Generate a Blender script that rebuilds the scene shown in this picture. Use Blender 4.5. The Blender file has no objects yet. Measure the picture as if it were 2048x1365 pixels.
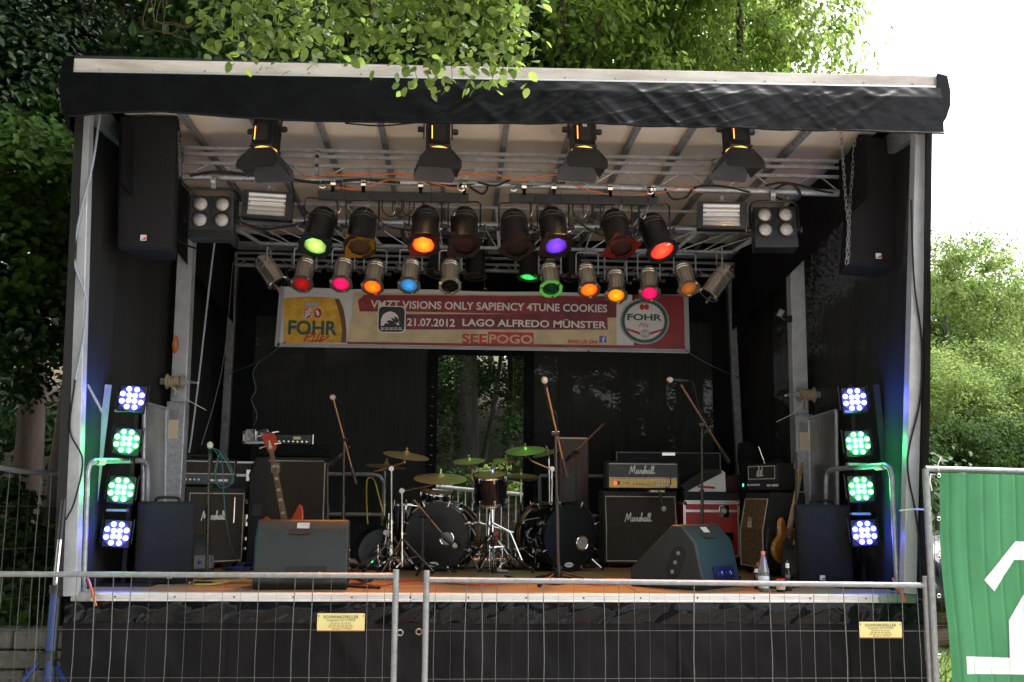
import bpy, math, random
import numpy as np
from mathutils import Vector, Matrix, noise, Quaternion
rad = math.radians
random.seed(7)
SC = bpy.context.scene
COL = SC.collection
# ---------------------------------------------------------------- camera
F_PX, CXP, CYP = 2100.0, 1024.0, 682.5          # focal length and centre in photo pixels
CAM = Vector((-0.34, -7.63, 1.68))
YAW, PITCH, ROLL = rad(2.97), rad(8.46), rad(0.42)
FWD = Vector((math.sin(YAW)*math.cos(PITCH), math.cos(YAW)*math.cos(PITCH), math.sin(PITCH)))
_rt = Vector((math.cos(YAW), -math.sin(YAW), 0)); _up = _rt.cross(FWD)
RGT = math.cos(ROLL)*_rt + math.sin(ROLL)*_up
UPV = -math.sin(ROLL)*_rt + math.cos(ROLL)*_up
cd = bpy.data.cameras.new('camera'); cam = bpy.data.objects.new('camera', cd); COL.objects.link(cam)
cd.sensor_width = 36; cd.lens = F_PX/2048*36; cd.clip_start = 0.05; cd.clip_end = 2000
M = Matrix.Identity(4)
for i in range(3):
    M[i][0], M[i][1], M[i][2], M[i][3] = RGT[i], UPV[i], -FWD[i], CAM[i]
cam.matrix_world = M
SC.camera = cam
# ---------------------------------------------------------------- sky and sun
SUN_EL, SUN_AZ = rad(58), rad(72)              # azimuth measured from +Y towards +X: high on the right, beyond the stage
wd = bpy.data.worlds.new('World'); SC.world = wd; wd.use_nodes = True
nt = wd.node_tree; nt.nodes.clear()
sk = nt.nodes.new('ShaderNodeTexSky'); sk.sky_type = 'NISHITA'; sk.sun_disc = False
sk.sun_elevation = SUN_EL; sk.sun_rotation = SUN_AZ; sk.dust_density = 4.0; sk.air_density = 1.0
hs = nt.nodes.new('ShaderNodeHueSaturation'); hs.inputs['Saturation'].default_value = 0.12
bg = nt.nodes.new('ShaderNodeBackground'); bg.inputs['Strength'].default_value = 0.14
wo = nt.nodes.new('ShaderNodeOutputWorld')
nt.links.new(sk.outputs[0], hs.inputs['Color']); nt.links.new(hs.outputs[0], bg.inputs[0]); nt.links.new(bg.outputs[0], wo.inputs[0])
sl = bpy.data.lights.new('sun', 'SUN'); sl.energy = 0.8; sl.angle = rad(40); sl.color = (1, 0.95, 0.88)
so = bpy.data.objects.new('sun', sl); COL.objects.link(so)
sdir = Vector((math.sin(SUN_AZ)*math.cos(SUN_EL), math.cos(SUN_AZ)*math.cos(SUN_EL), math.sin(SUN_EL)))
so.rotation_euler = sdir.to_track_quat('Z', 'Y').to_euler(); so.location = sdir*40
SC.view_settings.view_transform = 'Standard'; SC.view_settings.look = 'None'
SC.view_settings.exposure = 2.2; SC.view_settings.gamma = 1.0; SC.view_settings.use_curve_mapping = False
SC.render.engine = 'CYCLES'
SC.cycles.use_denoising = True; SC.cycles.use_adaptive_sampling = True; SC.cycles.adaptive_threshold = 0.02
SC.cycles.max_bounces = 5; SC.cycles.diffuse_bounces = 3; SC.cycles.glossy_bounces = 2
SC.cycles.transmission_bounces = 4; SC.cycles.transparent_max_bounces = 8
SC.cycles.sample_clamp_indirect = 6; SC.cycles.caustics_reflective = False; SC.cycles.caustics_refractive = False
# ---------------------------------------------------------------- photo pixel -> place
def ray(px, py): return FWD + RGT*((px-CXP)/F_PX) + UPV*((CYP-py)/F_PX)
def W(px, py, Y):
    d = ray(px, py); return CAM + d*((Y-CAM.y)/d.y)
def Wz(px, py, Z):
    d = ray(px, py); return CAM + d*((Z-CAM.z)/d.z)
def PX(px, Y, z=1.0):
    """x of the photo column px on the plane Y at height z"""
    lo, hi = 0.0, 1365.0
    for _ in range(40):
        mid = (lo+hi)/2
        if W(px, mid, Y).z > z: lo = mid
        else: hi = mid
    return W(px, mid, Y).x
def SCL(Y): return F_PX/(Y-CAM.y)
DECK = 1.0
# ---------------------------------------------------------------- materials
MATS = {}
def mat(name, col, rough=0.6, metal=0.0, var=0.18, scale=6.0, bump=0.0, bscale=60.0, spec=0.5, coat=0.0, emit=None, es=0.0, alpha=1.0, trans=0.0, stretch=None, dirt=None):
    if name in MATS: return MATS[name]
    m = bpy.data.materials.new(name); m.use_nodes = True; MATS[name] = m
    n = m.node_tree; b = n.nodes['Principled BSDF']; L = n.links.new
    b.inputs['Roughness'].default_value = rough; b.inputs['Metallic'].default_value = metal
    b.inputs['Specular IOR Level'].default_value = spec; b.inputs['Coat Weight'].default_value = coat
    b.inputs['Base Color'].default_value = (*col, 1)
    tc = n.nodes.new('ShaderNodeTexCoord'); src = tc.outputs['Object']
    if stretch:
        mp = n.nodes.new('ShaderNodeMapping'); mp.inputs['Scale'].default_value = stretch; L(src, mp.inputs[0]); src = mp.outputs[0]
    if var > 0:
        tx = n.nodes.new('ShaderNodeTexNoise'); tx.inputs['Scale'].default_value = scale; tx.inputs['Detail'].default_value = 5; tx.inputs['Roughness'].default_value = 0.65
        L(src, tx.inputs['Vector'])
        rp = n.nodes.new('ShaderNodeMapRange'); rp.inputs['From Min'].default_value = 0.3; rp.inputs['From Max'].default_value = 0.7
        L(tx.outputs['Fac'], rp.inputs['Value'])
        mx = n.nodes.new('ShaderNodeMix'); mx.data_type = 'RGBA'
        lo = dirt if dirt else tuple(c*(1-var) for c in col)
        mx.inputs[6].default_value = (*lo, 1); mx.inputs[7].default_value = (*[min(1, c*(1+var)) for c in col], 1)
        L(rp.outputs[0], mx.inputs[0]); L(mx.outputs[2], b.inputs['Base Color'])
        r2 = n.nodes.new('ShaderNodeMapRange'); r2.inputs['To Min'].default_value = min(1, rough*1.2); r2.inputs['To Max'].default_value = rough*0.8
        L(tx.outputs['Fac'], r2.inputs['Value']); L(r2.outputs[0], b.inputs['Roughness'])
    if bump > 0:
        t2 = n.nodes.new('ShaderNodeTexNoise'); t2.inputs['Scale'].default_value = bscale; t2.inputs['Detail'].default_value = 3; L(src, t2.inputs['Vector'])
        bp = n.nodes.new('ShaderNodeBump'); bp.inputs['Strength'].default_value = bump; bp.inputs['Distance'].default_value = 0.01
        L(t2.outputs['Fac'], bp.inputs['Height']); L(bp.outputs[0], b.inputs['Normal'])
    if emit:
        b.inputs['Emission Color'].default_value = (*emit, 1); b.inputs['Emission Strength'].default_value = es
    if trans: b.inputs['Transmission Weight'].default_value = trans
    if alpha < 1: b.inputs['Alpha'].default_value = alpha
    return m
def leaf_mat(name, col, transl=0.45, rough=0.45, hue=0.25, tv=1.4, spec=0.22):
    m = bpy.data.materials.new(name); m.use_nodes = True; n = m.node_tree; L = n.links.new; n.nodes.clear()
    o = n.nodes.new('ShaderNodeOutputMaterial'); g = n.nodes.new('ShaderNodeNewGeometry')
    rmp = n.nodes.new('ShaderNodeValToRGB'); L(g.outputs['Random Per Island'], rmp.inputs[0])
    e = rmp.color_ramp.elements; e[0].color = (col[0]*(1-hue), col[1]*(1-hue*.7), col[2]*.8, 1); e[1].color = (col[0]*(1+hue*1.2), col[1]*(1+hue*.8), col[2]*1.15, 1)
    p = n.nodes.new('ShaderNodeBsdfPrincipled'); p.inputs['Roughness'].default_value = rough; p.inputs['Specular IOR Level'].default_value = spec
    t = n.nodes.new('ShaderNodeBsdfTranslucent'); mx = n.nodes.new('ShaderNodeMixShader'); mx.inputs[0].default_value = transl
    hsv = n.nodes.new('ShaderNodeHueSaturation'); hsv.inputs['Value'].default_value = tv; hsv.inputs['Hue'].default_value = 0.485
    L(rmp.outputs[0], p.inputs['Base Color']); L(rmp.outputs[0], hsv.inputs['Color']); L(hsv.outputs[0], t.inputs[0])
    L(p.outputs[0], mx.inputs[1]); L(t.outputs[0], mx.inputs[2]); L(mx.outputs[0], o.inputs[0]); return m
def gauze(name, col, see, folds=0.3):
    """woven black scrim: threads with open holes between them"""
    m = bpy.data.materials.new(name); m.use_nodes = True; n = m.node_tree; L = n.links.new; n.nodes.clear()
    o = n.nodes.new('ShaderNodeOutputMaterial'); p = n.nodes.new('ShaderNodeBsdfPrincipled'); p.inputs['Roughness'].default_value = 0.85; p.inputs['Specular IOR Level'].default_value = 0.2
    tc = n.nodes.new('ShaderNodeTexCoord'); mp = n.nodes.new('ShaderNodeMapping'); mp.inputs['Scale'].default_value = (14, 14, 0.5); L(tc.outputs['Object'], mp.inputs[0])
    tx = n.nodes.new('ShaderNodeTexNoise'); tx.inputs['Scale'].default_value = 3; tx.inputs['Detail'].default_value = 6; L(mp.outputs[0], tx.inputs['Vector'])
    r = n.nodes.new('ShaderNodeMapRange'); r.inputs['From Min'].default_value = .3; r.inputs['From Max'].default_value = .7; r.inputs['To Min'].default_value = 0.8; r.inputs['To Max'].default_value = 1.2; L(tx.outputs[0], r.inputs[0])
    mx = n.nodes.new('ShaderNodeMix'); mx.data_type = 'RGBA'; mx.blend_type = 'MULTIPLY'; mx.inputs[0].default_value = 1; mx.inputs[6].default_value = (*col, 1); L(r.outputs[0], mx.inputs[7]); L(mx.outputs[2], p.inputs['Base Color'])
    t = n.nodes.new('ShaderNodeBsdfTransparent'); ms = n.nodes.new('ShaderNodeMixShader')
    r2 = n.nodes.new('ShaderNodeMapRange'); r2.inputs['From Min'].default_value = .3; r2.inputs['From Max'].default_value = .7; r2.inputs['To Min'].default_value = see*.75; r2.inputs['To Max'].default_value = see*1.25; L(tx.outputs[0], r2.inputs[0]); L(r2.outputs[0], ms.inputs[0])
    L(p.outputs[0], ms.inputs[1]); L(t.outputs[0], ms.inputs[2]); L(ms.outputs[0], o.inputs[0]); return m
# ---------------------------------------------------------------- mesh builder
class MB:
    def __init__(s): s.v = []; s.f = []
    def add(s, vs, fs, M=None):
        o = len(s.v)
        s.v += [tuple(M @ Vector(v)) for v in vs] if M is not None else [tuple(v) for v in vs]
        s.f += [tuple(i+o for i in f) for f in fs]; return s
    def box(s, x0, x1, y0, y1, z0, z1, M=None):
        return s.add([(x0,y0,z0),(x1,y0,z0),(x1,y1,z0),(x0,y1,z0),(x0,y0,z1),(x1,y0,z1),(x1,y1,z1),(x0,y1,z1)],
                     [(0,3,2,1),(4,5,6,7),(0,1,5,4),(1,2,6,5),(2,3,7,6),(3,0,4,7)], M)
    def tube(s, pts, r, n=8, closed=False, cap=True):
        P = [Vector(p) for p in pts]; k = len(P); R = r if isinstance(r, (list, tuple)) else [r]*k
        def tan(i):
            a = P[(i-1) % k] if (i > 0 or closed) else P[i]; b = P[(i+1) % k] if (i < k-1 or closed) else P[i]
            t = b-a; return t.normalized() if t.length > 1e-9 else Vector((0,0,1))
        t0 = tan(0); u = t0.orthogonal().normalized(); vs = []
        for i in range(k):
            t = tan(i); u = (u - t*u.dot(t)); u = u.normalized() if u.length > 1e-6 else t.orthogonal().normalized(); w = t.cross(u)
            vs += [P[i] + (u*math.cos(2*math.pi*j/n) + w*math.sin(2*math.pi*j/n))*R[i] for j in range(n)]
        fs = []
        for i in range(k if closed else k-1):
            a, b = i*n, ((i+1) % k)*n
            fs += [(a+j, a+(j+1) % n, b+(j+1) % n, b+j) for j in range(n)]
        if cap and not closed: fs += [tuple(range(n-1, -1, -1)), tuple((k-1)*n+j for j in range(n))]
        return s.add(vs, fs)
    def lathe(s, prof, n=24, M=None, rot=0.0):
        vs = []; fs = []
        for (r, z) in prof: vs += [(max(r,1e-5)*math.cos(2*math.pi*j/n+rot), max(r,1e-5)*math.sin(2*math.pi*j/n+rot), z) for j in range(n)]
        for i in range(len(prof)-1):
            a, b = i*n, (i+1)*n; fs += [(a+j, a+(j+1) % n, b+(j+1) % n, b+j) for j in range(n)]
        return s.add(vs, fs, M)
    def prism(s, poly, t0, t1, M=None):
        k = len(poly)
        vs = [(x, y, t0) for x, y in poly] + [(x, y, t1) for x, y in poly]
        fs = [tuple(range(k-1, -1, -1)), tuple(range(k, 2*k))] + [(i, (i+1) % k, k+(i+1) % k, k+i) for i in range(k)]
        return s.add(vs, fs, M)
    def grid(s, fn, nu, nv):
        vs = [fn(i/nu, j/nv) for j in range(nv+1) for i in range(nu+1)]
        fs = [(j*(nu+1)+i, j*(nu+1)+i+1, (j+1)*(nu+1)+i+1, (j+1)*(nu+1)+i) for j in range(nv) for i in range(nu)]
        return s.add(vs, fs)
    def mesh(s, name, m, smooth=35):
        me = bpy.data.meshes.new(name); me.from_pydata(s.v, [], s.f); me.validate()
        if m: me.materials.append(m)
        if smooth:
            me.shade_smooth(); me.set_sharp_from_angle(angle=rad(smooth))
        return me
    def build(s, name, m, parent=None, smooth=35, bevel=0.0, M=None):
        o = bpy.data.objects.new(name, s.mesh(name, m, smooth)); COL.objects.link(o)
        if parent: o.parent = parent
        if M is not None: o.matrix_local = M
        if bevel:
            b = o.modifiers.new('bevel', 'BEVEL'); b.width = bevel; b.segments = 2; b.limit_method = 'ANGLE'; b.angle_limit = rad(40)
        return o
def box(x0, x1, y0, y1, z0, z1): return MB().box(x0, x1, y0, y1, z0, z1)
def beam(a, b, w, h=None, up=Vector((0,0,1))):
    """square bar from a to b"""
    a, b = Vector(a), Vector(b); h = h or w; t = (b-a).normalized()
    x = t.cross(up); x = x.normalized() if x.length > 1e-3 else Vector((1,0,0)); y = x.cross(t)
    c = [x*w/2*i + y*h/2*j for i, j in ((-1,-1),(1,-1),(1,1),(-1,1))]
    return MB().add([a+k for k in c]+[b+k for k in c], [(0,1,2,3),(7,6,5,4),(0,4,5,1),(1,5,6,2),(2,6,7,3),(3,7,4,0)])
def tube(pts, r, n=8, closed=False): return MB().tube(pts, r, n, closed)
def curve(pts, k=6):
    P = [Vector(p) for p in pts]; Q = [P[0]*2-P[1]] + P + [P[-1]*2-P[-2]]; out = []
    for i in range(1, len(Q)-2):
        a, b, c, d = Q[i-1:i+3]
        for j in range(k):
            t = j/k; out.append(0.5*((2*b) + (c-a)*t + (2*a-5*b+4*c-d)*t*t + (3*b-a-3*c+d)*t**3))
    return out + [P[-1]]
def rrect(w, h, r, n=5, cx=0, cy=0):
    out = []
    for sx, sy, a0 in ((1,1,0),(-1,1,90),(-1,-1,180),(1,-1,270)):
        for i in range(n+1):
            a = rad(a0+90*i/n); out.append((cx+sx*(w/2-r)+r*math.cos(a), cy+sy*(h/2-r)+r*math.sin(a)))
    return out
def circ(r, n=24, cx=0, cy=0, ry=None): return [(cx+r*math.cos(2*math.pi*i/n), cy+(ry or r)*math.sin(2*math.pi*i/n)) for i in range(n)]
FRONT = Matrix(((1,0,0,0),(0,0,-1,0),(0,1,0,0),(0,0,0,1)))     # print plane xy -> xz, its +z towards the viewer (-y)
def tag(o, label, cat, group=None, kind=None):
    if label: o['label'] = label
    if cat: o['category'] = cat
    if group: o['group'] = group
    if kind: o['kind'] = kind
    return o
def thing(name, label, cat, loc=(0,0,0), rz=0.0, group=None):
    o = bpy.data.objects.new(name, None); COL.objects.link(o); o.empty_display_size = 0.1
    o.location = loc; o.rotation_euler = (0, 0, rz); return tag(o, label, cat, group)
def copy_tree(o, parent=None):
    c = o.copy(); COL.objects.link(c); c.parent = parent
    for ch in o.children: copy_tree(ch, c)
    return c
def setmat(o, m):
    o.material_slots[0].link = 'OBJECT'; o.material_slots[0].material = m
def text_mb(s, w=None, h=None, bold=0.0, shear=0.0, thick=0.0, align='LEFT', space=1.0):
    """lettering as flat mesh in the xy plane, scaled to width w and height h"""
    c = bpy.data.curves.new('t', 'FONT'); c.body = s; c.offset = bold; c.shear = shear; c.space_character = space; c.resolution_u = 3
    o = bpy.data.objects.new('t', c); COL.objects.link(o)
    me = o.to_mesh(); vs = [v.co.copy() for v in me.vertices]; fs = [tuple(p.vertices) for p in me.polygons]; o.to_mesh_clear()
    bpy.data.objects.remove(o); bpy.data.curves.remove(c)
    x0 = min(v.x for v in vs); x1 = max(v.x for v in vs); y0 = min(v.y for v in vs); y1 = max(v.y for v in vs)
    sy = h/(y1-y0) if h else (w/(x1-x0)); sx = w/(x1-x0) if w else sy
    return MB().add([((v.x-x0)*sx, (v.y-y0)*sy, 0) for v in vs], fs)
def fbm(x, y, z=0.0, o=4):
    return noise.fractal(Vector((x, y, z)), 1.0, 2.0, o)
# ---------------------------------------------------------------- the materials of the place
GALV = mat('galvanised steel', (.36,.38,.40), .42, .55, .28, 22, .12, 90)
GALVD = mat('weathered galvanised steel', (.26,.275,.29), .5, .5, .3, 14, .12, 90)
POSTM = mat('zinc post', (.47,.495,.53), .45, .25, .14, 9, .05, 60)
ALU = mat('aluminium rail', (.72,.72,.72), .33, .6, .12, 12, 0.05, 40, stretch=(1,8,8))
FASC = mat('pale weathered fascia board', (.60,.585,.55), .55, 0, .16, 2.2, .08, 30, dirt=(.36,.32,.28), stretch=(.6,3,3))
TARP = mat('black vinyl tarpaulin', (.005,.0055,.0065), .27, 0, .3, 5, .12, 11, spec=.17)
TARP2 = mat('black glossy foil', (.005,.005,.006), .10, 0, .3, 6, .3, 12, spec=.22)
SKIRT = mat('black woven skirt cloth', (.008,.008,.009), .85, 0, .35, 3, .25, 160, spec=.25, stretch=(1,1,.4))
CLOTHB = mat('black molton cloth', (.010,.0105,.012), .95, 0, .3, 4, .2, 120, spec=.1)
CEIL = mat('cream roof sheet', (.82,.72,.60), .6, 0, .07, 1.2, .03, 20)
STEELB = mat('brushed stainless sheet', (.42,.42,.41), .36, .9, .25, 5, .05, 60, stretch=(6,6,.6))
BLK = mat('black powder coat', (.006,.006,.0065), .38, 0, .25, 20, .08, 120)
BLKG = mat('black gloss lacquer', (.006,.006,.007), .08, 0, .1, 10, coat=.6)
RUBB = mat('black rubber', (.006,.006,.006), .7, 0, .2, 30)
CARP = mat('black speaker carpet', (.013,.013,.015), .9, 0, .3, 40, .5, 220, spec=.25)
GRIL = mat('black speaker foam', (.011,.011,.013), .75, 0, .35, 60, .5, 260, spec=.3)
DKG = mat('charcoal sheet metal', (.030,.031,.034), .5, .2, .2, 9, .05, 60)
TOLEX = mat('black tolex', (.007,.007,.007), .5, 0, .2, 50, .5, 300)
BROWNG = mat('dark brown grille cloth', (.036,.026,.018), .85, 0, .25, 60, .4, 400)
WHITEP = mat('white paint', (.75,.74,.70), .5, 0, .08, 10)
CREAMP = mat('cream piping', (.60,.52,.36), .55, 0, .1, 20)
GOLDP = mat('gold amplifier panel', (.42,.28,.08), .35, .5, .12, 30)
CHROME = mat('chrome', (.72,.70,.68), .09, 1, .08, 10)
SILV = mat('polished aluminium can', (.78,.73,.66), .2, .88, .10, 7, .03, 20, dirt=(.60,.55,.48))
SILVD = mat('dull aluminium frame', (.30,.28,.25), .4, .9, .25, 12)
BRASS = mat('bronze cymbal', (.62,.46,.20), .36, .6, .25, 5, .12, 50, stretch=(1,1,12))
WEDGE = mat('teal grey textured paint', (.010,.0165,.0168), .5, 0, .16, 5, .35, 240)
WEDGD = mat('grey wedge front', (.035,.045,.05), .55, 0, .2, 5, .3, 240)
WOOD = mat('orange brown plywood', (.30,.165,.075), .5, 0, .35, 2.4, .1, 40, stretch=(.7,6,6), dirt=(.13,.075,.04))
BARK = mat('rough brown bark', (.058,.041,.031), .95, 0, .5, 5, 1.0, 9, stretch=(1,1,.25))
BARKG = mat('grey green bark', (.075,.072,.058), .95, 0, .45, 5, .9, 10, stretch=(1,1,.25))
STONE = mat('grey mossy stone', (.20,.19,.165), .9, 0, .35, 5, .8, 22, dirt=(.10,.10,.07))
REDL = mat('red lacquer', (.46,.055,.02), .12, 0, .12, 8, coat=.6)
REDC = mat('red laminate', (.36,.022,.022), .45, 0, .22, 4, .05, 90)
ORAN = mat('orange amber lacquer', (.50,.21,.035), .14, 0, .25, 4, coat=.6)
MAPLE = mat('maple neck', (.52,.32,.13), .35, 0, .15, 9)
ROSEW = mat('rosewood fingerboard', (.24,.12,.065), .5, 0, .2, 30)
LEOP = mat('patterned brown wicker cloth', (.20,.12,.05), .7, 0, .55, 34, .3, 90, dirt=(.035,.02,.012))
CORDO = mat('orange cable jacket', (.62,.13,.02), .45, 0, .1, 20)
CORDG = mat('teal cable jacket', (.012,.075,.062), .5, 0, .1, 20)
CORDY = mat('yellow cable jacket', (.5,.4,.05), .5, 0, .1, 20)
CORDB = mat('pale blue rope', (.10,.24,.33), .8, 0, .2, 50)
CORDW = mat('grey cable jacket', (.30,.36,.42), .5, 0, .1, 20)
BLUEM = mat('blue enamel', (.012,.032,.13), .3, .2, .15, 9)
YEL = mat('yellow sign plate', (.66,.60,.25), .4, 0, .07, 12)
INK = mat('dark printing ink', (.05,.045,.04), .6, 0, .1, 30)
PGREEN = mat('green vinyl banner', (.030,.205,.075), .42, 0, .13, 3, .05, 9)
PWHITE = mat('white vinyl print', (.74,.74,.78), .42, 0, .04, 3)
LOGW = mat('cut log', (.16,.11,.07), .9, 0, .4, 6, .6, 20, stretch=(1,8,8))
# ---------------------------------------------------------------- ground and hill
def hill(x, y):
    s = min(1, max(0, (y-7.5)/14)); s = s*s*(3-2*s)
    k = min(1, max(0, (9.0-x)/7)); k = k*k*(3-2*k)
    h = s*k*4.6 + max(0, y-20)*0.16*k
    l = min(1, max(0, (-4.2-x)/5)); h = max(h, l*l*(3-2*l)*1.8*min(1, max(0, (y+1)/4)) + h*0.6*l)
    return min(h, 13) + 0.08*fbm(x*.35, y*.35)*min(1, max(0, (abs(x)-3)/3+max(0, y-6)/3))
def ground_mat():
    m = bpy.data.materials.new('soil, litter and meadow'); m.use_nodes = True; n = m.node_tree; L = n.links.new; b = n.nodes['Principled BSDF']
    b.inputs['Roughness'].default_value = .95; b.inputs['Specular IOR Level'].default_value = .2
    tc = n.nodes.new('ShaderNodeTexCoord'); sp = n.nodes.new('ShaderNodeSeparateXYZ'); L(tc.outputs['Object'], sp.inputs[0])
    def nz(s, d=6):
        t = n.nodes.new('ShaderNodeTexNoise'); t.inputs['Scale'].default_value = s; t.inputs['Detail'].default_value = d; L(tc.outputs['Object'], t.inputs['Vector']); return t.outputs['Fac']
    def mixc(f, a, c):
        x = n.nodes.new('ShaderNodeMix'); x.data_type = 'RGBA'
        L(f, x.inputs[0])
        for i, k in ((6, a), (7, c)):
            if isinstance(k, tuple): x.inputs[i].default_value = (*k, 1)
            else: L(k, x.inputs[i])
        return x.outputs[2]
    def rng(v, a, c):
        r = n.nodes.new('ShaderNodeMapRange'); r.inputs['From Min'].default_value = a; r.inputs['From Max'].default_value = c; L(v, r.inputs[0]); return r.outputs[0]
    litter = mixc(rng(nz(9), .35, .65), (.05,.034,.022), (.125,.088,.058)); litter = mixc(rng(nz(.8), .5, .62), litter, (.045,.075,.02))
    grass = mixc(rng(nz(6), .3, .7), (.07,.125,.025), (.13,.19,.045))
    gravel = mixc(rng(nz(25), .3, .7), (.30,.27,.23), (.47,.43,.37))  # unseen front ground, kept pale to bounce light onto the ceiling
    ad = n.nodes.new('ShaderNodeMath'); ad.operation = 'MULTIPLY_ADD'; ad.inputs[1].default_value = 2.5; L(nz(.6), ad.inputs[0]); L(sp.outputs[0], ad.inputs[2])
    c = mixc(rng(ad.outputs[0], 4.0, 5.2), litter, grass)
    c = mixc(rng(sp.outputs[1], .6, -.6), c, gravel)
    L(c, b.inputs['Base Color'])
    bp = n.nodes.new('ShaderNodeBump'); bp.inputs['Strength'].default_value = .8; bp.inputs['Distance'].default_value = .05; L(nz(14), bp.inputs['Height']); L(bp.outputs[0], b.inputs['Normal'])
    return m
def axis(lo, hi, a, c, fine, coarse):
    v = [lo]
    while v[-1] < hi: v.append(v[-1] + (fine if a <= v[-1] < c else coarse))
    return v
gx = axis(-300, 300, -20, 30, .8, 14); gy = axis(-120, 500, -4, 40, .8, 14)
g = MB(); g.v = [(x, y, hill(x, y)) for y in gy for x in gx]; k = len(gx)
g.f = [(j*k+i, j*k+i+1, (j+1)*k+i+1, (j+1)*k+i) for j in range(len(gy)-1) for i in range(k-1)]
o = g.build('ground', ground_mat(), smooth=80); tag(o, 'gravel, leaf litter and meadow ground sloping up behind the stage', None, kind='structure')
# ---------------------------------------------------------------- foliage
LF_BRIGHT = leaf_mat('sunlit beech leaf', (.115,.180,.040), .62, tv=2.25, spec=.12)  # sunlight put into a lighter leaf colour
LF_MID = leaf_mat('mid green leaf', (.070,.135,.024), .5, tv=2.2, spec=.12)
LF_DARK = leaf_mat('dark woodland leaf', (.026,.062,.014), .35)  # deep shade of the wood put into the leaf colour
LF_MIDD = leaf_mat('shaded maple leaf', (.030,.068,.011), .38, .6, spec=.08)  # leaf darkened for shade, also for the hedge under the trees
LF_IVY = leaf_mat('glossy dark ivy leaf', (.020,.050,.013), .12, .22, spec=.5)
LF_FAR = leaf_mat('pale far leaf', (.115,.172,.052), .5, tv=2.4, spec=.05)  # distance haze painted as a paler leaf colour
def leaves(P, N, size, rng, bend=.25, elong=1.5):
    """numpy: one folded leaf of two triangles at each point"""
    n = len(P); s = size*(.65+.7*rng.random(n))[:, None]
    N = N/np.linalg.norm(N, axis=1, keepdims=True)
    T = rng.normal(size=(n,3)); T -= N*np.sum(T*N, axis=1, keepdims=True); T /= np.linalg.norm(T, axis=1, keepdims=True); B = np.cross(N, T)
    a = P - T*s*elong/2; c = P + T*s*elong/2 - N*s*.15
    l1 = P - B*s*.46 - T*s*elong*.2 + N*s*bend*.8; r1 = P + B*s*.46 - T*s*elong*.2 + N*s*bend*.8
    l2 = P - B*s*.40 + T*s*elong*.2 + N*s*bend*.6; r2 = P + B*s*.40 + T*s*elong*.2 + N*s*bend*.6
    v = np.stack([a, l1, l2, c, r2, r1], 1).reshape(-1, 3)
    return v
def leaf_mesh(name, v, m):
    n = len(v)//6; me = bpy.data.meshes.new(name); me.vertices.add(len(v)); me.vertices.foreach_set('co', v.astype(np.float32).ravel())
    f = np.arange(n)[:, None]*6 + np.array([0,3,2,1,0,5,4,3])[None, :]
    me.loops.add(n*8); me.loops.foreach_set('vertex_index', f.ravel().astype(np.int32)); me.polygons.add(n*2)
    me.polygons.foreach_set('loop_start', np.arange(0, n*8, 4, dtype=np.int32)); me.update(); me.validate(); me.materials.append(m); return me
def crown_points(rng, n, clumps, rx, rz, tight=.16, inner=.45):
    C = rng.normal(size=(clumps,3)); C /= np.linalg.norm(C, axis=1, keepdims=True); C *= (inner+(1-inner)*rng.random((clumps,1))**.6)
    k = rng.integers(0, clumps, n); rr = tight*(.5+rng.random(clumps))[k][:, None]
    D = rng.normal(size=(n,3))*np.array([1,1,.55]); P = C[k] + D*rr
    Nn = D*.5 + C[k]*.4 + np.array([0,0,.9]) + rng.normal(size=(n,3))*.45
    return P*np.array([rx,rx,rz]), Nn
CROWNS = {}
def crown(kind, seed, n, clumps, leaf, m, tight=.16, inner=.45):
    rng = np.random.default_rng(seed); P, N = crown_points(rng, n, clumps, 1.0, 1.0, tight, inner)
    CROWNS[(kind, seed)] = leaf_mesh('crown', leaves(P, N, leaf, rng), m)
for s in (1, 2, 3): crown('bright', s, 21000, 150, .025, LF_BRIGHT, .11)
for s in (1, 2, 3): crown('dark', s, 40000, 190, .019, LF_DARK, .13)
for s in (1, 2): crown('mid', s, 36000, 180, .024, LF_MID, .13)
for s in (1, 2, 3): crown('far', s, 36000, 260, .022, LF_FAR, .10, .6)
def trunk_mb(h, r, rnd, limbs=7, lean=(0,0), reach=2.0, low=.45):
    pts = []; x = y = 0.0
    for i in range(9):
        t = i/8; pts.append((lean[0]*t*h + .12*math.sin(t*5+rnd.random()), lean[1]*t*h + .1*math.cos(t*4+rnd.random()), t*h-.25))
    b = MB().tube(pts, [r*(1.35 if i == 0 else 1.08 if i == 1 else 1-.75*i/8) for i in range(9)], 10)
    for q in range(limbs):
        t = low+(1-low)*(q+.4)/limbs; i = min(7, int(t*8)); p = Vector(pts[i]).lerp(Vector(pts[i+1]), t*8-i); a = q*2.4+rnd.random(); ln = reach*(1.15-t*.6)*(.7+.6*rnd.random())
        e = p + Vector((math.cos(a)*ln, math.sin(a)*ln, ln*.55)); mid = p.lerp(e, .5)+Vector((0,0,-.12*ln))
        rr = r*(1-.75*t)*.55; b.tube([p, mid, e], [rr, rr*.65, rr*.25], 6)
    return b
TREEN = 0
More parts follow.
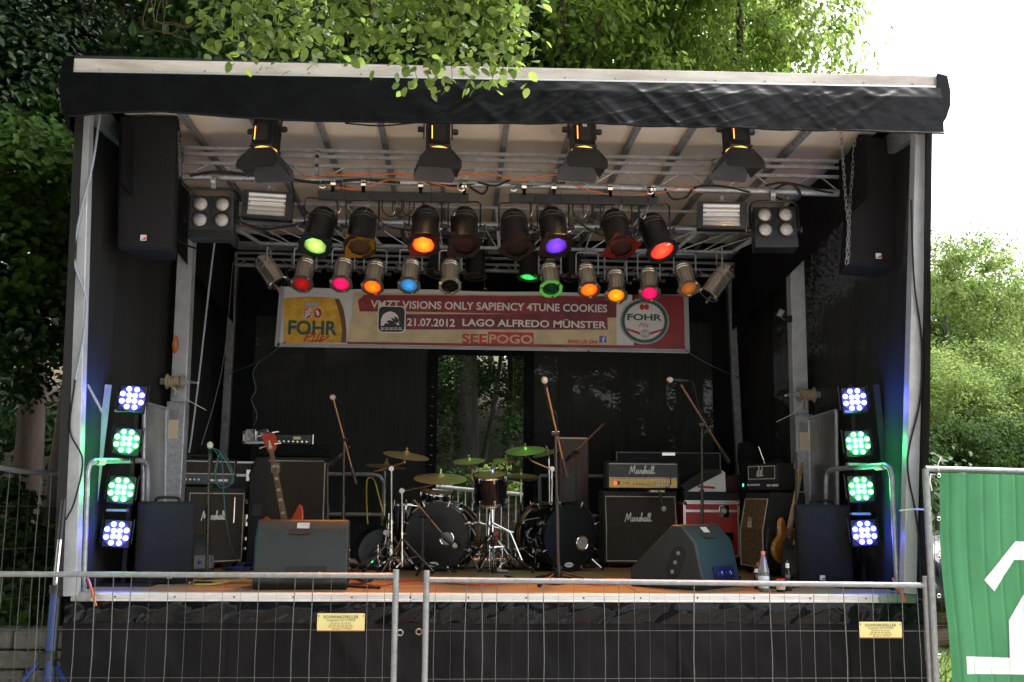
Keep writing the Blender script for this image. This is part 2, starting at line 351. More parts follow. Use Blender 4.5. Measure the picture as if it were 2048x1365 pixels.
def tree(name, label, x, y, h, r, cr, ch, kind, m=BARK, group=None, cz=None, lean=(0,0), bare=.45, seed=None, extra=()):
    global TREEN; TREEN += 1; rnd = random.Random(TREEN*31)
    t = thing(name, label, 'tree', (x, y, hill(x, y)), 0, group)
    trunk_mb(h*.93, r, rnd, 8, lean, cr*.75, bare).build('trunk', m, t, smooth=60)
    keys = [k for k in CROWNS if k[0] == kind]
    for q, (ox, oy, oz, sx, sz) in enumerate([(lean[0]*h*.8, lean[1]*h*.8, cz if cz is not None else h-ch*.45, cr, ch/2)] + list(extra)):
        c = bpy.data.objects.new('crown', CROWNS[keys[(TREEN+q) % len(keys)]]); COL.objects.link(c); c.parent = t
        c.location = (ox, oy, oz); c.scale = (sx, sx, sz); c.rotation_euler = (0, 0, rnd.random()*6.28)
    return t
# bright trees that rise behind the roof, left to right
G1 = 'sunlit trees rising behind the roof'
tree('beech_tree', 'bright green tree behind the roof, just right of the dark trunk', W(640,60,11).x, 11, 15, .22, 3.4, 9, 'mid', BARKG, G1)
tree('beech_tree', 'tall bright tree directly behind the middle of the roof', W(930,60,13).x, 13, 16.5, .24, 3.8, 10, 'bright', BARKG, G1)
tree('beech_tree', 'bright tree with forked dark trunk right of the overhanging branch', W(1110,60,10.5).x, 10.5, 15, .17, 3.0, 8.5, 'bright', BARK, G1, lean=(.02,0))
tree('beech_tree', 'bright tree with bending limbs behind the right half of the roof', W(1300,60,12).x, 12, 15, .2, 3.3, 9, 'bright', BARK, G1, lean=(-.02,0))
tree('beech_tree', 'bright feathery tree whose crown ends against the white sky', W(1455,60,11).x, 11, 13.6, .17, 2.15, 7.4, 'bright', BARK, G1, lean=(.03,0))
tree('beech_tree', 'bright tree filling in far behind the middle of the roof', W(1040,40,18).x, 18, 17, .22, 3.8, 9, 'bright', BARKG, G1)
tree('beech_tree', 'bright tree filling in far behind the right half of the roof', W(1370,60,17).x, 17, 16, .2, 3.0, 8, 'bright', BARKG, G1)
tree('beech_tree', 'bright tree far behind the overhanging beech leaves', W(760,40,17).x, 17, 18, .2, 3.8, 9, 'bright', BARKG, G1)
# the dark wood: behind the door gap and on the left
G2 = 'trunks of the dark wood behind the stage'
for px, yy, r_, ln, lab in ((912,16,.075,(0,0),'slim dark trunk at the left of the door gap'), (938,13,.055,(.17,.02),'thin leaning trunk crossing the door gap'),
        (975,21,.08,(-.01,0),'pale distant trunk between the leaning trunk and the thick one'), (1010,14.5,.085,(0,0),'thick dark trunk right of the middle of the door gap'),
        (1046,13,.08,(.01,0),'olive grey trunk at the right edge of the door gap')):
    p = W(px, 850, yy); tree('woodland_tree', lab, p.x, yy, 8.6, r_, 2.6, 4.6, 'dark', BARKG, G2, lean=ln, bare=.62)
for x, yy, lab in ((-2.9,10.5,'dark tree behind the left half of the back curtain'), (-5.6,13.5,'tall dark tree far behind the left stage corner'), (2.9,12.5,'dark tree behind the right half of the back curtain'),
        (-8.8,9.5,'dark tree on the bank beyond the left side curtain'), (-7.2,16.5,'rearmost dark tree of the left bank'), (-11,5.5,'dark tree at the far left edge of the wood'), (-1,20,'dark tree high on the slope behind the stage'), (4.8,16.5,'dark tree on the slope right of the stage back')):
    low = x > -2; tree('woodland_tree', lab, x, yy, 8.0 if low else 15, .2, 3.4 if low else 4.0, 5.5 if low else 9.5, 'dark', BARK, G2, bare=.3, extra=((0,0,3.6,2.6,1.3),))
tp = W(262, 60, 8.2); tree('woodland_tree', 'thick straight brown trunk rising behind the left end of the roof', tp.x, 8.2, 17, .27, 3.6, 6, 'dark', BARK, G2, bare=.6)
tp = W(92, 1050, 3.4); tree('old_tree', 'thick old tree with furrowed reddish bark behind the left fence', tp.x, 3.4, 13, .25, 3.2, 8, 'dark', mat('old furrowed bark', (.040,.025,.015), .95, 0, .5, 5, 1.0, 8, stretch=(1,1,.2)), lean=(.05,.01), bare=.42)
tp = W(60, 600, 5.6); tree('woodland_tree', 'slim ivy clad trunk left of the old furrowed tree', tp.x, 5.6, 14, .17, 3.0, 9, 'dark', BARK, G2, bare=.35)
# glossy ivy and low boughs at the left edge
def ivy(name, label, blobs, n, size, m, seed, cat='bush'):
    rng = np.random.default_rng(seed); V = []; tot = sum(b[3]*b[4] for b in blobs)
    t = thing(name, label, cat, (blobs[0][0], blobs[0][1], hill(blobs[0][0], blobs[0][1])))
    base = np.array([t.location.x, t.location.y, t.location.z])
    for (x, y, z, rx, rz) in blobs:
        P, N = crown_points(rng, int(n*rx*rz/tot), 26, rx, rz, .24, .35); N = N + np.array([.3,-.8,.2]); P = P + np.array([x, y, z]) - base
        V.append(leaves(P, N, size, rng))
    o = bpy.data.objects.new('foliage', leaf_mesh('foliage', np.concatenate(V), m)); COL.objects.link(o); o.parent = t
    rnd = random.Random(seed); b = MB()
    for (x, y, z, rx, rz) in blobs[:2]:
        p = Vector((x, y, z)) - t.location; q = Vector((rnd.uniform(-.2,.2), rnd.uniform(.1,.4), 0)) if cat == 'bush' and 'above the old' not in label else p+Vector((-.6, 1.6, .9))
        b.tube([q, q.lerp(p, .5)+Vector((rnd.uniform(-.3,.3), .2, 0)), p, p+Vector((rnd.uniform(-.4,.4)*rx, 0, rz*.7))], [.016,.012,.009,.005], 6)
    b.build('stem', BARK, t); return t
def blob(px, py, Y, rx, rz): p = W(px, py, Y); return (p.x, p.y, p.z, rx, rz)
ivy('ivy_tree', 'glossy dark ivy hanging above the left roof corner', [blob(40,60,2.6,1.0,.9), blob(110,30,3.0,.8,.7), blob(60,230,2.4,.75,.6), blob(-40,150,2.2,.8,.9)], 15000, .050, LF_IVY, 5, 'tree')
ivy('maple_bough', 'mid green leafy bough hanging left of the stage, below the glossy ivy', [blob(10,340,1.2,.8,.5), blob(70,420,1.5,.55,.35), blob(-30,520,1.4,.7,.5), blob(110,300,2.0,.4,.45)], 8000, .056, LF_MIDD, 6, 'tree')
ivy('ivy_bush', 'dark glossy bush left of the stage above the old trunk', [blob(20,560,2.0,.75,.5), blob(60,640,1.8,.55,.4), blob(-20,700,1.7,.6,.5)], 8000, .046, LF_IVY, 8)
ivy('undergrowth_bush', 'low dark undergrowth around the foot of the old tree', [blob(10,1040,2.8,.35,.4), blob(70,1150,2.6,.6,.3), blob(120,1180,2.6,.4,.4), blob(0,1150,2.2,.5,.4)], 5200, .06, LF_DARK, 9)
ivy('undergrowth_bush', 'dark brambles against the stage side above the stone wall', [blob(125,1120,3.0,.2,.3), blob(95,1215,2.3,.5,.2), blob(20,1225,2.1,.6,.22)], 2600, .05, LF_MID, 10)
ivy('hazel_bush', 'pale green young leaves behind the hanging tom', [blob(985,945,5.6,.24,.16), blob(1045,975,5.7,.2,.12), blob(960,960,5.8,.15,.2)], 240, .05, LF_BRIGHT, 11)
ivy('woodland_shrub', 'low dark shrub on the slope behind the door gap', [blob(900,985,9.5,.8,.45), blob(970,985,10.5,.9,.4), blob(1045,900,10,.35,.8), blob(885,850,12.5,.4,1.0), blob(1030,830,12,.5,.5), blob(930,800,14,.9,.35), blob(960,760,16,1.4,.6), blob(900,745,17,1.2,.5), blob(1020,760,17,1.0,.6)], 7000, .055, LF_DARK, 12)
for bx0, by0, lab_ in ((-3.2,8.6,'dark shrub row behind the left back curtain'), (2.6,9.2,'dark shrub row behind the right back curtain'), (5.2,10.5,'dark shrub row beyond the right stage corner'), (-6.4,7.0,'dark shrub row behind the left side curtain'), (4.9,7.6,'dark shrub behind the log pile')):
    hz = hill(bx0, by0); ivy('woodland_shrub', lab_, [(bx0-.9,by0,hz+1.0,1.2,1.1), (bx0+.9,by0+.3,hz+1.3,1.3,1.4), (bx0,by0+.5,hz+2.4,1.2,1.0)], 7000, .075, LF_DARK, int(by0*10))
# pale trees across the meadow on the right
G3 = 'pale trees beyond the meadow'
for px, top, Y, cr, lab in ((1885,478,34,3.9,'tallest pale tree just right of the stage'), (1955,580,38,4.2,'pale rounded tree second from the stage'), (2040,650,42,5.0,'pale broad tree at the right picture edge'),
        (2130,680,40,5.0,'pale tree outside the right picture edge'), (1800,560,40,4.4,'pale tree half hidden by the right stage post'), (1930,700,30,3.3,'lower pale tree in front of the tall ones'), (2015,740,29,3.0,'low pale tree above the green banner'), (1852,720,27,2.6,'low pale tree hugging the right stage side')):
    p = W(px, top, Y); tree('meadow_tree', lab, p.x, Y, p.z, .22, cr, p.z*.82, 'far', BARKG, G3, bare=.25)
for px, py, Y, lab in ((1880,905,24,'dark hedge bush at the foot of the pale trees, nearest the stage'), (1960,900,25,'dark hedge bush behind the top rail of the green banner fence'), (2050,905,25,'dark hedge bush at the right picture edge')):
    ivy('hedge_bush', lab, [blob(px,py,Y,1.7,1.2), blob(px+30,py+30,Y,1.5,.9), blob(px-25,py+10,Y,1.2,1.0)], 5000, .09, LF_MIDD, px)
# meadow grass
rng = np.random.default_rng(3); n = 26000
gp = np.stack([3.1+rng.random(n)**1.4*9, -.4+rng.random(n)*22, np.zeros(n)], 1); gp[:, 2] = [hill(a, b_) for a, b_ in gp[:, :2]]
a = rng.random(n)*6.283; hgt = (.05+.11*rng.random(n))*(1+.04*gp[:, 1]); wv = np.stack([np.cos(a), np.sin(a), np.zeros(n)], 1)*(.006+.0005*gp[:, 1:2]); ln = rng.normal(size=(n,3))*.035; ln[:, 2] = 0
v = np.stack([gp, gp-wv, gp-wv*.7+ln*.5+np.array([0,0,1])*hgt[:, None]*.5, gp+ln*1.4+np.array([0,0,1])*hgt[:, None], gp+wv*.7+ln*.5+np.array([0,0,1])*hgt[:, None]*.5, gp+wv], 1).reshape(-1, 3)
o = bpy.data.objects.new('grass', leaf_mesh('grass', v, leaf_mat('meadow grass', (.105,.165,.035), .4))); COL.objects.link(o); tag(o, 'sunlit meadow grass beside and behind the stage', 'grass', kind='stuff')
# ---------------------------------------------------------------- the mobile stage
ST = thing('mobile_stage', 'covered mobile stage with black tarpaulin valance, zinc posts and wooden deck', 'stage', (0, 0, 0))
def part(mb, name, m, **k): return mb.build(name, m, ST, **k)
# posts: (bottom pixel, top pixel, depth)
def post(b, t, Y, w, name='post', m=POSTM, d=None):
    B, T = W(*b, Y), W(*t, Y); return part(beam(B, T, w, d or w, up=Vector((0,1,0))), name, m, bevel=.006), B, T
_, FLb, FLt = post((143,1192), (171,225), 0.0, .095)
_, FRb, FRt = post((1815,1187), (1838,262), 0.0, .095)
_, MLb, MLt = post((344,1135), (379,395), 2.2, .14)
_, MRb, MRt = post((1607,1133), (1586,395), 2.2, .14)
_, BLb, BLt = post((436,1110), (470,525), 4.27, .085, m=GALVD)
_, BRb, BRt = post((1488,1108), (1459,545), 4.27, .085, m=GALVD)
# deck: a frame with plywood boards on it
part(box(-3.02, 3.02, 0.05, 4.45, .80, .972), 'deck_frame', DKG)
nb = 0
for i in range(8):
    for j in range(3):
        x0 = -3.0+j*2.0; y0 = .06+i*.545; part(box(x0+.002, x0+1.998, y0+.002, y0+.543, .974, 1.0+random.uniform(-.0015,.0015)), 'deck_board', WOOD, bevel=.003)
# front rail of two ridges
rz0, rz1 = W(900,1204,0).z, W(900,1187,0).z
fr = MB()
for x0, x1 in ((-2.86, -.65), (-.647, 2.72)):
    fr.box(x0, x1, .0, .05, rz0, rz1).box(x0, x1, -.012, .0, rz1-.018, rz1).box(x0, x1, -.012, .0, rz0, rz0+.018)
part(fr, 'front_rail', ALU, bevel=.002)
part(box(-3.0, -2.863, .0, .05, rz0-.015, rz1), 'rail_end', STEELB); part(box(2.723, 3.0, .0, .05, rz0-.015, rz1), 'rail_end', STEELB)
for i in range(14):
    x = -2.7+i*.41; part(MB().lathe([(0,.003),(.006,.002),(.007,0)], 8, Matrix.Translation((x,-.0005,(rz0+rz1)/2)) @ Matrix.Rotation(rad(90),4,'X')), 'rivet', DKG)
# skirt: glossy foil apron over woven cloth
def apron(u, v):
    x = -3.03+6.06*u; z = rz0-.002-v*.145
    p = .016 + .016*fbm(x*5.2+v*.8, v*.6, 3, 3) + .010*math.sin(x*19+4*math.sin(x*2.3)+v*1.5)*min(1, v*2)
    return (x, -.012-max(0, p)*min(1, .25+v*2.5), z)
part(MB().grid(apron, 420, 12), 'apron', TARP2, smooth=80)
def skirt(u, v):
    x = -3.04+6.08*u; z = rz0-.14-v*(rz0-.14); return (x, -.012+.02*math.sin(x*2.3)*v+.022*fbm(x*1.7, z*1.5, 4)-.014*max(0, 1-abs(fbm((x+.7*z)*1.9, 0, 3.3, 2))*4), z)
part(MB().grid(skirt, 300, 24), 'skirt', SKIRT, smooth=80)
for sx in (-1.9, -.35, 1.25, 2.5): part(tube([Vector(skirt((sx+3.04)/6.08, v/12))+Vector((0,-.004,0)) for v in range(13)], .004, 5), 'skirt_seam', SKIRT)
for sx in (-1, 1):
    part(MB().grid(lambda u, v: (sx*3.04+.012*fbm(u*8, v*2), -.01+4.5*u, .96-.96*v), 50, 6), 'side_skirt', SKIRT, smooth=80)
# roof: fascia, valance, corner caps, ceiling sheets and ribs
YR = -.30
fa, fb = W(146,146,YR), W(1874,177,YR); fa2, fb2 = W(146,117,YR), W(1875,152,YR)
ex = (fb-fa).normalized(); ROOFZ = 4.64
f = MB()
for a0, a1, b0, b1 in ((fa, fb, fa2, fb2),):
    d = Vector((0,.05,0)); f.add([a0, a1, b1, b0, a0+d, a1+d, b1+d, b0+d], [(0,1,2,3),(7,6,5,4),(0,4,5,1),(3,2,6,7),(0,3,7,4),(1,5,6,2)])
part(f, 'fascia', FASC, bevel=.004)
d = Vector((0,-.012,0)); tr = MB().add([fa+d, fb+d, fb+d+Vector((0,0,.014)), fa+d+Vector((0,0,.014)), fa, fb, fb+Vector((0,0,.014)), fa+Vector((0,0,.014))], [(0,1,2,3),(0,4,5,1),(3,2,6,7),(0,3,7,4),(1,5,6,2)])
part(tr, 'fascia_trim', ALU)
for i in range(17):
    p = fa.lerp(fb, (i+.5)/17)+Vector((0,-.001,.03)); part(MB().lathe([(0,.004),(.006,.003),(.007,0)], 8, Matrix.Translation(p) @ Matrix.Rotation(rad(90),4,'X')), 'rivet', GALVD)
vb = [(155,235),(200,229),(330,226),(450,236),(560,243),(700,246),(850,248),(1000,251),(1150,252),(1300,259),(1450,262),(1600,265),(1700,266),(1780,270),(1878,271)]
vbw = [W(*p, YR) for p in vb]
def lowedge(x):
    for p, q in zip(vbw, vbw[1:]):
        if p.x <= x <= q.x: return p.z+(q.z-p.z)*(x-p.x)/(q.x-p.x)
    return vbw[0].z if x < vbw[0].x else vbw[-1].z
xa, xb = fa.x-.005, fb.x+.015
def val(u, v):
    x = xa+(xb-xa)*u; zt = fa.z+(fb.z-fa.z)*u; zb = lowedge(x); z = zt+(zb-zt)*v
    k = .35+.65*min(1, max(0, (u-.33)/.25)); e = min(1, v*3.5+.1)
    # straight creases pulled down from the fixings, two slanted families
    g1 = .5+fbm(x*.9, v*.7, 3.0, 2); g2 = .5+fbm(x*1.1+9, v*.6, 6.0, 2)
    c1 = max(0, 1-abs(fbm((x+.55*v)*1.7, 0, 1.0, 2))*4.5); c2 = max(0, 1-abs(fbm((x-.38*v)*2.3, 0, 8.0, 2))*4.5); c3 = max(0, 1-abs(fbm((x+1.1*v)*3.1, 0, 4.0, 1))*5)
    rt = min(1, max(0, (u-.3)*3))
    w = .030*fbm((x+.3*v)*1.1, v*.3, 2.0, 2) + .020*c1*max(0, g1) + .016*c2*max(0, g2)*(.3+.7*rt) + .010*c3*rt*max(0, g2) + .008*math.sin(x*31+3*math.sin(x*4))*max(0, 1-abs(v-.06)*9) + .004*fbm(x*8, v*5, 5.0, 2)
    return (x, YR-.012-k*e*max(0, .03+w), z)
part(MB().grid(val, 460, 44), 'valance', TARP, smooth=180)
hem = MB().tube([Vector(val(i/120, 1.0))+Vector((0,-.002,0)) for i in range(121)], .008, 6); part(hem, 'valance_hem', TARP)
# tarpaulin wrapped round both roof ends
def endcap(px_list, sgn, x_in):
    P = [W(*p, YR+.02) for p in px_list]; b = MB(); k = len(P); vs = []
    for j in range(9):
        yy = YR-.02+j*.6
        for i, p in enumerate(P): vs.append((p.x+sgn*.012*fbm(i*1.3, j*.9), yy, p.z+.01*fbm(j, i)))
    b.add(vs, [(j*k+i, j*k+i+1, (j+1)*k+i+1, (j+1)*k+i) for j in range(8) for i in range(k-1)])
    b.add([(p.x, YR-.02, p.z) for p in P]+[(x_in, YR-.02, p.z) for p in P], [(i, i+1, k+i+1, k+i) for i in range(k-1)])
    return part(b, 'roof_end_cover', TARP, smooth=60)
endcap([(146,117),(132,120),(124,150),(122,185),(128,225),(138,262)], -1, fa.x+.01)
endcap([(1874,152),(1890,156),(1896,185),(1896,215),(1888,240),(1880,252)], 1, fb.x-.01)
part(box(-3.15, 3.25, YR+.06, 4.55, ROOFZ+.13, ROOFZ+.19), 'roof_deck', DKG)
ribx = [Wz(px, 255, 4.58).x for px in (378,512,640,762,880,1013,1146,1278,1390,1508,1628)]
edges = [-3.0]+ribx+[3.05]
for a, b_ in zip(edges, edges[1:]):
    part(MB().grid(lambda u, v: (a+.012+(b_-a-.024)*u, YR+.07+4.5*v, ROOFZ+.012*math.sin(u*3.14)), 6, 20), 'ceiling_sheet', CEIL, smooth=60)
for x in ribx: part(box(x-.022, x+.022, YR+.08, 4.4, ROOFZ-.062, ROOFZ-.008), 'roof_rib', GALVD, bevel=.003)
for yy in (3.4,): part(box(-3.0, 3.0, yy-.03, yy+.03, ROOFZ-.115, ROOFZ-.065), 'cross_beam', GALV, bevel=.003)
for T, Bk in ((FLt, BLt), (FRt, BRt)):
    part(beam((T.x, YR+.1, ROOFZ-.10), (Bk.x, 4.4, ROOFZ-.10), .06, .16), 'side_beam', GALVD, bevel=.004)
part(box(-3.0, 3.0, YR+.052, YR+.10, ROOFZ-.12, ROOFZ-.01), 'front_beam', GALVD)
part(box(-2.9, 2.9, 4.29, 4.36, ROOFZ-.17, ROOFZ-.07), 'back_beam', GALVD)
# curtains: black gauze along both sides and the back, open in the middle of the back
GZ = gauze('black mesh curtain', (.026,.029,.027), .018); GZS = gauze('black side mesh curtain', (.019,.020,.0185), .004)
def curtain(p0, p1, z0, z1, m, name='curtain', amp=.02, fr=7):
    p0, p1 = Vector(p0), Vector(p1); t = (p1-p0); nrm = Vector((t.y, -t.x, 0)).normalized(); L_ = t.length
    def fn(u, v):
        p = p0+t*u; w = amp*fbm(u*L_*fr*.35, v*.9, p0.x)+amp*.5*math.sin(u*L_*fr+1.5*math.sin(v*2)); q = p+nrm*w; return (q.x, q.y, z0+(z1-z0)*v)
    return part(MB().grid(fn, int(30*L_), 14), name, m, smooth=80)
zc = ROOFZ-.09
def side_wall(b0, t0, b1, t1, y0, y1):
    def fn(u, v):
        x = (b0+(t0-b0)*v)*(1-u)+(b1+(t1-b1)*v)*u; return (x+.014*fbm(u*9, v*1.4, b0)+.010*math.sin(u*22), y0+(y1-y0)*u, DECK-.02+(ROOFZ+.1-DECK)*v)
    return part(MB().grid(fn, 60, 14), 'side_curtain', GZS, smooth=80)
side_wall(FLb.x-.06, fa.x-.02, FLb.x-.03, fa.x+.06, YR+.12, 2.2); side_wall(FLb.x-.03, fa.x+.06, BLb.x-.08, BLt.x-.25, 2.2, 4.34)
side_wall(FRb.x+.06, fb.x+.02, FRb.x+.03, fb.x-.06, YR+.12, 2.2); side_wall(FRb.x+.03, fb.x-.06, BRb.x+.08, BRt.x+.25, 2.2, 4.34)
YB = 4.38
xd0, xd1 = W(868,900,YB).x, W(1062,900,YB).x; xl, xr = BLb.x-.06, BRb.x+.06; zdoor = W(960,712,YB).z
curtain((xl, YB, 0), (xd0, YB, 0), DECK-.02, zc, GZ, amp=.004, fr=3); curtain((xd1, YB, 0), (xr, YB, 0), DECK-.02, zc, GZ, amp=.004, fr=3)
curtain((xd0, YB, 0), (xd1, YB, 0), zdoor, zc, CLOTHB, 'door_header', amp=.01)
for xx in (xd0, xd1): curtain((xx-.09, YB-.03, 0), (xx+.03, YB-.03, 0), DECK-.02, zc, CLOTHB, 'door_border', amp=.006)
curtain((xl-.35, YB-.06, 0), (W(512,700,YB).x, YB-.06, 0), DECK-.02, zc, CLOTHB, 'edge_curtain'); curtain((W(1420,700,YB).x, YB-.06, 0), (xr+.35, YB-.06, 0), DECK-.02, zc, CLOTHB, 'edge_curtain')
curtain((xl-.15, YB-.05, 0), (xr+.15, YB-.05, 0), W(960,640,YB).z, ROOFZ+.12, CLOTHB, 'top_border', amp=.012)
for px in (868, 1062):
    for i in range(22):
        z = 1.15+i*.11; p = W(px, 800, YB-.07).x-.03; part(tube([(p-.02, YB-.075, z), (p, YB-.088, z+.006), (p+.02, YB-.075, z)], .005, 5), 'lacing', RUBB)
# dark border cloths hanging inside both sides under the roof (sloping lower edge)
for sx, T in ((-1, FLb), (1, FRb)):
    x = T.x-sx*.10; part(MB().add([(x, .12, zc-.05), (x, 4.2, zc-.05), (x-sx*.02, 4.2, zc-.95), (x-sx*.02, .12, zc-.55)], [(0,1,2,3)]), 'side_border', CLOTHB)
# lifting masts with hand winches on the middle posts
def winch(B, T, pxc, pyc, sgn):
    c = W(pxc, pyc, 2.1); zt = W(pxc, pyc+38, 2.1).z
    x0 = B.x+ (T.x-B.x)*.15
    part(beam((B.x, 2.12, 1.0), (x0, 2.12, zt), .17, .15, up=Vector((0,1,0))), 'mast_sleeve', GALV, bevel=.008)
    part(box(x0-.055, x0+.035, 2.036, 2.04, zt-.34, zt-.17), 'mast_opening', CREAMP); part(box(x0-.05, x0+.03, 2.036, 2.041, zt-.165, zt-.08), 'mast_plate', GALVD)
    dm = Matrix.Translation((c.x, 2.0, c.z)) @ Matrix.Rotation(rad(90), 4, 'Y')
    prof = [(0,-.075),(.07,-.075),(.07,-.066)] + [(.048+.005*(i % 2), -.062+i*.0125) for i in range(11)] + [(.07,.066),(.07,.075),(0,.075)]
    d_ = part(MB().lathe(prof, 20, dm), 'winch_drum', mat('hemp rope', (.34,.28,.19), .9, 0, .3, 60, .6, 200))
    part(MB().box(c.x-.13, c.x+.13, 1.975, 2.0, c.z-.028, c.z+.028).box(c.x-.012, c.x+.012, 1.99, 2.06, c.z-.14, c.z+.03), 'winch_bracket', GALV, bevel=.004)
    part(tube([(c.x-sgn*.10, 1.99, c.z), (c.x-sgn*.21, 1.97, c.z-.012), (c.x-sgn*.23, 1.90, c.z-.02)], .011, 6), 'winch_handle', GALV)
    part(tube(curve([(c.x-.03, 1.96, c.z-.04), (c.x-sgn*.12, 1.95, c.z-.16), (c.x-sgn*.30, 1.97, c.z-.26)]), .004, 5), 'winch_rope', CREAMP)
winch(MLb, MLt, 356, 766, -1); winch(MRb, MRt, 1606, 792, 1)
# steel side panels between front posts and masts
for a, b_, c, e, Y0, Y1 in (((288,806),(331,818),(288,1062),(331,1060),1.35,2.05), ((1618,838),(1672,822),(1618,1005),(1672,1000),2.05,1.3)):
    q = [W(*a,Y0), W(*b_,Y1), W(*e,Y1), W(*c,Y0)]; q[2].z = q[3].z = DECK+.005
    d = Vector((0,.025,0)); part(MB().add(q+[p+d for p in q], [(3,2,1,0),(4,5,6,7),(0,1,5,4),(1,2,6,5),(2,3,7,6),(3,0,4,7)]), 'side_panel', STEELB, bevel=.004)
    part(MB().tube([q[0], q[1]], .018, 6).tube([q[1], q[2]], .018, 6).tube([q[0], q[3]], .018, 6), 'side_panel_frame', GALV)
# diagonal brace and bracket on the left
part(beam(W(174,770,.25), W(204,826,.35), .02), 'brace', GALVD)
# ---------------------------------------------------------------- guard rails
def ubar(label, pts, Y, r=.021):
    P = [W(*p, yy) for p, yy in zip(pts, Y)]; P[0].z = P[-1].z = DECK
    a, b_ = P[1], P[2]; v = (b_-a).normalized()*.09; up_ = Vector((0,0,-.09))
    path = [P[0], a+up_] + curve([a+up_, a+up_*.3+v*.3, a+v], 3) + curve([b_-v, b_+up_*.3-v*.3, b_+up_], 3) + [P[3]]
    t = thing('guard_rail', label, 'railing', P[0]); o_ = t.location
    tube([p-o_ for p in path], r, 10).build('tube', GALV, t)
    for q in (P[0], P[3]): MB().lathe([(0,0),(.045,0),(.045,.012),(.024,.016),(.024,.05),(0,.05)], 12, Matrix.Translation(q-o_)).build('foot_flange', GALVD, t)
    tube([path[len(path)//2-1]-o_+v*.5, path[len(path)//2-1]-o_+v*1.6], r*1.25, 10).build('sleeve', CREAMP, t)
    return t
ubar('bent steel guard rail beside the left light tower', [(167,1172),(176,922),(296,922),(293,1160)], (.12,.12,1.0,1.0))
ubar('bent steel guard rail beside the right light tower', [(1795,1172),(1783,930),(1652,940),(1655,1160)], (.12,.12,1.1,1.1))
def backrail(label, x0, x1):
    t = thing('back_rail', label, 'railing', ((x0+x1)/2, 4.2, DECK)); w = (x1-x0)/2
    for z in (.48, .92): tube([(-w,0,z), (w-.12,0,z)] + [(w-.05,0,z-.02), (w,0,z-.09)] if z > .6 else [(-w,0,z),(w,0,z)], .02, 8).build('bar', GALV, t)
    for x in (-w, w): tube([(x,0,0), (x,0,.92-(.09 if x > 0 else 0))], .02, 8).build('upright', GALV, t)
backrail('steel back rail behind the bass amplifier', W(648,960,4.2).x, W(768,960,4.2).x)
backrail('steel back rail behind the tall brown cabinet', W(1080,960,4.2).x, W(1230,960,4.2).x)
# ---------------------------------------------------------------- lighting trusses
def truss(label, chords, Y, nver, m=GALV, lace=True):
    """chords: list of (left pixel, right pixel, radius or 0 for square), top first; verticals join them, lacing between the last two"""
    L0 = [(W(*a, Y), W(*b_, Y), r) for a, b_, r in chords]; o_ = L0[-1][0].copy()
    t = thing('lighting_truss', label, 'truss', o_)
    for a, b_, r in L0:
        (tube([a-o_, b_-o_], r, 12) if r else beam(a-o_, b_-o_, .022, .026)).build('chord', m, t)
    (a0, a1, _), (b0, b1, _) = L0[-2], L0[-1]
    for i in range(nver+1):
        k = (i+.02)/(nver+.04); beam(L0[0][0].lerp(L0[0][1], k)-o_+Vector((0,.004,0)), b0.lerp(b1, k)-o_+Vector((0,.004,0)), .03).build('vertical', m, t)
        if lace and i < nver:
            for q in range(2):
                k0 = (i+q/2+.04)/nver; k1 = (i+q/2+.25)/nver; k2 = (i+q/2+.46)/nver
                p = [b0.lerp(b1, min(1,k0)), a0.lerp(a1, min(1,k1)-.02/nver), a0.lerp(a1, min(1,k1)+.06/nver), b0.lerp(b1, min(1,k2))]
                tube([x-o_-Vector((0,0,.0)) for x in p], .0065, 6).build('lacing', m, t)
    return t
truss('front galvanised lighting truss under the roof', [((358,296),(1690,324),0), ((358,308),(1690,337),0), ((358,326),(1690,355),0), ((356,353),(1692,387),.030)], .75, 5)
truss('middle galvanised lighting truss between the masts', [((384,405),(1585,428),0), ((384,436),(1585,462),.026), ((520,488),(1466,505),0)], 2.15, 8)
truss('rear galvanised lighting truss above the banner', [((470,506),(1470,528),0), ((470,518),(1470,541),0), ((470,530),(1470,553),.024)], 4.1, 9)
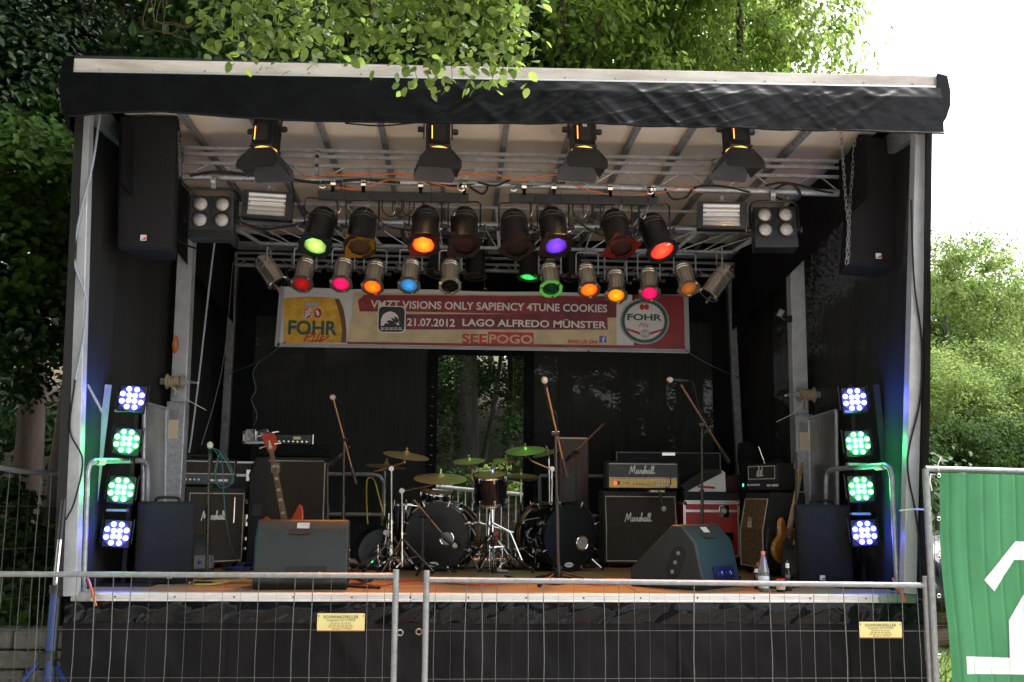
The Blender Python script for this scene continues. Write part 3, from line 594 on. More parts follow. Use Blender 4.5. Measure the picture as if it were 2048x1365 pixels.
# ---------------------------------------------------------------- lamps
def lens_mat(name, col, es, dark=False):
    """gel over a lamp: brighter round the filament, its glass glossy"""
    m = bpy.data.materials.new(name); m.use_nodes = True; n = m.node_tree; L = n.links.new; b = n.nodes['Principled BSDF']
    b.inputs['Base Color'].default_value = (*[c*.3+.004 for c in col], 1); b.inputs['Roughness'].default_value = .12 if es > .02 or es == 0 else .5; b.inputs['Coat Weight'].default_value = .5 if es > .02 else 0
    if es <= .02: b.inputs['Specular IOR Level'].default_value = .25
    if es > 0:
        tc = n.nodes.new('ShaderNodeTexCoord'); mp = n.nodes.new('ShaderNodeMapping'); mp.inputs['Scale'].default_value = (13,9,9); L(tc.outputs['Object'], mp.inputs[0])
        ln = n.nodes.new('ShaderNodeVectorMath'); ln.operation = 'LENGTH'; L(mp.outputs[0], ln.inputs[0])
        nz = n.nodes.new('ShaderNodeTexNoise'); nz.inputs['Scale'].default_value = 26; L(tc.outputs['Object'], nz.inputs['Vector'])
        r = n.nodes.new('ShaderNodeMapRange'); r.inputs['From Min'].default_value = 0; r.inputs['From Max'].default_value = 1.15; r.inputs['To Min'].default_value = es*1.25; r.inputs['To Max'].default_value = es*.11; L(ln.outputs['Value'], r.inputs[0])
        mu = n.nodes.new('ShaderNodeMath'); mu.operation = 'MULTIPLY'; r2 = n.nodes.new('ShaderNodeMapRange'); r2.inputs['To Min'].default_value = .6; r2.inputs['To Max'].default_value = 1.4; L(nz.outputs[0], r2.inputs[0]); L(r.outputs[0], mu.inputs[0]); L(r2.outputs[0], mu.inputs[1])
        b.inputs['Emission Color'].default_value = (*col, 1); L(mu.outputs[0], b.inputs['Emission Strength'])
    return m
LN = {k: lens_mat('lens '+k, c, e) for k, c, e in (
    ('lime', (.50,.85,.16), .38), ('amber off', (.10,.045,.01), .015), ('orange lit', (1,.13,.008), 1.0), ('dark red', (.05,.006,.003), .012), ('dark', (.02,.008,.005), .005),
    ('violet lit', (.18,.05,.85), .36), ('red lit', (1,.045,.02), .75), ('deep red', (.42,.008,.008), .2), ('magenta', (.80,.008,.10), .36), ('orange', (1,.12,.006), .6),
    ('blue', (.04,.26,.62), .28), ('black', (.004,.004,.008), 0), ('green dark', (.004,.05,.02), .05), ('amber', (1,.30,.008), .4), ('brown', (.33,.10,.018), .28), ('green', (.03,.7,.12), .45))}  # unlit lenses also get a faint glow of their own
GELG = mat('green gel frame', (.10,.32,.06), .4, 0, .2, 10, emit=(.05,.4,.04), es=.12)  # frame given a faint glow of its own, though no lamp
GELR = mat('loose red gel sheet', (.09,.004,.004), .3, 0, .1, 10); GELA = mat('loose amber gel sheet', (.14,.065,.004), .3, 0, .1, 10)
GELK = mat('dark gel sheet', (.008,.004,.004), .3, 0, .1, 10); GELT = mat('dark green gel sheet', (.003,.014,.009), .3, 0, .1, 10)
def spot(o, col, watts, size=46):
    l = bpy.data.lights.new('lamp', 'SPOT'); l.energy = watts; l.color = col; l.spot_size = rad(size); l.spot_blend = .6; l.shadow_soft_size = .06
    q = bpy.data.objects.new('lamp', l); COL.objects.link(q); q.parent = o; q.location = (0,0,-.05); return q
def par(name, label, lens, top, Y, th, R, Lg, m, fm, lm, group, hang, gel=None, light=None):
    """a lantern: its axis is local z, the lens at z=0 looking down -z; hang = (pixel y of the bar it hangs from)"""
    s = SCL(Y); n = Vector(((lens[0]-top[0])/s/Lg*.75, -math.cos(th), -math.sin(th))).normalized()
    c = W(lens[0], lens[1], Y-.5*Lg*math.cos(th))
    t = thing(name, label, 'stage lamp', c, 0, group); q = n.to_track_quat('-Z', 'Y'); t.rotation_mode = 'QUATERNION'; t.rotation_quaternion = q
    prof = [(R*.97,-.002),(R*1.0,.012),(R*.97,.03),(R*.95,Lg*.60),(R*.99,Lg*.61),(R*.99,Lg*.635),(R*.93,Lg*.645),(R*.93,Lg*.69),(R*.97,Lg*.70),(R*.97,Lg*.715),(R*.90,Lg*.73)]
    prof += [(R*.90*math.cos(a), Lg*.76+R*.75*math.sin(a)) for a in [rad(x) for x in (0,18,36,54,72,84)]] + [(R*.05, Lg*.76+R*.75)]
    MB().lathe(prof, 28).build('can', m, t)
    MB().lathe([(R*.94,-.001),(R*.93,.05),(R*.5,.09),(.001,.09)], 24).build('reflector', SILV if m is SILV else BLK, t)
    oc = [(R*1.22*math.cos(rad(22.5+45*i)), R*1.22*math.sin(rad(22.5+45*i))) for i in range(8)]
    fb = MB(); ic = circ(R*.86, 8); ic = [(R*.86*math.cos(rad(22.5+45*i)), R*.86*math.sin(rad(22.5+45*i))) for i in range(8)]
    ir = circ(R*.86, 32); orr = [oc[i//4] if i % 4 == 0 else tuple(Vector(oc[i//4]).lerp(Vector(oc[(i//4+1) % 8]), (i % 4)/4)) for i in range(32)]
    ir = [(R*.86*math.cos(rad(22.5+11.25*i)), R*.86*math.sin(rad(22.5+11.25*i))) for i in range(32)]
    for z0, fl in ((-.014, True), (-.004, False)):
        fb.add([(x, y, z0) for x, y in orr]+[(x, y, z0) for x, y in ir], [((i+1) % 32, i, 32+i, 32+(i+1) % 32) if fl else (i, (i+1) % 32, 32+(i+1) % 32, 32+i) for i in range(32)])
    fb.add([(x, y, -.014) for x, y in orr]+[(x, y, -.004) for x, y in orr], [(i, (i+1) % 32, 32+(i+1) % 32, 32+i) for i in range(32)])
    fb.add([(x, y, -.014) for x, y in ir]+[(x, y, -.004) for x, y in ir], [((i+1) % 32, i, 32+i, 32+(i+1) % 32) for i in range(32)])
    fb.build('gel_frame', fm, t, smooth=20)
    MB().lathe([(R*.88,.004),(R*.7,-.004),(R*.4,-.010),(.001,-.012)], 28).build('lens', lm, t)
    if gel:
        gm, rot, sc = gel; a = R*sc
        MB().add([(x*a, y*a, -.018+.02*x*y) for x, y in [Matrix.Rotation(rot, 2) @ Vector(p) for p in ((-1,-1),(1,-1),(1,1),(-1,1))]] + [(R*.8*math.cos(i*.3927), R*.8*math.sin(i*.3927), -.0175) for i in range(16)],
            [(0,1,4+14,4+12), (0,4+12,4+10), (1,2,4+2,4+0), (1,4+0,4+14), (2,3,4+6,4+4), (2,4+4,4+2), (3,0,4+10,4+8), (3,4+8,4+6)]).build('gel_sheet', gm, t)
    for a in (45, 165, 285): MB().box(-.012, .012, R*.9, R*1.12, -.026, -.003, Matrix.Rotation(rad(a), 4, 'Z')).build('frame_clip', m, t)
    # yoke in world directions, brought into the lantern's own axes
    qi = q.inverted(); upl = qi @ Vector((0,0,1)); side = qi @ Vector((1,0,0)); side.z = 0; side.normalize()
    piv = Vector((0,0,Lg*.5)); top_z = W(lens[0], hang, Y).z; hgt = max(.06, top_z-(c+q @ piv).z); w = R*1.14
    # the hanger reaches straight up to the bar
    yk = [piv+side*w, piv+side*w+upl*(hgt-.02), piv+side*(w-.02)+upl*hgt, piv-side*(w-.02)+upl*hgt, piv-side*w+upl*(hgt-.02), piv-side*w]
    tube(yk, .0075, 6).build('yoke', m if m is not SILV else GALV, t)
    for sg in (-1, 1):
        k = piv+side*(w*sg); MB().tube([k-side*.01*sg, k+side*.035*sg], .014, 8).tube([k+side*.03*sg, k+side*.045*sg], .024, 6).build('knob', BLK, t)
    tube([piv+upl*hgt-upl*.005, piv+upl*(hgt+.05)], .01, 6).build('hook_bolt', GALV, t)
    if light: spot(t, *light)
    return t
PB, PS, PR = 'black lanterns on the two front bars', 'silver lanterns in the lower row', 'black lanterns at the rear'
TH = rad(58)
for lens, top, lm, gel, lab, lit, fm in (
    ((631,490),(645,412),'lime',(GELT,.5,1.05),'black lantern with glowing lime green lens, leftmost on the bars',((.5,1,.2),16),BLK),
    ((720,492),(722,412),'amber off',(GELA,.1,1.02),'black lantern with unlit amber gel, second on the left bar',None,BLK),
    ((847,488),(852,420),'orange lit',(GELR,0,.98),'black lantern glowing bright orange on the left bar',((1,.25,.04),120),BLK),
    ((928,490),(928,422),'dark red',(GELK,.2,1.05),'black lantern with dark crumpled red gel, rightmost on the left bar',None,BLK),
    ((1034,494),(1025,425),'dark',(GELK,.6,1.05),'unlit black lantern, leftmost on the right bar',None,BLK),
    ((1112,490),(1103,427),'violet lit',(GELK,.15,1.08),'black lantern glowing violet on the right bar',((.4,.15,1),20),BLK),
    ((1242,494),(1228,428),'dark red',(GELR,.25,1.08),'unlit black lantern with loose dark red gel corners on the right bar',None,BLK),
    ((1324,501),(1298,425),'red lit',None,'black lantern glowing red, rightmost on the right bar',((1,.09,.03),90),BLK)):
    par('par_lamp', lab, lens, top, .72, TH, .115, .42, BLK, fm, LN[lm], PB, 398+(lens[0]-631)*.02, gel, lit)
TS = rad(54)
for lens, top, lm, lab, lit, fm in (
    ((604,567),(608,510),'deep red','silver lantern with deep red lens at the left banner corner',None,SILVD),
    ((682,567),(684,508),'magenta','silver lantern with magenta lens in the left half of the row',None,SILVD),
    ((745,573),(751,512),'orange','silver lantern with orange lens in the left half of the row',((1,.3,.05),70),SILVD),
    ((818,570),(823,516),'blue','silver lantern with pale blue lens',None,SILVD),
    ((900,571),(900,520),'black','silver lantern with a black lens and no frame, centre of the row',None,SILV),
    ((1102,577),(1101,520),'green dark','silver lantern with a bright green octagonal frame',None,GELG),
    ((1178,579),(1176,523),'orange','silver lantern with orange lens in the right half of the row',((1,.3,.05),70),SILVD),
    ((1232,590),(1240,528),'amber','silver lantern with amber yellow lens',((1,.5,.1),30),SILVD),
    ((1299,586),(1308,527),'magenta','silver lantern with magenta lens in the right half of the row',None,SILVD),
    ((1377,576),(1372,522),'brown','silver lantern with unlit brown lens near the right end of the row',None,SILV)):
    par('par_lamp', lab, lens, top, 2.1, TS, .093, .36, SILV, fm, LN[lm], PS, 497+(lens[0]-604)*.015, None, lit)
def side_par(label, a, b_, Y, hang):
    """silver can seen from the side: a is its tail pixel, b_ its mouth pixel"""
    A, B = W(*a, Y), W(*b_, Y-.05); Lg = (B-A).length; R = .095
    t = thing('par_lamp', label, 'stage lamp', B, 0, PS); q = (B-A).to_track_quat('-Z', 'Y'); t.rotation_mode = 'QUATERNION'; t.rotation_quaternion = q
    prof = [(R*.97,0),(R*1.05,.005),(R*1.05,.02),(R*.97,.03),(R*.95,Lg*.55),(R*1.0,Lg*.56),(R*1.0,Lg*.6),(R*.93,Lg*.61),(R*.93,Lg*.7),(R*.98,Lg*.71),(R*.98,Lg*.73),(R*.9,Lg*.75)] + [(R*.9*math.cos(rad(x)), Lg*.76+R*.8*math.sin(rad(x))) for x in (0,25,50,75)] + [(.001, Lg*.76+R*.8)]
    MB().lathe(prof, 28).build('can', SILV, t); MB().lathe([(R*.9,.01),(.001,.02)], 24).build('lens', LN['black'], t)
    qi = q.inverted(); upl = qi @ Vector((0,0,1)); fw = qi @ Vector((0,-1,0)); piv = Vector((0,0,Lg*.5)); h_ = W(a[0], hang, Y).z-(B+q @ piv).z
    for sg in (-1, 1): tube([piv+fw*R*1.1*sg, piv+fw*R*1.1*sg+upl*max(.05,h_)], .008, 6).build('yoke', GALV, t)
    tube([piv+fw*R*1.1+upl*max(.05,h_), piv-fw*R*1.1+upl*max(.05,h_)], .008, 6).build('yoke', GALV, t)
    for a_ in (0, 120, 240): MB().box(-.012, .012, R*.9, R*1.22, -.03, .006, Matrix.Rotation(rad(a_), 4, 'Z')).build('frame_clip', SILV, t)
side_par('silver lantern lying slanted at the left end of the lower row', (518,512), (556,568), 2.1, 500)
side_par('silver lantern lying slanted at the right end of the lower row', (1463,528), (1416,592), 2.1, 500)
for lens, top, lm, th, lab, lit in (((872,545),(892,502),'dark',rad(75),'black rear lantern leaning left behind the orange one',None), ((950,552),(952,485),'dark',rad(80),'black rear lantern with flat grey underside',None),
        ((1057,554),(1066,485),'green',rad(80),'black rear lantern with glowing green lens',((.05,1,.2),9)), ((1147,552),(1135,490),'dark',rad(75),'black rear lantern right of the green one',None)):
    par('par_lamp', lab, lens, top, 2.75, th, .105, .40, BLK, BLK, LN[lm], PR, 472, None, lit)
def lamp_bar(label, a, b_, Y, h=.075):
    A, B = W(*a, Y), W(*b_, Y); t = thing('lamp_bar', label, 'lamp bar', A); v = B-A
    beam((0,0,0), v, .05, h).build('channel', DKG, t, bevel=.004)
    for k in (.10, .30, .68, .97):
        p = v*k; MB().box(p.x-.014, p.x+.014, -.028, .02, h*.3, h*.9).lathe([(.036,-.02),(.036,.02),(.029,.02),(.029,-.02),(.036,-.02)], 16, Matrix.Translation(p+Vector((0,0,.105))) @ Matrix.Rotation(rad(90),4,'Y')).build('hook_clamp', CHROME, t)
    for k in (0.03, .95): MB().tube([v*k+Vector((.03*math.cos(a_*.7), -.03, h*.5+.045+.03*math.sin(a_*.7))) for a_ in range(9)], .006, 6, True).build('eye_bolt', CHROME, t)
    for k in (.43, .5, .56): tube(curve([v*k+Vector((0,-.01,-.03)), v*k+Vector((0,-.02,-.12)), v*k+Vector((.07,-.01,-.17)), v*k+Vector((.16,0,-.11)), v*k+Vector((.17,0,-.03))]), .006, 5).build('plug_lead', RUBB, t)
    for k in (.16, .33, .52, .74, .92): tube(curve([v*k+Vector((0,-.03,.13)), v*k+Vector((.02,-.05,-.02)), v*k+Vector((-.02,-.04,-.16)), v*k+Vector((-.05,0,-.1))]), .0025, 4).build('safety_wire', CHROME, t)
    return t
lamp_bar('long black lamp bar on the left, carrying four lanterns', (636,391), (937,397), .72)
lamp_bar('long black lamp bar on the right, carrying four lanterns', (1018,397), (1314,403), .72)
lamp_bar('short dark lamp bar at the rear, carrying four lanterns', (872,468), (1150,474), 2.75, .05)
# profile spots with barn doors
def barn(label, px, Y, yaw, group='barn door spotlights under the valance'):
    c = W(px, 302, Y); t = thing('theatre_spotlight', label, 'spotlight', c, yaw, group)
    b = box(-.085, .085, -.085, .085, .0, .26); b.box(-.095, .095, -.095, .095, .0, .02); b.build('housing', BLK, t, bevel=.012)
    for i in range(5):
        for x in (-.088, .086): box(x, x+.003, -.06, .06, .07+i*.034, .085+i*.034).build('vent_fin', DKG, t)
    box(-.045, .045, -.090, -.0865, .05, .2).build('access_plate', DKG, t, bevel=.004)
    box(-.062, -.056, -.089, -.0862, .06, .17).build('vent_slot', mat('glowing vent slot', (.3,.12,.02), .5, 0, 0, emit=(1,.33,.05), es=.9), t)
    MB().lathe([(.083,-.012),(.09,0),(.09,.012),(.083,.004)], 24).build('lens_ring', mat('warm lit ring', (.5,.25,.06), .4, .5, .2, 8, emit=(1,.40,.08), es=.45), t)  # lamp light on ring and vent slot is put in as emission
    MB().lathe([(.082,-.004),(.05,-.016),(.001,-.022)], 20).build('lens', lens_mat('warm spotlight lens', (1,.42,.10), .8) if 'warm spotlight lens' not in bpy.data.materials else bpy.data.materials['warm spotlight lens'], t)
    for k, (ang, L_, w0, w1, tilt) in enumerate(((0,.20,.09,.165,16), (90,.17,.08,.13,26), (180,.20,.09,.165,40), (270,.17,.08,.13,30))):
        Rz = Matrix.Rotation(rad(ang), 4, 'Z') @ Matrix.Translation((0,-.092,-.015)) @ Matrix.Rotation(rad(-tilt), 4, 'X')
        MB().prism([(-w0,0),(w0,0),(w1,-L_*.55),(w1,-L_*.85),(w1*.93,-L_),(-w1*.93,-L_),(-w1,-L_*.85),(-w1,-L_*.55)], -.0015, .0015, Rz @ Matrix.Rotation(rad(90), 4, 'X')).build('barn_door', DKG, t)
    for sx in (-1, 1):
        box(sx*.112-.004, sx*.112+.004, -.012, .012, .1, .42).build('yoke', BLK, t); MB().lathe([(0,0),(.022,0),(.026,.03),(.02,.045),(0,.045)], 8, Matrix.Translation((sx*.115,0,.17)) @ Matrix.Rotation(rad(90*sx),4,'Y')).build('knob', BLK, t)
    box(-.116, .116, -.012, .012, .415, .423).build('yoke_bridge', BLK, t)
    l = bpy.data.lights.new('lamp', 'SPOT'); l.energy = 4; l.color = (1,.55,.22); l.spot_size = rad(75); l.spot_blend = .5; l.shadow_soft_size = .05
    q = bpy.data.objects.new('lamp', l); COL.objects.link(q); q.parent = t; q.location = (0,0,-.03); q.rotation_euler = (rad(8),0,0)
    t.rotation_euler = (rad(-6), 0, yaw)
for px, yw, lab in ((531,rad(-14),'barn door spotlight nearest the left hanging speaker'), (876,rad(10),'barn door spotlight left of the middle, plain housing'), (1165,rad(8),'barn door spotlight with a white number sticker'), (1474,rad(10),'barn door spotlight nearest the right hanging speaker')):
    barn(lab, px, .30, yw)
st = box(-.016, .016, -.0915, -.0905, .165, .20); ob = [o for o in bpy.data.objects if o.get('label') == 'barn door spotlight with a white number sticker'][0]
st.build('sticker', WHITEP, ob); text_mb('0', h=.024).build('sticker_print', INK, ob, M=Matrix.Translation((-.008,-.092,.170)) @ FRONT)
# four lamp blinders and strobes
def blinder(label, px, py, Y, rz, tilt):
    c = W(px, py, Y); t = thing('blinder_lamp', label, 'stage lamp', c, rz, 'four lamp blinders'); t.rotation_euler = (tilt, 0, rz)
    w = .175
    b = box(-w, w, -.05, .10, -.19, .165); b.build('housing', DKG if rz == 0 else BLK, t, bevel=.008)
    box(-.008, .008, -.054, -.0505, -.10, .15).build('centre_bar', BLK, t); box(-w, w, -.055, -.0502, -.188, -.115).build('lower_panel', BLK, t, bevel=.003)
    for x in (-.085, .085):
        for z in (-.035, .095):
            Mx = Matrix.Translation((x,-.051,z)) @ Matrix.Rotation(rad(90),4,'X')
            MB().lathe([(.070,-.001),(.068,.008),(.058,.010),(.052,.002)], 24, Mx).build('lamp_ring', BLK, t)
            l_ = MB().lathe([(.052,.002),(.045,.007),(.025,.013),(.001,.016)], 24, Mx).build('lamp', mat('frosted lamp glass', (.50,.48,.47), .14, .75, .4, 60, .6, 90, stretch=(1,1,4)), t)
    yk = [(-w-.02,0,-.02),(-w-.02,0,.17)] + curve([(-w-.02,0,.17),(-w,0,.215),(-w+.05,0,.235)],3) + curve([(w-.05,0,.235),(w,0,.215),(w+.02,0,.17)],3) + [(w+.02,0,-.02)]
    tube(yk, .011, 8).build('yoke', BLK, t)
    for sx in (-1, 1):
        MB().lathe([(0,-.005),(.012,-.005),(.012,.025),(.03,.03),(.03,.045),(0,.045)], 10, Matrix.Translation((sx*w,0,-.02)) @ Matrix.Rotation(rad(90*sx),4,'Y')).build('knob', BLK, t)
        MB().lathe([(0,.0),(.014,.0),(.018,.01),(0,.014)], 8, Matrix.Translation((sx*.085,.02,.166))).build('cap', BLK, t)
    MB().box(-.02, .02, -.02, .02, .235, .29).lathe([(.040,-.02),(.040,.02),(.030,.02),(.030,-.02),(.04,-.02)], 14, Matrix.Translation((0,0,.30)) @ Matrix.Rotation(rad(90),4,'Y')).build('hook_clamp', GALV, t)
blinder('four lamp blinder hanging beside the left hanging speaker', 425, 435, .68, 0, 0)
blinder('four lamp blinder hanging beside the right hanging speaker', 1549, 456, .68, rad(-6), rad(-7))
def strobe(label, px, py, Y, rz):
    c = W(px, py, Y); t = thing('strobe_lamp', label, 'strobe', c, rz, 'strobe lamps')
    t.rotation_euler = (rad(-4), rad(2), rz)
    box(-.20, .20, .006, .09, -.115, .112).build('housing', BLK, t, bevel=.006)
    fr_ = MB().box(-.20, -.155, -.02, -.0105, -.112, .11).box(.145, .20, -.02, -.0105, -.112, .11).box(-.155, .145, -.02, -.0105, .095, .11).box(-.155, .145, -.02, -.0105, -.112, -.095); fr_.build('frame', DKG, t)
    def rf(u, v): return (-.154+.298*u, -.012-.0+.012*math.sin(v*3.14)+.0022*math.sin(v*31), -.094+.188*v)
    MB().grid(rf, 2, 40).build('reflector', mat('strobe reflector', (.55,.55,.58), .25, .5, .12, 20, stretch=(1,1,10)), t, smooth=90)
    tube([(-.13,-.016,.012), (.13,-.016,.012)], .006, 8).build('flash_tube', WHITEP, t)
    for i in range(5):
        for x in (-.185, .175): box(x, x+.016, -.0225, -.0205, -.04+i*.018, -.034+i*.018).build('vent', BLK, t)
    MB().box(-.012, .012, 0, .03, .112, .17).box(-.05, .05, 0, .06, .112, .125).build('hook_clamp', GALV, t)
strobe('strobe lamp with bright mirror reflector beside the left blinder', 535, 410, .66, rad(2))
strobe('strobe lamp with dull mirror reflector beside the right blinder', 1444, 431, .66, rad(-8))
# hanging speakers
SPL = mat('speaker badge', (.75,.72,.70), .35, 0, .05, 10); SPR = mat('speaker badge red', (.5,.03,.02), .4, 0, .05, 10)
def badge(t, x, y, z, s=.045):
    MB().prism(rrect(s, s, .004), 0, .004, Matrix.Translation((x,y,z)) @ FRONT).build('badge', SPL, t)
    MB().prism([(-s*.4,-s*.35),(s*.1,-s*.05),(s*.42,s*.2),(s*.42,-s*.35)], .0045, .0055, Matrix.Translation((x,y,z)) @ FRONT).build('badge_print', SPR, t)
def speaker(label, tl, tr, bl, br, Y, badge_u):
    a, b_, c, d = (W(*p, Y) for p in (bl, br, tr, tl)); o_ = (a+b_)/2
    t = thing('hanging_speaker', label, 'speaker', o_, 0, 'speakers hanging inside the front posts')
    D = Vector((0,.38,0)); ins = Vector((.07,0,0))
    q = [p-o_ for p in (a, b_, c, d)]
    MB().add(q+[q[0]+D+ins, q[1]+D-ins, q[2]+D-ins, q[3]+D+ins], [(0,1,2,3),(7,6,5,4),(0,4,5,1),(1,5,6,2),(2,6,7,3),(3,7,4,0)]).build('cabinet', CARP, t, bevel=.014)
    gq = [p.lerp((q[0]+q[2])/2, .035)+Vector((0,-.004,0)) for p in q]
    MB().grid(lambda u, v: tuple(gq[0].lerp(gq[1], u).lerp(gq[3].lerp(gq[2], u), v)+Vector((0,-.014*(math.sin(3.14*u)**.3)*(math.sin(3.14*v)**.3),0))), 16, 24).build('grille', GRIL, t, smooth=60)
    e = q[0].lerp(q[1], badge_u)+Vector((0,-.022,.085)); badge(t, *e)
    for k in (.2, .8):
        p = q[3].lerp(q[2], k)+Vector((0,.15,0)); tube([p+Vector((0,0,-.005)), p+Vector((0,0,.05))], .008, 6).build('eye_bolt', GALV, t)
speaker('tall black speaker hanging inside the left front post', (237,232), (356,232), (234,497), (345,501), .42, .48)
speaker('tall black speaker hanging tilted inside the right front post', (1716,268), (1825,280), (1694,530), (1806,538), .42, .55)
def chain(label, pts, Y):
    P = [W(*p, Y) for p in pts]; t = thing('hanging_chain', label, 'chain', P[0], 0, None); ln = 0; m = MB()
    for a, b_ in zip(P, P[1:]):
        L_ = (b_-a).length; k = max(1, int(L_/.042)); dr = (b_-a).normalized()
        for i in range(k):
            c = a.lerp(b_, (i+.5)/k)-t.location; u = dr.orthogonal().normalized() if i % 2 else dr.cross(dr.orthogonal()).normalized()
            m.tube([c+dr*(.026*math.cos(x)+(.006 if math.cos(x) > 0 else -.006))+u*.011*math.sin(x) for x in [j*.785 for j in range(8)]], .0032, 5, True)
    m.build('links', GALVD, t)
chain('bright steel chain beside the right hanging speaker, front strand', [(1682,268),(1691,390),(1697,452),(1693,528)], .36)
chain('steel chain close to the edge of the right hanging speaker', [(1709,282),(1705,345),(1700,400),(1697,525)], .40)
chain('dark steel chain beside the left hanging speaker', [(358,240),(358,300),(360,352)], .5)
# LED light towers
LEDB = lens_mat('blue led', (.09,.10,1.0), 9); LEDG = lens_mat('green led', (.08,1.0,.24), 5)
for m_ in (LEDB, LEDG):
    for nd in m_.node_tree.nodes:
        if nd.type == 'MAPPING': nd.inputs['Scale'].default_value = (38,38,38)
def led_panel(label, px, py, Y, colour, rz, tilt):
    c = W(px, py, Y); t = thing('led_panel', label, 'stage light', c, rz, 'led panels on the light towers'); t.rotation_euler = (rad(-8), tilt, rz)
    box(-.10, .10, .0, .07, -.105, .105).build('housing', BLK, t, bevel=.008)
    MB().prism([(x, y) for x, y in circ(.098, 28)], 0, .006, FRONT).build('face_plate', mat('led face plate', (.07,.07,.075), .35, .2, .1, 20), t)
    lm = LEDB if colour == 'b' else LEDG
    spots_ = [(.075*math.cos(rad(22.5+45*i)), .075*math.sin(rad(22.5+45*i))) for i in range(8)] + [(.030*math.cos(rad(45+90*i)), .030*math.sin(rad(45+90*i))) for i in range(4)]
    for x, z in spots_:
        o = bpy.data.objects.new('led', LEDM); COL.objects.link(o); o.parent = t; o.location = (x, -.008, z); setmat(o, lm)
    for sx in (-1, 1): box(sx*.112-.003, sx*.112+.003, .02, .05, -.07, .12).build('bracket', BLK, t)
    l = bpy.data.lights.new('glow', 'POINT'); l.energy = 1.7 if colour == 'b' else .9; l.color = (.05,.05,1) if colour == 'b' else (.04,1,.2); l.shadow_soft_size = .06
    q = bpy.data.objects.new('glow', l); COL.objects.link(q); q.parent = t; q.location = (0,-.085,0)
LEDM = MB().lathe([(.0205,.0),(.019,-.006),(.012,-.012),(.001,-.014)], 14, Matrix.Rotation(rad(-90),4,'X')).mesh('led', LEDB)
for i, (px, py, cc) in enumerate(((264,797,'b'),(253,883,'g'),(242,980,'g'),(233,1068,'b'))):
    led_panel(('top blue','upper green','lower green','bottom blue')[i]+' led panel of the left light tower', px, py, .55, cc, rad(10), rad(4))
for i, (px, py, cc) in enumerate(((1709,800,'b'),(1716,887,'g'),(1722,978,'g'),(1729,1066,'b'))):
    led_panel(('top blue','upper green','lower green','bottom blue')[i]+' led panel of the right light tower', px, py, .55, cc, rad(-10), rad(-3))
def tower(label, t0, b0, t1, b1, Y, m):
    B = W(*b0, Y); B.z = DECK; t = thing('light_tower', label, 'light stand', B)
    beam(W(*t0, Y)-B, W(*b0, Y)-B, .05, .012, up=Vector((0,1,0))).build('strip', m, t); beam(W(*t1, Y+.1)-B, W(*b1, Y+.1)-B, .03, .03).build('upright', BLK, t)
    a = W(*b1, Y+.1)-B; MB().box(a.x-.25, a.x+.25, -.1, .3, 0, .02).build('base_plate', BLK, t); beam((a.x,.1,.02), (a.x,.1,.5), .03).build('foot_post', BLK, t)
    for k in (.16, .45, .72): 
        p = W(*t1, Y+.1).lerp(W(*b1, Y+.1), k)-B; box(p.x-.12, p.x+.03, -.06, .0, p.z-.01, p.z+.008).build('cross_arm', GALVD, t)
tower('left light tower with pale strip carrying four led panels', (217,770), (180,1080), (278,770), (250,1120), .60, POSTM)
tower('right light tower with dark strip carrying four led panels', (1752,770), (1786,1085), (1700,770), (1726,1130), .60, DKG)
# ---------------------------------------------------------------- the banner
bTL, bTR, bBL, bBR = (W(*p, 3.0) for p in ((575,574),(1378,590),(557,693),(1380,707)))
BW = ((bTR-bTL).length+(bBR-bBL).length)/2+.02; BH = ((bTL-bBL).length+(bTR-bBR).length)/2
bx = (bBR-bBL).normalized()
BN = thing('banner', 'long printed cloth banner hanging under the lamps', 'banner', bBL); BN.rotation_euler = (0, -math.atan2(bx.z, bx.x), 0)
def pmat(name, col, var=.12, sc=3): return mat('print '+name, col, .45, 0, var, sc)
MB().grid(lambda u, v: (BW*u-.03*(1-v)*0, .004+.01*math.sin(u*9)*(v-.5), BH*v-.012*math.sin(u*3.14159*3)**2*(v > .9)), 60, 8).build('sheet', pmat('white', (.55,.54,.55), .04), BN, smooth=80)
def bl(cx, cy):
    return ((cx-45)/1950*BW, (1-(cy-31-(cx-60)*.0195)/284)*BH)
LAY = [0]
def pr(poly, m, lay, name='print', crop=True):
    pts = [bl(*p) for p in poly] if crop else poly
    return MB().add([(x, -.012-lay*.003, z) for x, z in pts], [tuple(range(len(pts)))]).build(name, m, BN, smooth=0)
def ptext(s, x0, x1, y0, y1, m, lay, bold=.012, shear=0.0):
    a = bl(x0, y1); b_ = bl(x1, y1); c = bl(x0, y0)
    return text_mb(s, w=b_[0]-a[0], h=c[1]-a[1], bold=bold, shear=shear).build('lettering', m, BN, M=Matrix.Translation((a[0], -.012-lay*.003, a[1])) @ FRONT, smooth=0)
GRY = pmat('grey edge', (.30,.30,.32)); RED = pmat('dark red', (.20,.018,.028), .45, 5); RED2 = pmat('wine', (.13,.014,.03), .55, 6); CRM = pmat('parchment', (.46,.37,.22), .22, 4); BEER = mat('print beer', (.52,.30,.02), .45, 0, .35, 9, dirt=(.36,.19,.01)); BEERD = pmat('beer brown', (.10,.045,.01), .3, 6)
DGR = pmat('dark green', (.008,.07,.05), .1); PRED = pmat('signal red', (.38,.02,.02), .1); PWH = pmat('letter white', (.62,.60,.57), .12, 30); PBLK = pmat('near black', (.010,.012,.018), .1); SIL = pmat('silver ring', (.30,.32,.33), .3, 8); FBB = pmat('soft blue', (.03,.09,.32), .1)
pr([(40,31),(62,31),(50,316),(28,316)], GRY, 0); pr([(42,300),(1990,338),(1996,350),(36,318)], GRY, 0)
pr([(1975,72),(1996,73),(1999,350),(1975,345)], GRY, 0)
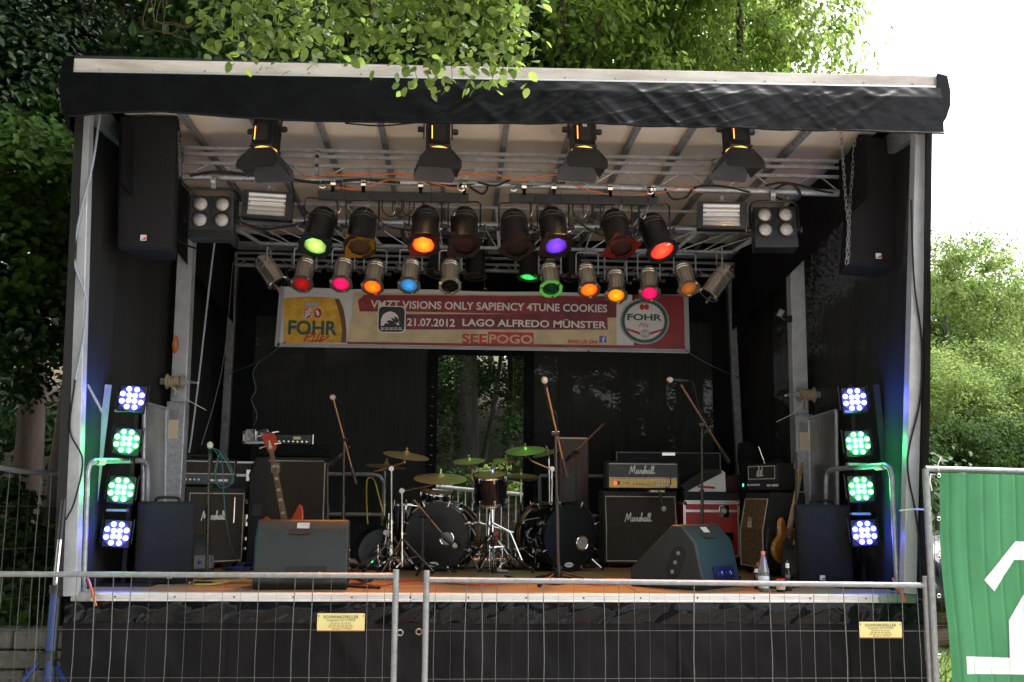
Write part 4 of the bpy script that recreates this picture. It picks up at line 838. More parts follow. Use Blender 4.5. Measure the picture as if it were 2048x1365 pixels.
pr([(62,92)]+[(62+ i*29, 92-8*math.sin(i*.35)) for i in range(1,9)]+[(320,92),(340,135),(353,190),(360,245),(360,300),(75,300)], BEER, 1)
pr([(300,90),(322,92),(342,135),(354,190),(361,245),(361,300),(338,300),(340,240),(330,180),(315,130)], BEERD, 2)
ptext('FOHR', 88, 318, 192, 262, DGR, 3, .03); ptext('Pils', 160, 262, 250, 296, PRED, 3, .0, .4)
pr([(145,283),(200,296),(262,288),(284,270),(278,262),(262,281),(200,290)], PRED, 3)
for cx_ in (176, 224):
    pr([(cx_+22*math.cos(i*.35), 160+27*math.sin(i*.35)) for i in range(18)], pmat('crest pale', (.55,.45,.38)), 3); pr([(cx_+19*math.cos(i*.35), 160+24*math.sin(i*.35)) for i in range(18)], PRED, 4)
for k in (-12, 0, 12): pr([(162,165+k),(190,145+k),(192,152+k),(164,172+k)], PWH, 5)
pr([(214,150),(222,145),(232,162),(226,176),(219,168)], PWH, 5)
pr([(162,128),(160,102),(172,116),(182,98),(194,114),(206,98),(214,116),(228,104),(224,128)], pmat('crown grey', (.33,.33,.36)), 3)
pr([(392,62),(1645,80),(1645,318),(365,303),(388,180)], CRM, 1)
pr([(410,98),(440,72),(1640,80),(1645,182),(1380,182),(1300,168),(640,152),(420,152)], RED, 2); pr([(638,165),(1300,165),(1500,172),(1600,180),(1604,240),(640,238)], RED2, 3)
pr([(1260,110),(1645,100),(1645,180),(1320,180)], RED2, 3.4)
pr([(365,296),(1728,316),(1975,318),(1975,335),(365,306)], RED, 4)
pr([(1646,70),(1732,72),(1728,316),(1646,314)], pmat('white', (.55,.54,.55)), 2); pr([(1722,70),(1972,75),(1974,322),(1728,318)], mat('print red field', (.21,.014,.02), .5, 0, .08, 3), 2)
ptext('VMZT VISIONS ONLY SAPIENCY 4TUNE COOKIES', 472, 1600, 98, 136, PWH, 5, .02)
ptext('21.07.2012', 645, 872, 184, 222, PWH, 5, .02); ptext('LAGO ALFREDO MÜNSTER', 908, 1595, 180, 222, PWH, 5, .02)
pr([(1030,250),(1247,254),(1247,308),(1030,305)], PRED, 4); ptext('SEE', 906, 1026, 258, 305, PRED, 5, .02); ptext('POGO', 1036, 1242, 262, 304, CRM, 5, .02)
ptext('FIND US ON', 1412, 1550, 288, 306, PRED, 5, .02); pr([(1562,270),(1596,271),(1596,303),(1562,302)], FBB, 5); ptext('f', 1574, 1590, 276, 303, PWH, 6, .02)
a = bl(572, 190); ww = bl(638,190)[0]-bl(506,190)[0]
for s_, m_, ly in ((1.0, PWH, 5), (.93, PBLK, 6)):
    MB().prism(rrect(ww*s_, ww*s_*.98, ww*.16), 0, .001, Matrix.Translation((a[0], -.012-ly*.003, a[1])) @ FRONT).build('emblem', m_, BN, smooth=0)
# swirling bird emblem: a pale bow of curved feathers
pr([(522,222),(523,190),(530,170),(545,158),(566,152),(588,160),(602,175),(606,192),(596,180),(580,176),(590,190),(576,184),(566,184),(580,198),(560,194),(548,200),(560,212),(542,208),(536,220)], PWH, 7)
pr([(586,206),(600,210),(608,196),(606,212),(612,218),(602,216),(598,222),(598,214)], PWH, 7)
for y_ in (230, 237):
    for i in range(5): pr([(521+i*21,y_),(538+i*21,y_),(538+i*21,y_+3),(521+i*21,y_+3)], PWH, 7)
cx_, cy_ = 1780, 200
for r_, m_, ly in ((120, SIL, 4), (112, DGR, 5), (97, SIL, 6), (94, pmat('white', (.55,.54,.55)), 7)):
    pr([(cx_+r_*math.cos(i*.1571), cy_+r_*.93*math.sin(i*.1571)) for i in range(40)], m_, ly, 'emblem')
ptext('FOHR', 1696, 1864, 164, 196, DGR, 8, .035); ptext('Pils', 1750, 1800, 208, 230, PRED, 8, 0, .4)
pr([(1692,232),(1780,262),(1868,236),(1866,246),(1780,276),(1696,244)], PRED, 8)
pr([(cx_+24*math.cos(i*.3), 262+22*math.sin(i*.3)) for i in range(21)], SIL, 9); ptext('FOHR', 1764, 1796, 255, 268, PWH, 10, 0)
for c_ in (1768, 1790): pr([(c_+12*math.cos(i*.4), 132+14*math.sin(i*.4)) for i in range(16)], PRED, 8)
pr([(1758,118),(1764,106),(1779,112),(1794,106),(1800,118)], SIL, 8)
for p in ((72,300),(540,327),(1026,339),(1510,342),(1024,48)): pr([(p[0]+5*math.cos(i), p[1]+5*math.sin(i)) for i in range(6)], INK, 6, 'eyelet')
# ropes that hold the banner
def cable(name, label, pts, r, m, Y=None, cat='cable', k=6, group=None):
    P = [W(p[0], p[1], p[2] if len(p) > 2 else Y) for p in pts]; o_ = P[0].copy()
    o = tube([p-o_ for p in curve(P, k)], r, 6).build(name, m); o.location = o_; return tag(o, label, cat, group)
cable('rope', 'pale blue rope from the left banner corner to the rear post', [(560,694,2.99),(520,722,3.5),(455,750,4.2)], .004, CORDB, cat='rope')
cable('rope', 'pale blue rope from the right banner corner to the rear post', [(1380,708,2.99),(1430,735,3.5),(1478,756,4.2)], .004, CORDB, cat='rope')
cable('rope', 'loose blue rope end dangling left of the banner', [(520,722,3.5),(506,745,3.5),(512,780,3.5),(503,800,3.5),(514,830,3.5),(508,852,3.5)], .0035, CORDB, cat='rope')
cable('rope', 'thin cord holding the top left banner corner to the rear truss', [(577,574,2.99),(572,540,4.08)], .004, CORDB, cat='rope'); cable('rope', 'thin cord holding the top right banner corner to the rear truss', [(1377,591,2.99),(1385,555,4.08)], .004, CORDB, cat='rope')
cable('rope', 'thin cord holding the middle of the banner to the rear truss', [(970,578,2.98),(968,545,4.06)], .004, CHROME, cat='rope')
# ---------------------------------------------------------------- amplifiers
STROKES = [[(0,-.15),(.3,.9),(.62,2.0),(.74,1.2),(.8,.35),(1.15,1.3),(1.55,2.15),(1.5,1.1),(1.55,.15),(1.85,.05)], [(2.55,.8),(2.25,1.0),(1.95,.55),(2.05,.05),(2.35,.25),(2.58,.9),(2.5,.15),(2.8,.1)],
    [(2.8,.1),(3.05,.95),(3.3,.85),(3.2,.2),(3.45,.1)], [(3.45,.1),(3.85,1.0),(3.95,.45),(3.8,.0),(3.5,.1)], [(3.95,.2),(4.35,1.5),(4.45,2.1),(4.25,1.8),(4.15,0),(4.4,.8),(4.65,.85),(4.6,.15),(4.85,.1)],
    [(5.5,.8),(5.2,1.0),(4.92,.55),(5.0,.05),(5.3,.25),(5.53,.9),(5.45,.15),(5.7,.15)], [(5.7,.15),(6.1,1.5),(6.15,2.1),(5.95,1.7),(5.9,.15),(6.15,.1)], [(6.15,.1),(6.55,1.5),(6.6,2.1),(6.4,1.7),(6.35,.15),(6.65,.1),(6.9,.35)]]
def script_logo(w, n=8, r=.019):
    s = w/6.9; b = MB()
    for st_ in STROKES[:n]: b.tube([(p.x*s, p.y*s, 0) for p in curve([(x, y, 0) for x, y in st_], 4)], w*r, 6)
    return b
def amp_cab(label, x, y, rz, w=.76, h=.755, d=.36, group=None, grille=BROWNG, slant=True, logo=True, wheels=True, z=DECK):
    t = thing('speaker_cabinet', label, 'speaker cabinet', (x, y, z), rz, group); b0 = .04 if wheels else .0
    prof = [(0,b0),(0,b0+(h-b0)*.5),(.07 if slant else 0,h),(d,h),(d,b0)]
    MB().prism([(-p[0], p[1]) for p in prof], -w/2, w/2, Matrix(((0,0,1,0),(-1,0,0,0),(0,1,0,0),(0,0,0,1)))).build('shell', TOLEX, t, bevel=.012)
    hm = b0+(h-b0)*.5; e = .03; sl = .07 if slant else 0
    def yz(v): return (-.004, v) if v <= hm else (-.004+sl*(v-hm)/(h-hm), v)
    MB().add([(sx*(w/2-e), *yz(v)) for v in (b0+e, hm, h-e-.03) for sx in (-1, 1)], [(0,1,3,2),(2,3,5,4)]).build('grille', grille, t, smooth=0)
    pp = [(-(w/2-e),*yz(b0+e)), ((w/2-e),*yz(b0+e)), ((w/2-e),*yz(hm)), ((w/2-e),*yz(h-e-.03)), (-(w/2-e),*yz(h-e-.03)), (-(w/2-e),*yz(hm))]
    tube([Vector(p)+Vector((0,-.003,0)) for p in pp], .0055, 5, True).build('piping', CREAMP, t)
    if slant: tube([Vector(pp[5])+Vector((0,-.002,0)), Vector(pp[2])+Vector((0,-.002,0))], .003, 4).build('seam', TOLEX, t)
    if logo: script_logo(.27).build('badge', WHITEP, t, M=Matrix.Translation((-.165,-.016+.012,hm+.055)) @ FRONT)
    for sx in (-1, 1):
        MB().prism(rrect(.20,.12,.02), 0, .006, Matrix.Translation((sx*(w/2+.0),d*.5,h*.62)) @ Matrix.Rotation(rad(90*sx),4,'Z') @ FRONT).build('side_handle', BLK, t)
        if wheels:
            for yy in (.06, d-.06): MB().lathe([(0,-.012),(.022,-.012),(.022,.012),(0,.012)], 12, Matrix.Translation((sx*(w/2-.06),yy,.022)) @ Matrix.Rotation(rad(90),4,'Y')).build('castor', RUBB, t)
    return t
def amp_head(label, x, y, z, rz, w=.74, h=.29, d=.22, group=None, gold=True, logo=True):
    t = thing('amplifier_head', label, 'amplifier', (x, y, z), rz, group)
    box(-w/2, w/2, 0, d, .015, h).build('shell', TOLEX, t, bevel=.012); e = .028
    box(-w/2+e, w/2-e, -.004, .002, .125, h-e).build('grille', BLK if gold else BROWNG, t)
    tube([(-w/2+e,-.005,.125),(w/2-e,-.005,.125),(w/2-e,-.005,h-e),(-w/2+e,-.005,h-e)], .004, 5, True).build('piping', WHITEP, t)
    box(-w/2+e, w/2-e, -.005, .002, .028, .118).build('control_panel', GOLDP if gold else DKG, t)
    if gold:
        for i in range(9): MB().lathe([(0,0),(.011,0),(.011,-.016),(.009,-.018),(0,-.018)], 10, Matrix.Translation((-.09+i*.033,-.005,.066)) @ Matrix.Rotation(rad(-90),4,'X')).build('knob', CREAMP, t)
        for i in range(6):
            for zz in (.048, .09): MB().lathe([(0,0),(.009,0),(.009,-.014),(0,-.015)], 8, Matrix.Translation((.13+i*.028,-.005,zz)) @ Matrix.Rotation(rad(-90),4,'X')).build('knob', WHITEP, t)
        box(-.29, -.268, -.008, -.004, .055, .09).build('switch', mat('red lit switch', (.6,.02,.02), .3, 0, 0, emit=(1,.05,.03), es=.8), t); box(-.255, -.233, -.008, -.004, .055, .09).build('switch', BLK, t); text_mb('JVM', w=.06, h=.02, shear=.3, bold=.02).build('panel_print', INK, t, M=Matrix.Translation((-.2,-.006,.06)) @ FRONT)
    else:
        for i in range(5): MB().lathe([(0,0),(.010,0),(.010,-.014),(0,-.015)], 8, Matrix.Translation((-.2+i*.04,-.005,.07)) @ Matrix.Rotation(rad(-90),4,'X')).build('knob', WHITEP, t)
        box(-.30, -.28, -.008, -.004, .055, .085).build('switch', mat('teal pilot light', (.02,.4,.3), .3, 0, 0, emit=(.1,1,.7), es=.3), t); MB().box(.08, .14, -.007, -.006, .055, .075).box(.155, .25, -.007, -.006, .055, .075).build('panel_print', WHITEP, t)
    if logo: script_logo(.26).build('badge', WHITEP, t, M=Matrix.Translation((-.14,-.010,.165)) @ FRONT)
    for sx in (-1, 1): MB().lathe([(0,0),(.018,0),(.018,.015),(0,.015)], 10, Matrix.Translation((sx*(w/2-.07),.06,0))).build('foot', RUBB, t)
    tube(curve([(-.1,d/2,h),(-.08,d/2,h+.025),(.08,d/2,h+.025),(.1,d/2,h)]), .010, 6).build('handle', RUBB, t); return t
xm = (PX(1208,2.8)+PX(1359,2.8))/2
amp_cab('large brown fronted speaker cabinet under the gold panel amplifier', xm, 2.8, rad(0), w=.755)
amp_head('amplifier head with gold control panel, right of the drums', PX(1287,2.8,1.76), 2.82, DECK+.755, rad(0), w=.735)
# left stack, turned to the right
xl_ = PX(432,2.55)
amp_cab('speaker cabinet with white script badge behind the left straight microphone', xl_, 2.45, rad(48), w=.66, slant=False)
tube([(0,0,0),(0,0,.24)], .008, 6).build('vertical_handle', CHROME, [o for o in bpy.data.objects if o.get('label','').startswith('speaker cabinet with white script')][0], M=Matrix.Translation((.19,-.012,.42)))
amp_head('dark amplifier head on the left cabinet', PX(405,2.6,1.9), 2.6, DECK+.755, rad(32), w=.68, h=.27, gold=False, logo=False)
# bass stack
def bass_cab():
    x = PX(572,3.0); w = .76; h = 1.06
    t = thing('bass_cabinet', 'tall bass speaker cabinet behind the red bass guitar', 'speaker cabinet', (x, 2.95, DECK), rad(6)); d = .42
    MB().prism([(-w/2,0),(w/2,0),(w/2,h),(-w/2+.06,h),(-w/2,h-.16)], 0, d, Matrix(((1,0,0,0),(0,0,1,0),(0,1,0,0),(0,0,0,1)))).build('shell', TOLEX, t, bevel=.012)
    box(-w/2+.18, w/2-.03, -.004, .002, .03, h-.04).build('grille', BROWNG, t); tube([(-w/2+.18,-.005,h-.04),(w/2-.03,-.005,h-.04),(w/2-.03,-.005,.03)], .006, 5).build('piping', CREAMP, t)
    MB().prism(rrect(.09,.10,.008), 0, .004, Matrix.Translation((-w/2+.25,-.006,h-.11)) @ FRONT).build('badge', mat('pewter badge', (.16,.15,.14), .4, .6, .2, 30), t)
    for r_ in (.032, .018): MB().tube([(-w/2+.25+r_*math.cos(i*.5), -.012, h-.11+r_*math.sin(i*.5)) for i in range(11)], .004, 5).build('badge_ring', CREAMP, t)
    box(-w/2+.04, -w/2+.13, -.006, .0, h*.45, h*.56).build('side_handle', BLK, t, bevel=.004)
    box(-w/2+.05, w/2+.02, .03, d, h, h+.13).build('dust_cover', CLOTHB, t, bevel=.03)
    return t
bass_cab()
t = thing('bass_amplifier', 'slim bass amplifier with yellow label on the bass cabinet', 'amplifier', (PX(590,3.1,2.2), 3.1, DECK+1.19), rad(4))
box(-.24, .17, 0, .25, 0, .10).build('shell', BLK, t, bevel=.006); box(-.02, .055, -.003, 0, .05, .078).build('label_plate', YEL, t)
for i in range(8): MB().lathe([(0,0),(.010,0),(.010,-.014),(0,-.015)], 8, Matrix.Translation((-.2+i*.045,-.002,.03)) @ Matrix.Rotation(rad(-90),4,'X')).build('knob', CHROME, t)
for sx in (-.25, .18): box(sx-.004, sx+.004, -.03, .02, 0, .10).build('rack_ear', CHROME, t)
def flight(label, x, y, z, rz, w, d, h, panel, edge=ALU, latches=2, handle=True, lid=.3, name='flight_case'):
    t = thing(name, label, 'flight case', (x, y, z), rz)
    box(-w/2, w/2, 0, d, .0, h).build('panel', panel, t); e = .018
    ed = MB()
    for sx in (-1, 1):
        for yy in (0, d): ed.box(sx*w/2-e, sx*w/2+e*.3, yy-e*.4, yy+e*.6, 0, h)
    for zz in (0, h-e):
        ed.box(-w/2-.002, w/2+.002, -e*.45, e*.6, zz, zz+e).box(-w/2-.004, -w/2+e, -.001, d, zz+.001, zz+e+.001).box(w/2-e, w/2+.004, -.001, d, zz+.001, zz+e+.001)
    ed.box(-w/2, w/2, -.006, .003, h*(1-lid)-.012, h*(1-lid)+.012); ed.build('edging', edge, t)
    for sx in (-1, 1):
        for zz in (.012, h-.012):
            MB().lathe([(.001,-.022),(.015,-.017),(.022,0),(.015,.017),(.001,.022)], 8, Matrix.Translation((sx*w/2,.0,zz))).build('ball_corner', CHROME, t)
    for i in range(latches):
        x_ = (-w/2+w*(i+.5)/latches) if latches > 1 else w*.22
        k = h*(1-lid); box(x_-.05, x_+.05, -.010, -.001, k-.06, k+.06).build('latch', CHROME, t, bevel=.004); MB().lathe([(0,0),(.026,0),(.026,-.008),(0,-.01)], 10, Matrix.Translation((x_,-.010,k)) @ Matrix.Rotation(rad(-90),4,'X')).build('latch_knob', GALV, t)
    if handle:
        x_ = w*.22; k = h*.33; box(x_-.085, x_+.085, -.008, -.001, k-.065, k+.065).build('handle_dish', CHROME, t, bevel=.006); box(x_-.06, x_+.06, -.010, -.0085, k-.04, k+.03).build('handle_recess', BLK, t); tube([(x_-.06,-.014,k+.02),(x_+.06,-.014,k+.02)], .010, 8).build('grip', RUBB, t)
    return t
DKP = mat('dark grey case laminate', (.045,.047,.05), .5, 0, .2, 8); SLP = mat('silver case laminate', (.40,.42,.45), .4, .5, .15, 10)
flight('silver edged flight case behind the left stack', PX(478,3.3,1.8), 3.25, DECK+.62, rad(10), .5, .4, .40, DKP, latches=2, handle=False, lid=.35)
flight('lower grey flight case with orange cable, behind the left stack', PX(478,3.3,1.5), 3.22, DECK, rad(10), .52, .42, .615, DKP, latches=1, handle=True)
flight('small silver utility case on top of the bass amplifier pile', PX(515,3.05,2.2), 3.0, DECK+1.19, rad(-4), .24, .2, .12, SLP, latches=2, handle=False)
flight('red flight case with steel corners behind the right wedge monitor', PX(1424,2.75), 2.7, DECK+.115, rad(2), .54, .45, .53, REDC, latches=1, lid=.16)
t = thing('case_trolley', 'black wheeled base under the red flight case', 'trolley', (PX(1424,2.75), 2.7, DECK), rad(2)); box(-.25, .25, .02, .43, .07, .113).build('board', BLK, t)
for sx in (-1, 1):
    for yy in (.07, .38): MB().lathe([(0,-.014),(.035,-.014),(.035,.014),(0,.014)], 12, Matrix.Translation((sx*.19,yy,.036)) @ Matrix.Rotation(rad(90),4,'Y')).build('castor', RUBB, t)
t = thing('black_case', 'black case lid lying on the red flight case', 'case', (PX(1424,2.75,1.7), 2.72, DECK+.648), rad(2)); box(-.29, .28, 0, .42, 0, .10).build('lid_shell', TOLEX, t, bevel=.012); box(-.285, .275, -.004, 0, .0, .014).build('lid_edging', ALU, t)
# long open case behind
t = thing('long_case', 'long black case with thin silver edge standing behind the gold amplifier', 'flight case', (PX(1340,3.7), 3.7, DECK), rad(0)); xw = (PX(1446,3.7)-PX(1236,3.7))/2; zt = W(1340,906,3.7).z-DECK
box(-xw, xw, 0, .3, 0, zt).build('panel', TOLEX, t); tube([(-xw,-.004,.0),(-xw,-.004,zt),(xw,-.004,zt),(xw,-.004,.0)], .009, 6).build('edging', GALV, t)
box(-.07, .07, -.010, 0, zt-.03, zt+.004).build('latch', CHROME, t)
# guitar bag: white gusset and black cloth, standing open on the lid
t = thing('keyboard_case', 'slanted black case with a white triangular side on the red flight case', 'case', (PX(1405,2.8,1.8), 2.8, DECK+.75), 0)
P2 = [W(1368,984,2.8), W(1452,984,2.8), W(1450,945,2.8), W(1443,941,2.8)]; P2 = [(p.x-t.location.x, p.z-t.location.z) for p in P2]
MB().prism(P2, -.0, .30, FRONT @ Matrix.Translation((0,0,-.3))).build('white_gusset', WHITEP, t)
P3 = [W(1360,972,2.8), W(1372,984,2.8), W(1443,946,2.8), W(1440,938,2.8), W(1405,940,2.8)]; P3 = [(p.x-t.location.x, p.z-t.location.z) for p in P3]
MB().prism(P3, -.0, .32, FRONT @ Matrix.Translation((0,0,-.305))).build('black_lid', TOLEX, t); q = W(1403,955,2.78)-t.location; box(q.x-.02, q.x+.02, -.012, .0, q.z-.05, q.z+.04).build('latch', CHROME, t)
MB().prism([(0,0),(.17,-.012),(.17,-.034),(0,-.022)], 0, .001, Matrix.Translation((P2[0][0]+.14,-.003,.06)) @ FRONT).build('red_tape', PRED, t)
# right small stack, turned to the left
def combo():
    t = amp_cab('tall patterned cloth speaker cabinet turned sideways by the right mast', PX(1506,2.1), 2.1, rad(-84), w=.60, h=.74, d=.40, grille=LEOP, slant=True, logo=False)
    b = MB()
    for i, hh in enumerate((.05,.10,.06,.09)): b.tube([(i*.028,0,0),(i*.028+.012,0,hh)], .0045, 6)
    b.tube([(0,0,0),(.11,0,.005)], .0045, 6); b.build('badge', CREAMP, t, M=Matrix.Translation((-.07,-.014,.42)))
    h_ = amp_head('boxy black amplifier head on the patterned cabinet', PX(1524,2.1,1.85), 2.1, DECK+.74, rad(-70), w=.46, h=.27, d=.30, gold=False, logo=False)
    b = MB()
    for i, hh in enumerate((.05,.09,.055,.08)): b.tube([(i*.024,0,0),(i*.024+.012,0,hh)], .0045, 6)
    b.tube([(0,0,0),(.10,0,.005)], .0045, 6); b.build('badge', WHITEP, h_, M=Matrix.Translation((-.06,-.012,.15)))
combo()
t = thing('gig_bag', 'upright black padded gig bag behind the patterned cabinet', 'bag', (PX(1515,2.7), 2.75, DECK)); a = W(1490,884,2.75)-t.location
MB().tube([(.05,0,.03), (.04,0,.5), (a.x+.08,0,a.z-.35), (a.x+.03,0,a.z-.12), (a.x,0,a.z)], [.20,.22,.13,.11,.07], 12).build('body', CLOTHB, t, smooth=80); tube([(a.x+.11,-.09,a.z-.05),(a.x+.22,-.10,a.z-.38)], .006, 5).build('zip', CHROME, t)
t = thing('guitar_case', 'dark reddish guitar case leaning between the red flight case and the gig bag', 'case', (PX(1475,3.0), 3.0, DECK)); a = W(1468,950,3.0)-t.location
MB().prism([(-.10,0),(.14,0),(.16,a.z*.5),(.08,a.z),(-.10,a.z)], 0, .14, FRONT @ Matrix.Translation((0,0,-.14))).build('shell', mat('oxblood case cloth', (.05,.012,.010), .6, 0, .3, 20, .3, 120), t, bevel=.02)
# wide black stage box behind the bass (left) and tall brown board behind the right bass drum
t = thing('brown_cabinet', 'tall brown cabinet back with dark round opening behind the right bass drum', 'speaker cabinet', (PX(1148,3.5), 3.5, DECK), rad(2)); h_ = W(1148,876,3.5).z-DECK; w_ = .155
box(-w_, w_, 0, .35, 0, h_).build('board', mat('brown painted board', (.085,.05,.036), .6, 0, .2, 5, .05, 40), t, bevel=.006); box(-w_, w_*.9, -.004, .0, h_-.012, h_+.004).build('top_edge', CREAMP, t)
MB().prism(circ(.085,20,0,h_*.66)[:11]+[(-.085,h_*.5),(.085,h_*.5)], 0, .003, Matrix.Translation((-.02,-.001,0)) @ FRONT).build('opening', BLK, t)
# ---------------------------------------------------------------- stage monitors and subwoofers
def wedge(label, x, y, rz, w=.70, h=.50, d=.62, name='wedge_monitor'):
    """seen from behind: tall back, long sloping speaker front facing the stage"""
    t = thing(name, label, 'monitor speaker', (x, y, DECK), rz)
    prof = [(0,0),(-.04,.05),(.03,h*.74),(.15,h),(.23,h),(d,.14),(d,0)]
    MB().prism([(p[0], p[1]) for p in prof], -w/2, w/2, Matrix(((0,0,1,0),(1,0,0,0),(0,1,0,0),(0,0,0,1)))).build('shell', WEDGE, t, bevel=.014)
    nx = Vector((0,.10,h*.87)).normalized()
    Mb = Matrix.Translation((.0,.09,h*.87)) @ Matrix.Rotation(-math.atan2(.12, h*.26),4,'X') @ FRONT
    MB().prism(rrect(.16,.05,.02), .0005, .004, Mb @ Matrix.Translation((-.02,-.035,.004))).build('handle_slot', RUBB, t)
    MB().prism(rrect(.09,.055,.003), .0005, .002, Mb @ Matrix.Translation((.0,.028,.004))).build('sticker', mat('grey sticker', (.40,.42,.42), .5, 0, .2, 40), t)
    MB().prism(rrect(.30,.11,.008), .001, .004, Matrix.Translation((.04,-.0255,.115)) @ Matrix.Rotation(rad(-11),4,'X') @ FRONT).build('connector_plate', BLK, t)
    for i in range(4): MB().lathe([(0,0),(.016,0),(.016,-.008),(.010,-.010),(0,-.006)], 10, Matrix.Translation((-.06+i*.065,-.028,.115)) @ Matrix.Rotation(rad(-90),4,'X')).build('socket', CHROME if i % 2 else BLUEM, t)
    for sx in (-1, 1):
        MB().prism(rrect(.12,.26,.058), -.003, .004, Matrix.Translation((sx*(w/2+.001),.20,.20)) @ Matrix.Rotation(rad(90*sx),4,'Z') @ FRONT @ Matrix.Rotation(rad(24*sx),4,'Z')).build('side_handle', RUBB, t)
        for zz in (-.07, .0, .07): MB().lathe([(0,.003),(.016,.003),(.016,.006),(0,.007)], 8, Matrix.Translation((sx*(w/2+.002),.20-.4*zz*1,.20+zz)) @ Matrix.Rotation(rad(90*sx),4,'Y')).build('bolt', GALVD, t)
    Mf = Matrix.Translation((0,.22,h)) @ Matrix.Rotation(math.atan2(-(h-.14), d-.22), 4, 'X')
    box(-w/2+.03, w/2-.03, .02, .49, .002, .006).build('grille', GRIL, t, M=Mf)
    return t
wedge('dark teal wedge monitor in front of the bass guitar', PX(606,.45), .30, rad(4), w=.68)
wedge('dark teal wedge monitor turned sideways at the right, white sticker on top', PX(1432,.55), .48, rad(46), w=.56, h=.48, d=.62)
wedge('small grey wedge peeking out behind the left subwoofer', PX(388,1.75), 1.6, rad(30), w=.34, h=.34, d=.4)
wedge('small grey wedge beside the leaning orange guitar', PX(1590,1.25), 1.2, rad(-30), w=.26, h=.34, d=.40)
def sub(label, x0, x1, top, Y, rz, bx_):
    a, b_ = PX(x0, Y), PX(x1, Y); w = b_-a; h = W((x0+x1)/2, top, Y).z-DECK
    t = thing('subwoofer', label, 'speaker', ((a+b_)/2, Y, DECK), rz, 'subwoofers on the deck'); box(-w/2, w/2, 0, .55, 0, h).build('cabinet', CARP, t, bevel=.014)
    MB().grid(lambda u, v: (-w/2+.02+(w-.04)*u, -.004-.012*(math.sin(3.14*u)*math.sin(3.14*v))**.25, .02+(h-.04)*v), 14, 18).build('grille', GRIL, t, smooth=60); badge(t, bx_*w, -.018, .065, .04)
    tube(curve([(-.09,.2,h),(-.07,.2,h+.03),(.07,.2,h+.03),(.09,.2,h)]), .012, 6).build('handle', RUBB, t)
sub('black subwoofer beside the left led panels', 268, 384, 1004, .75, rad(15), .1); sub('black subwoofer beside the right led panels', 1598, 1704, 1010, .75, rad(-17), -.05)
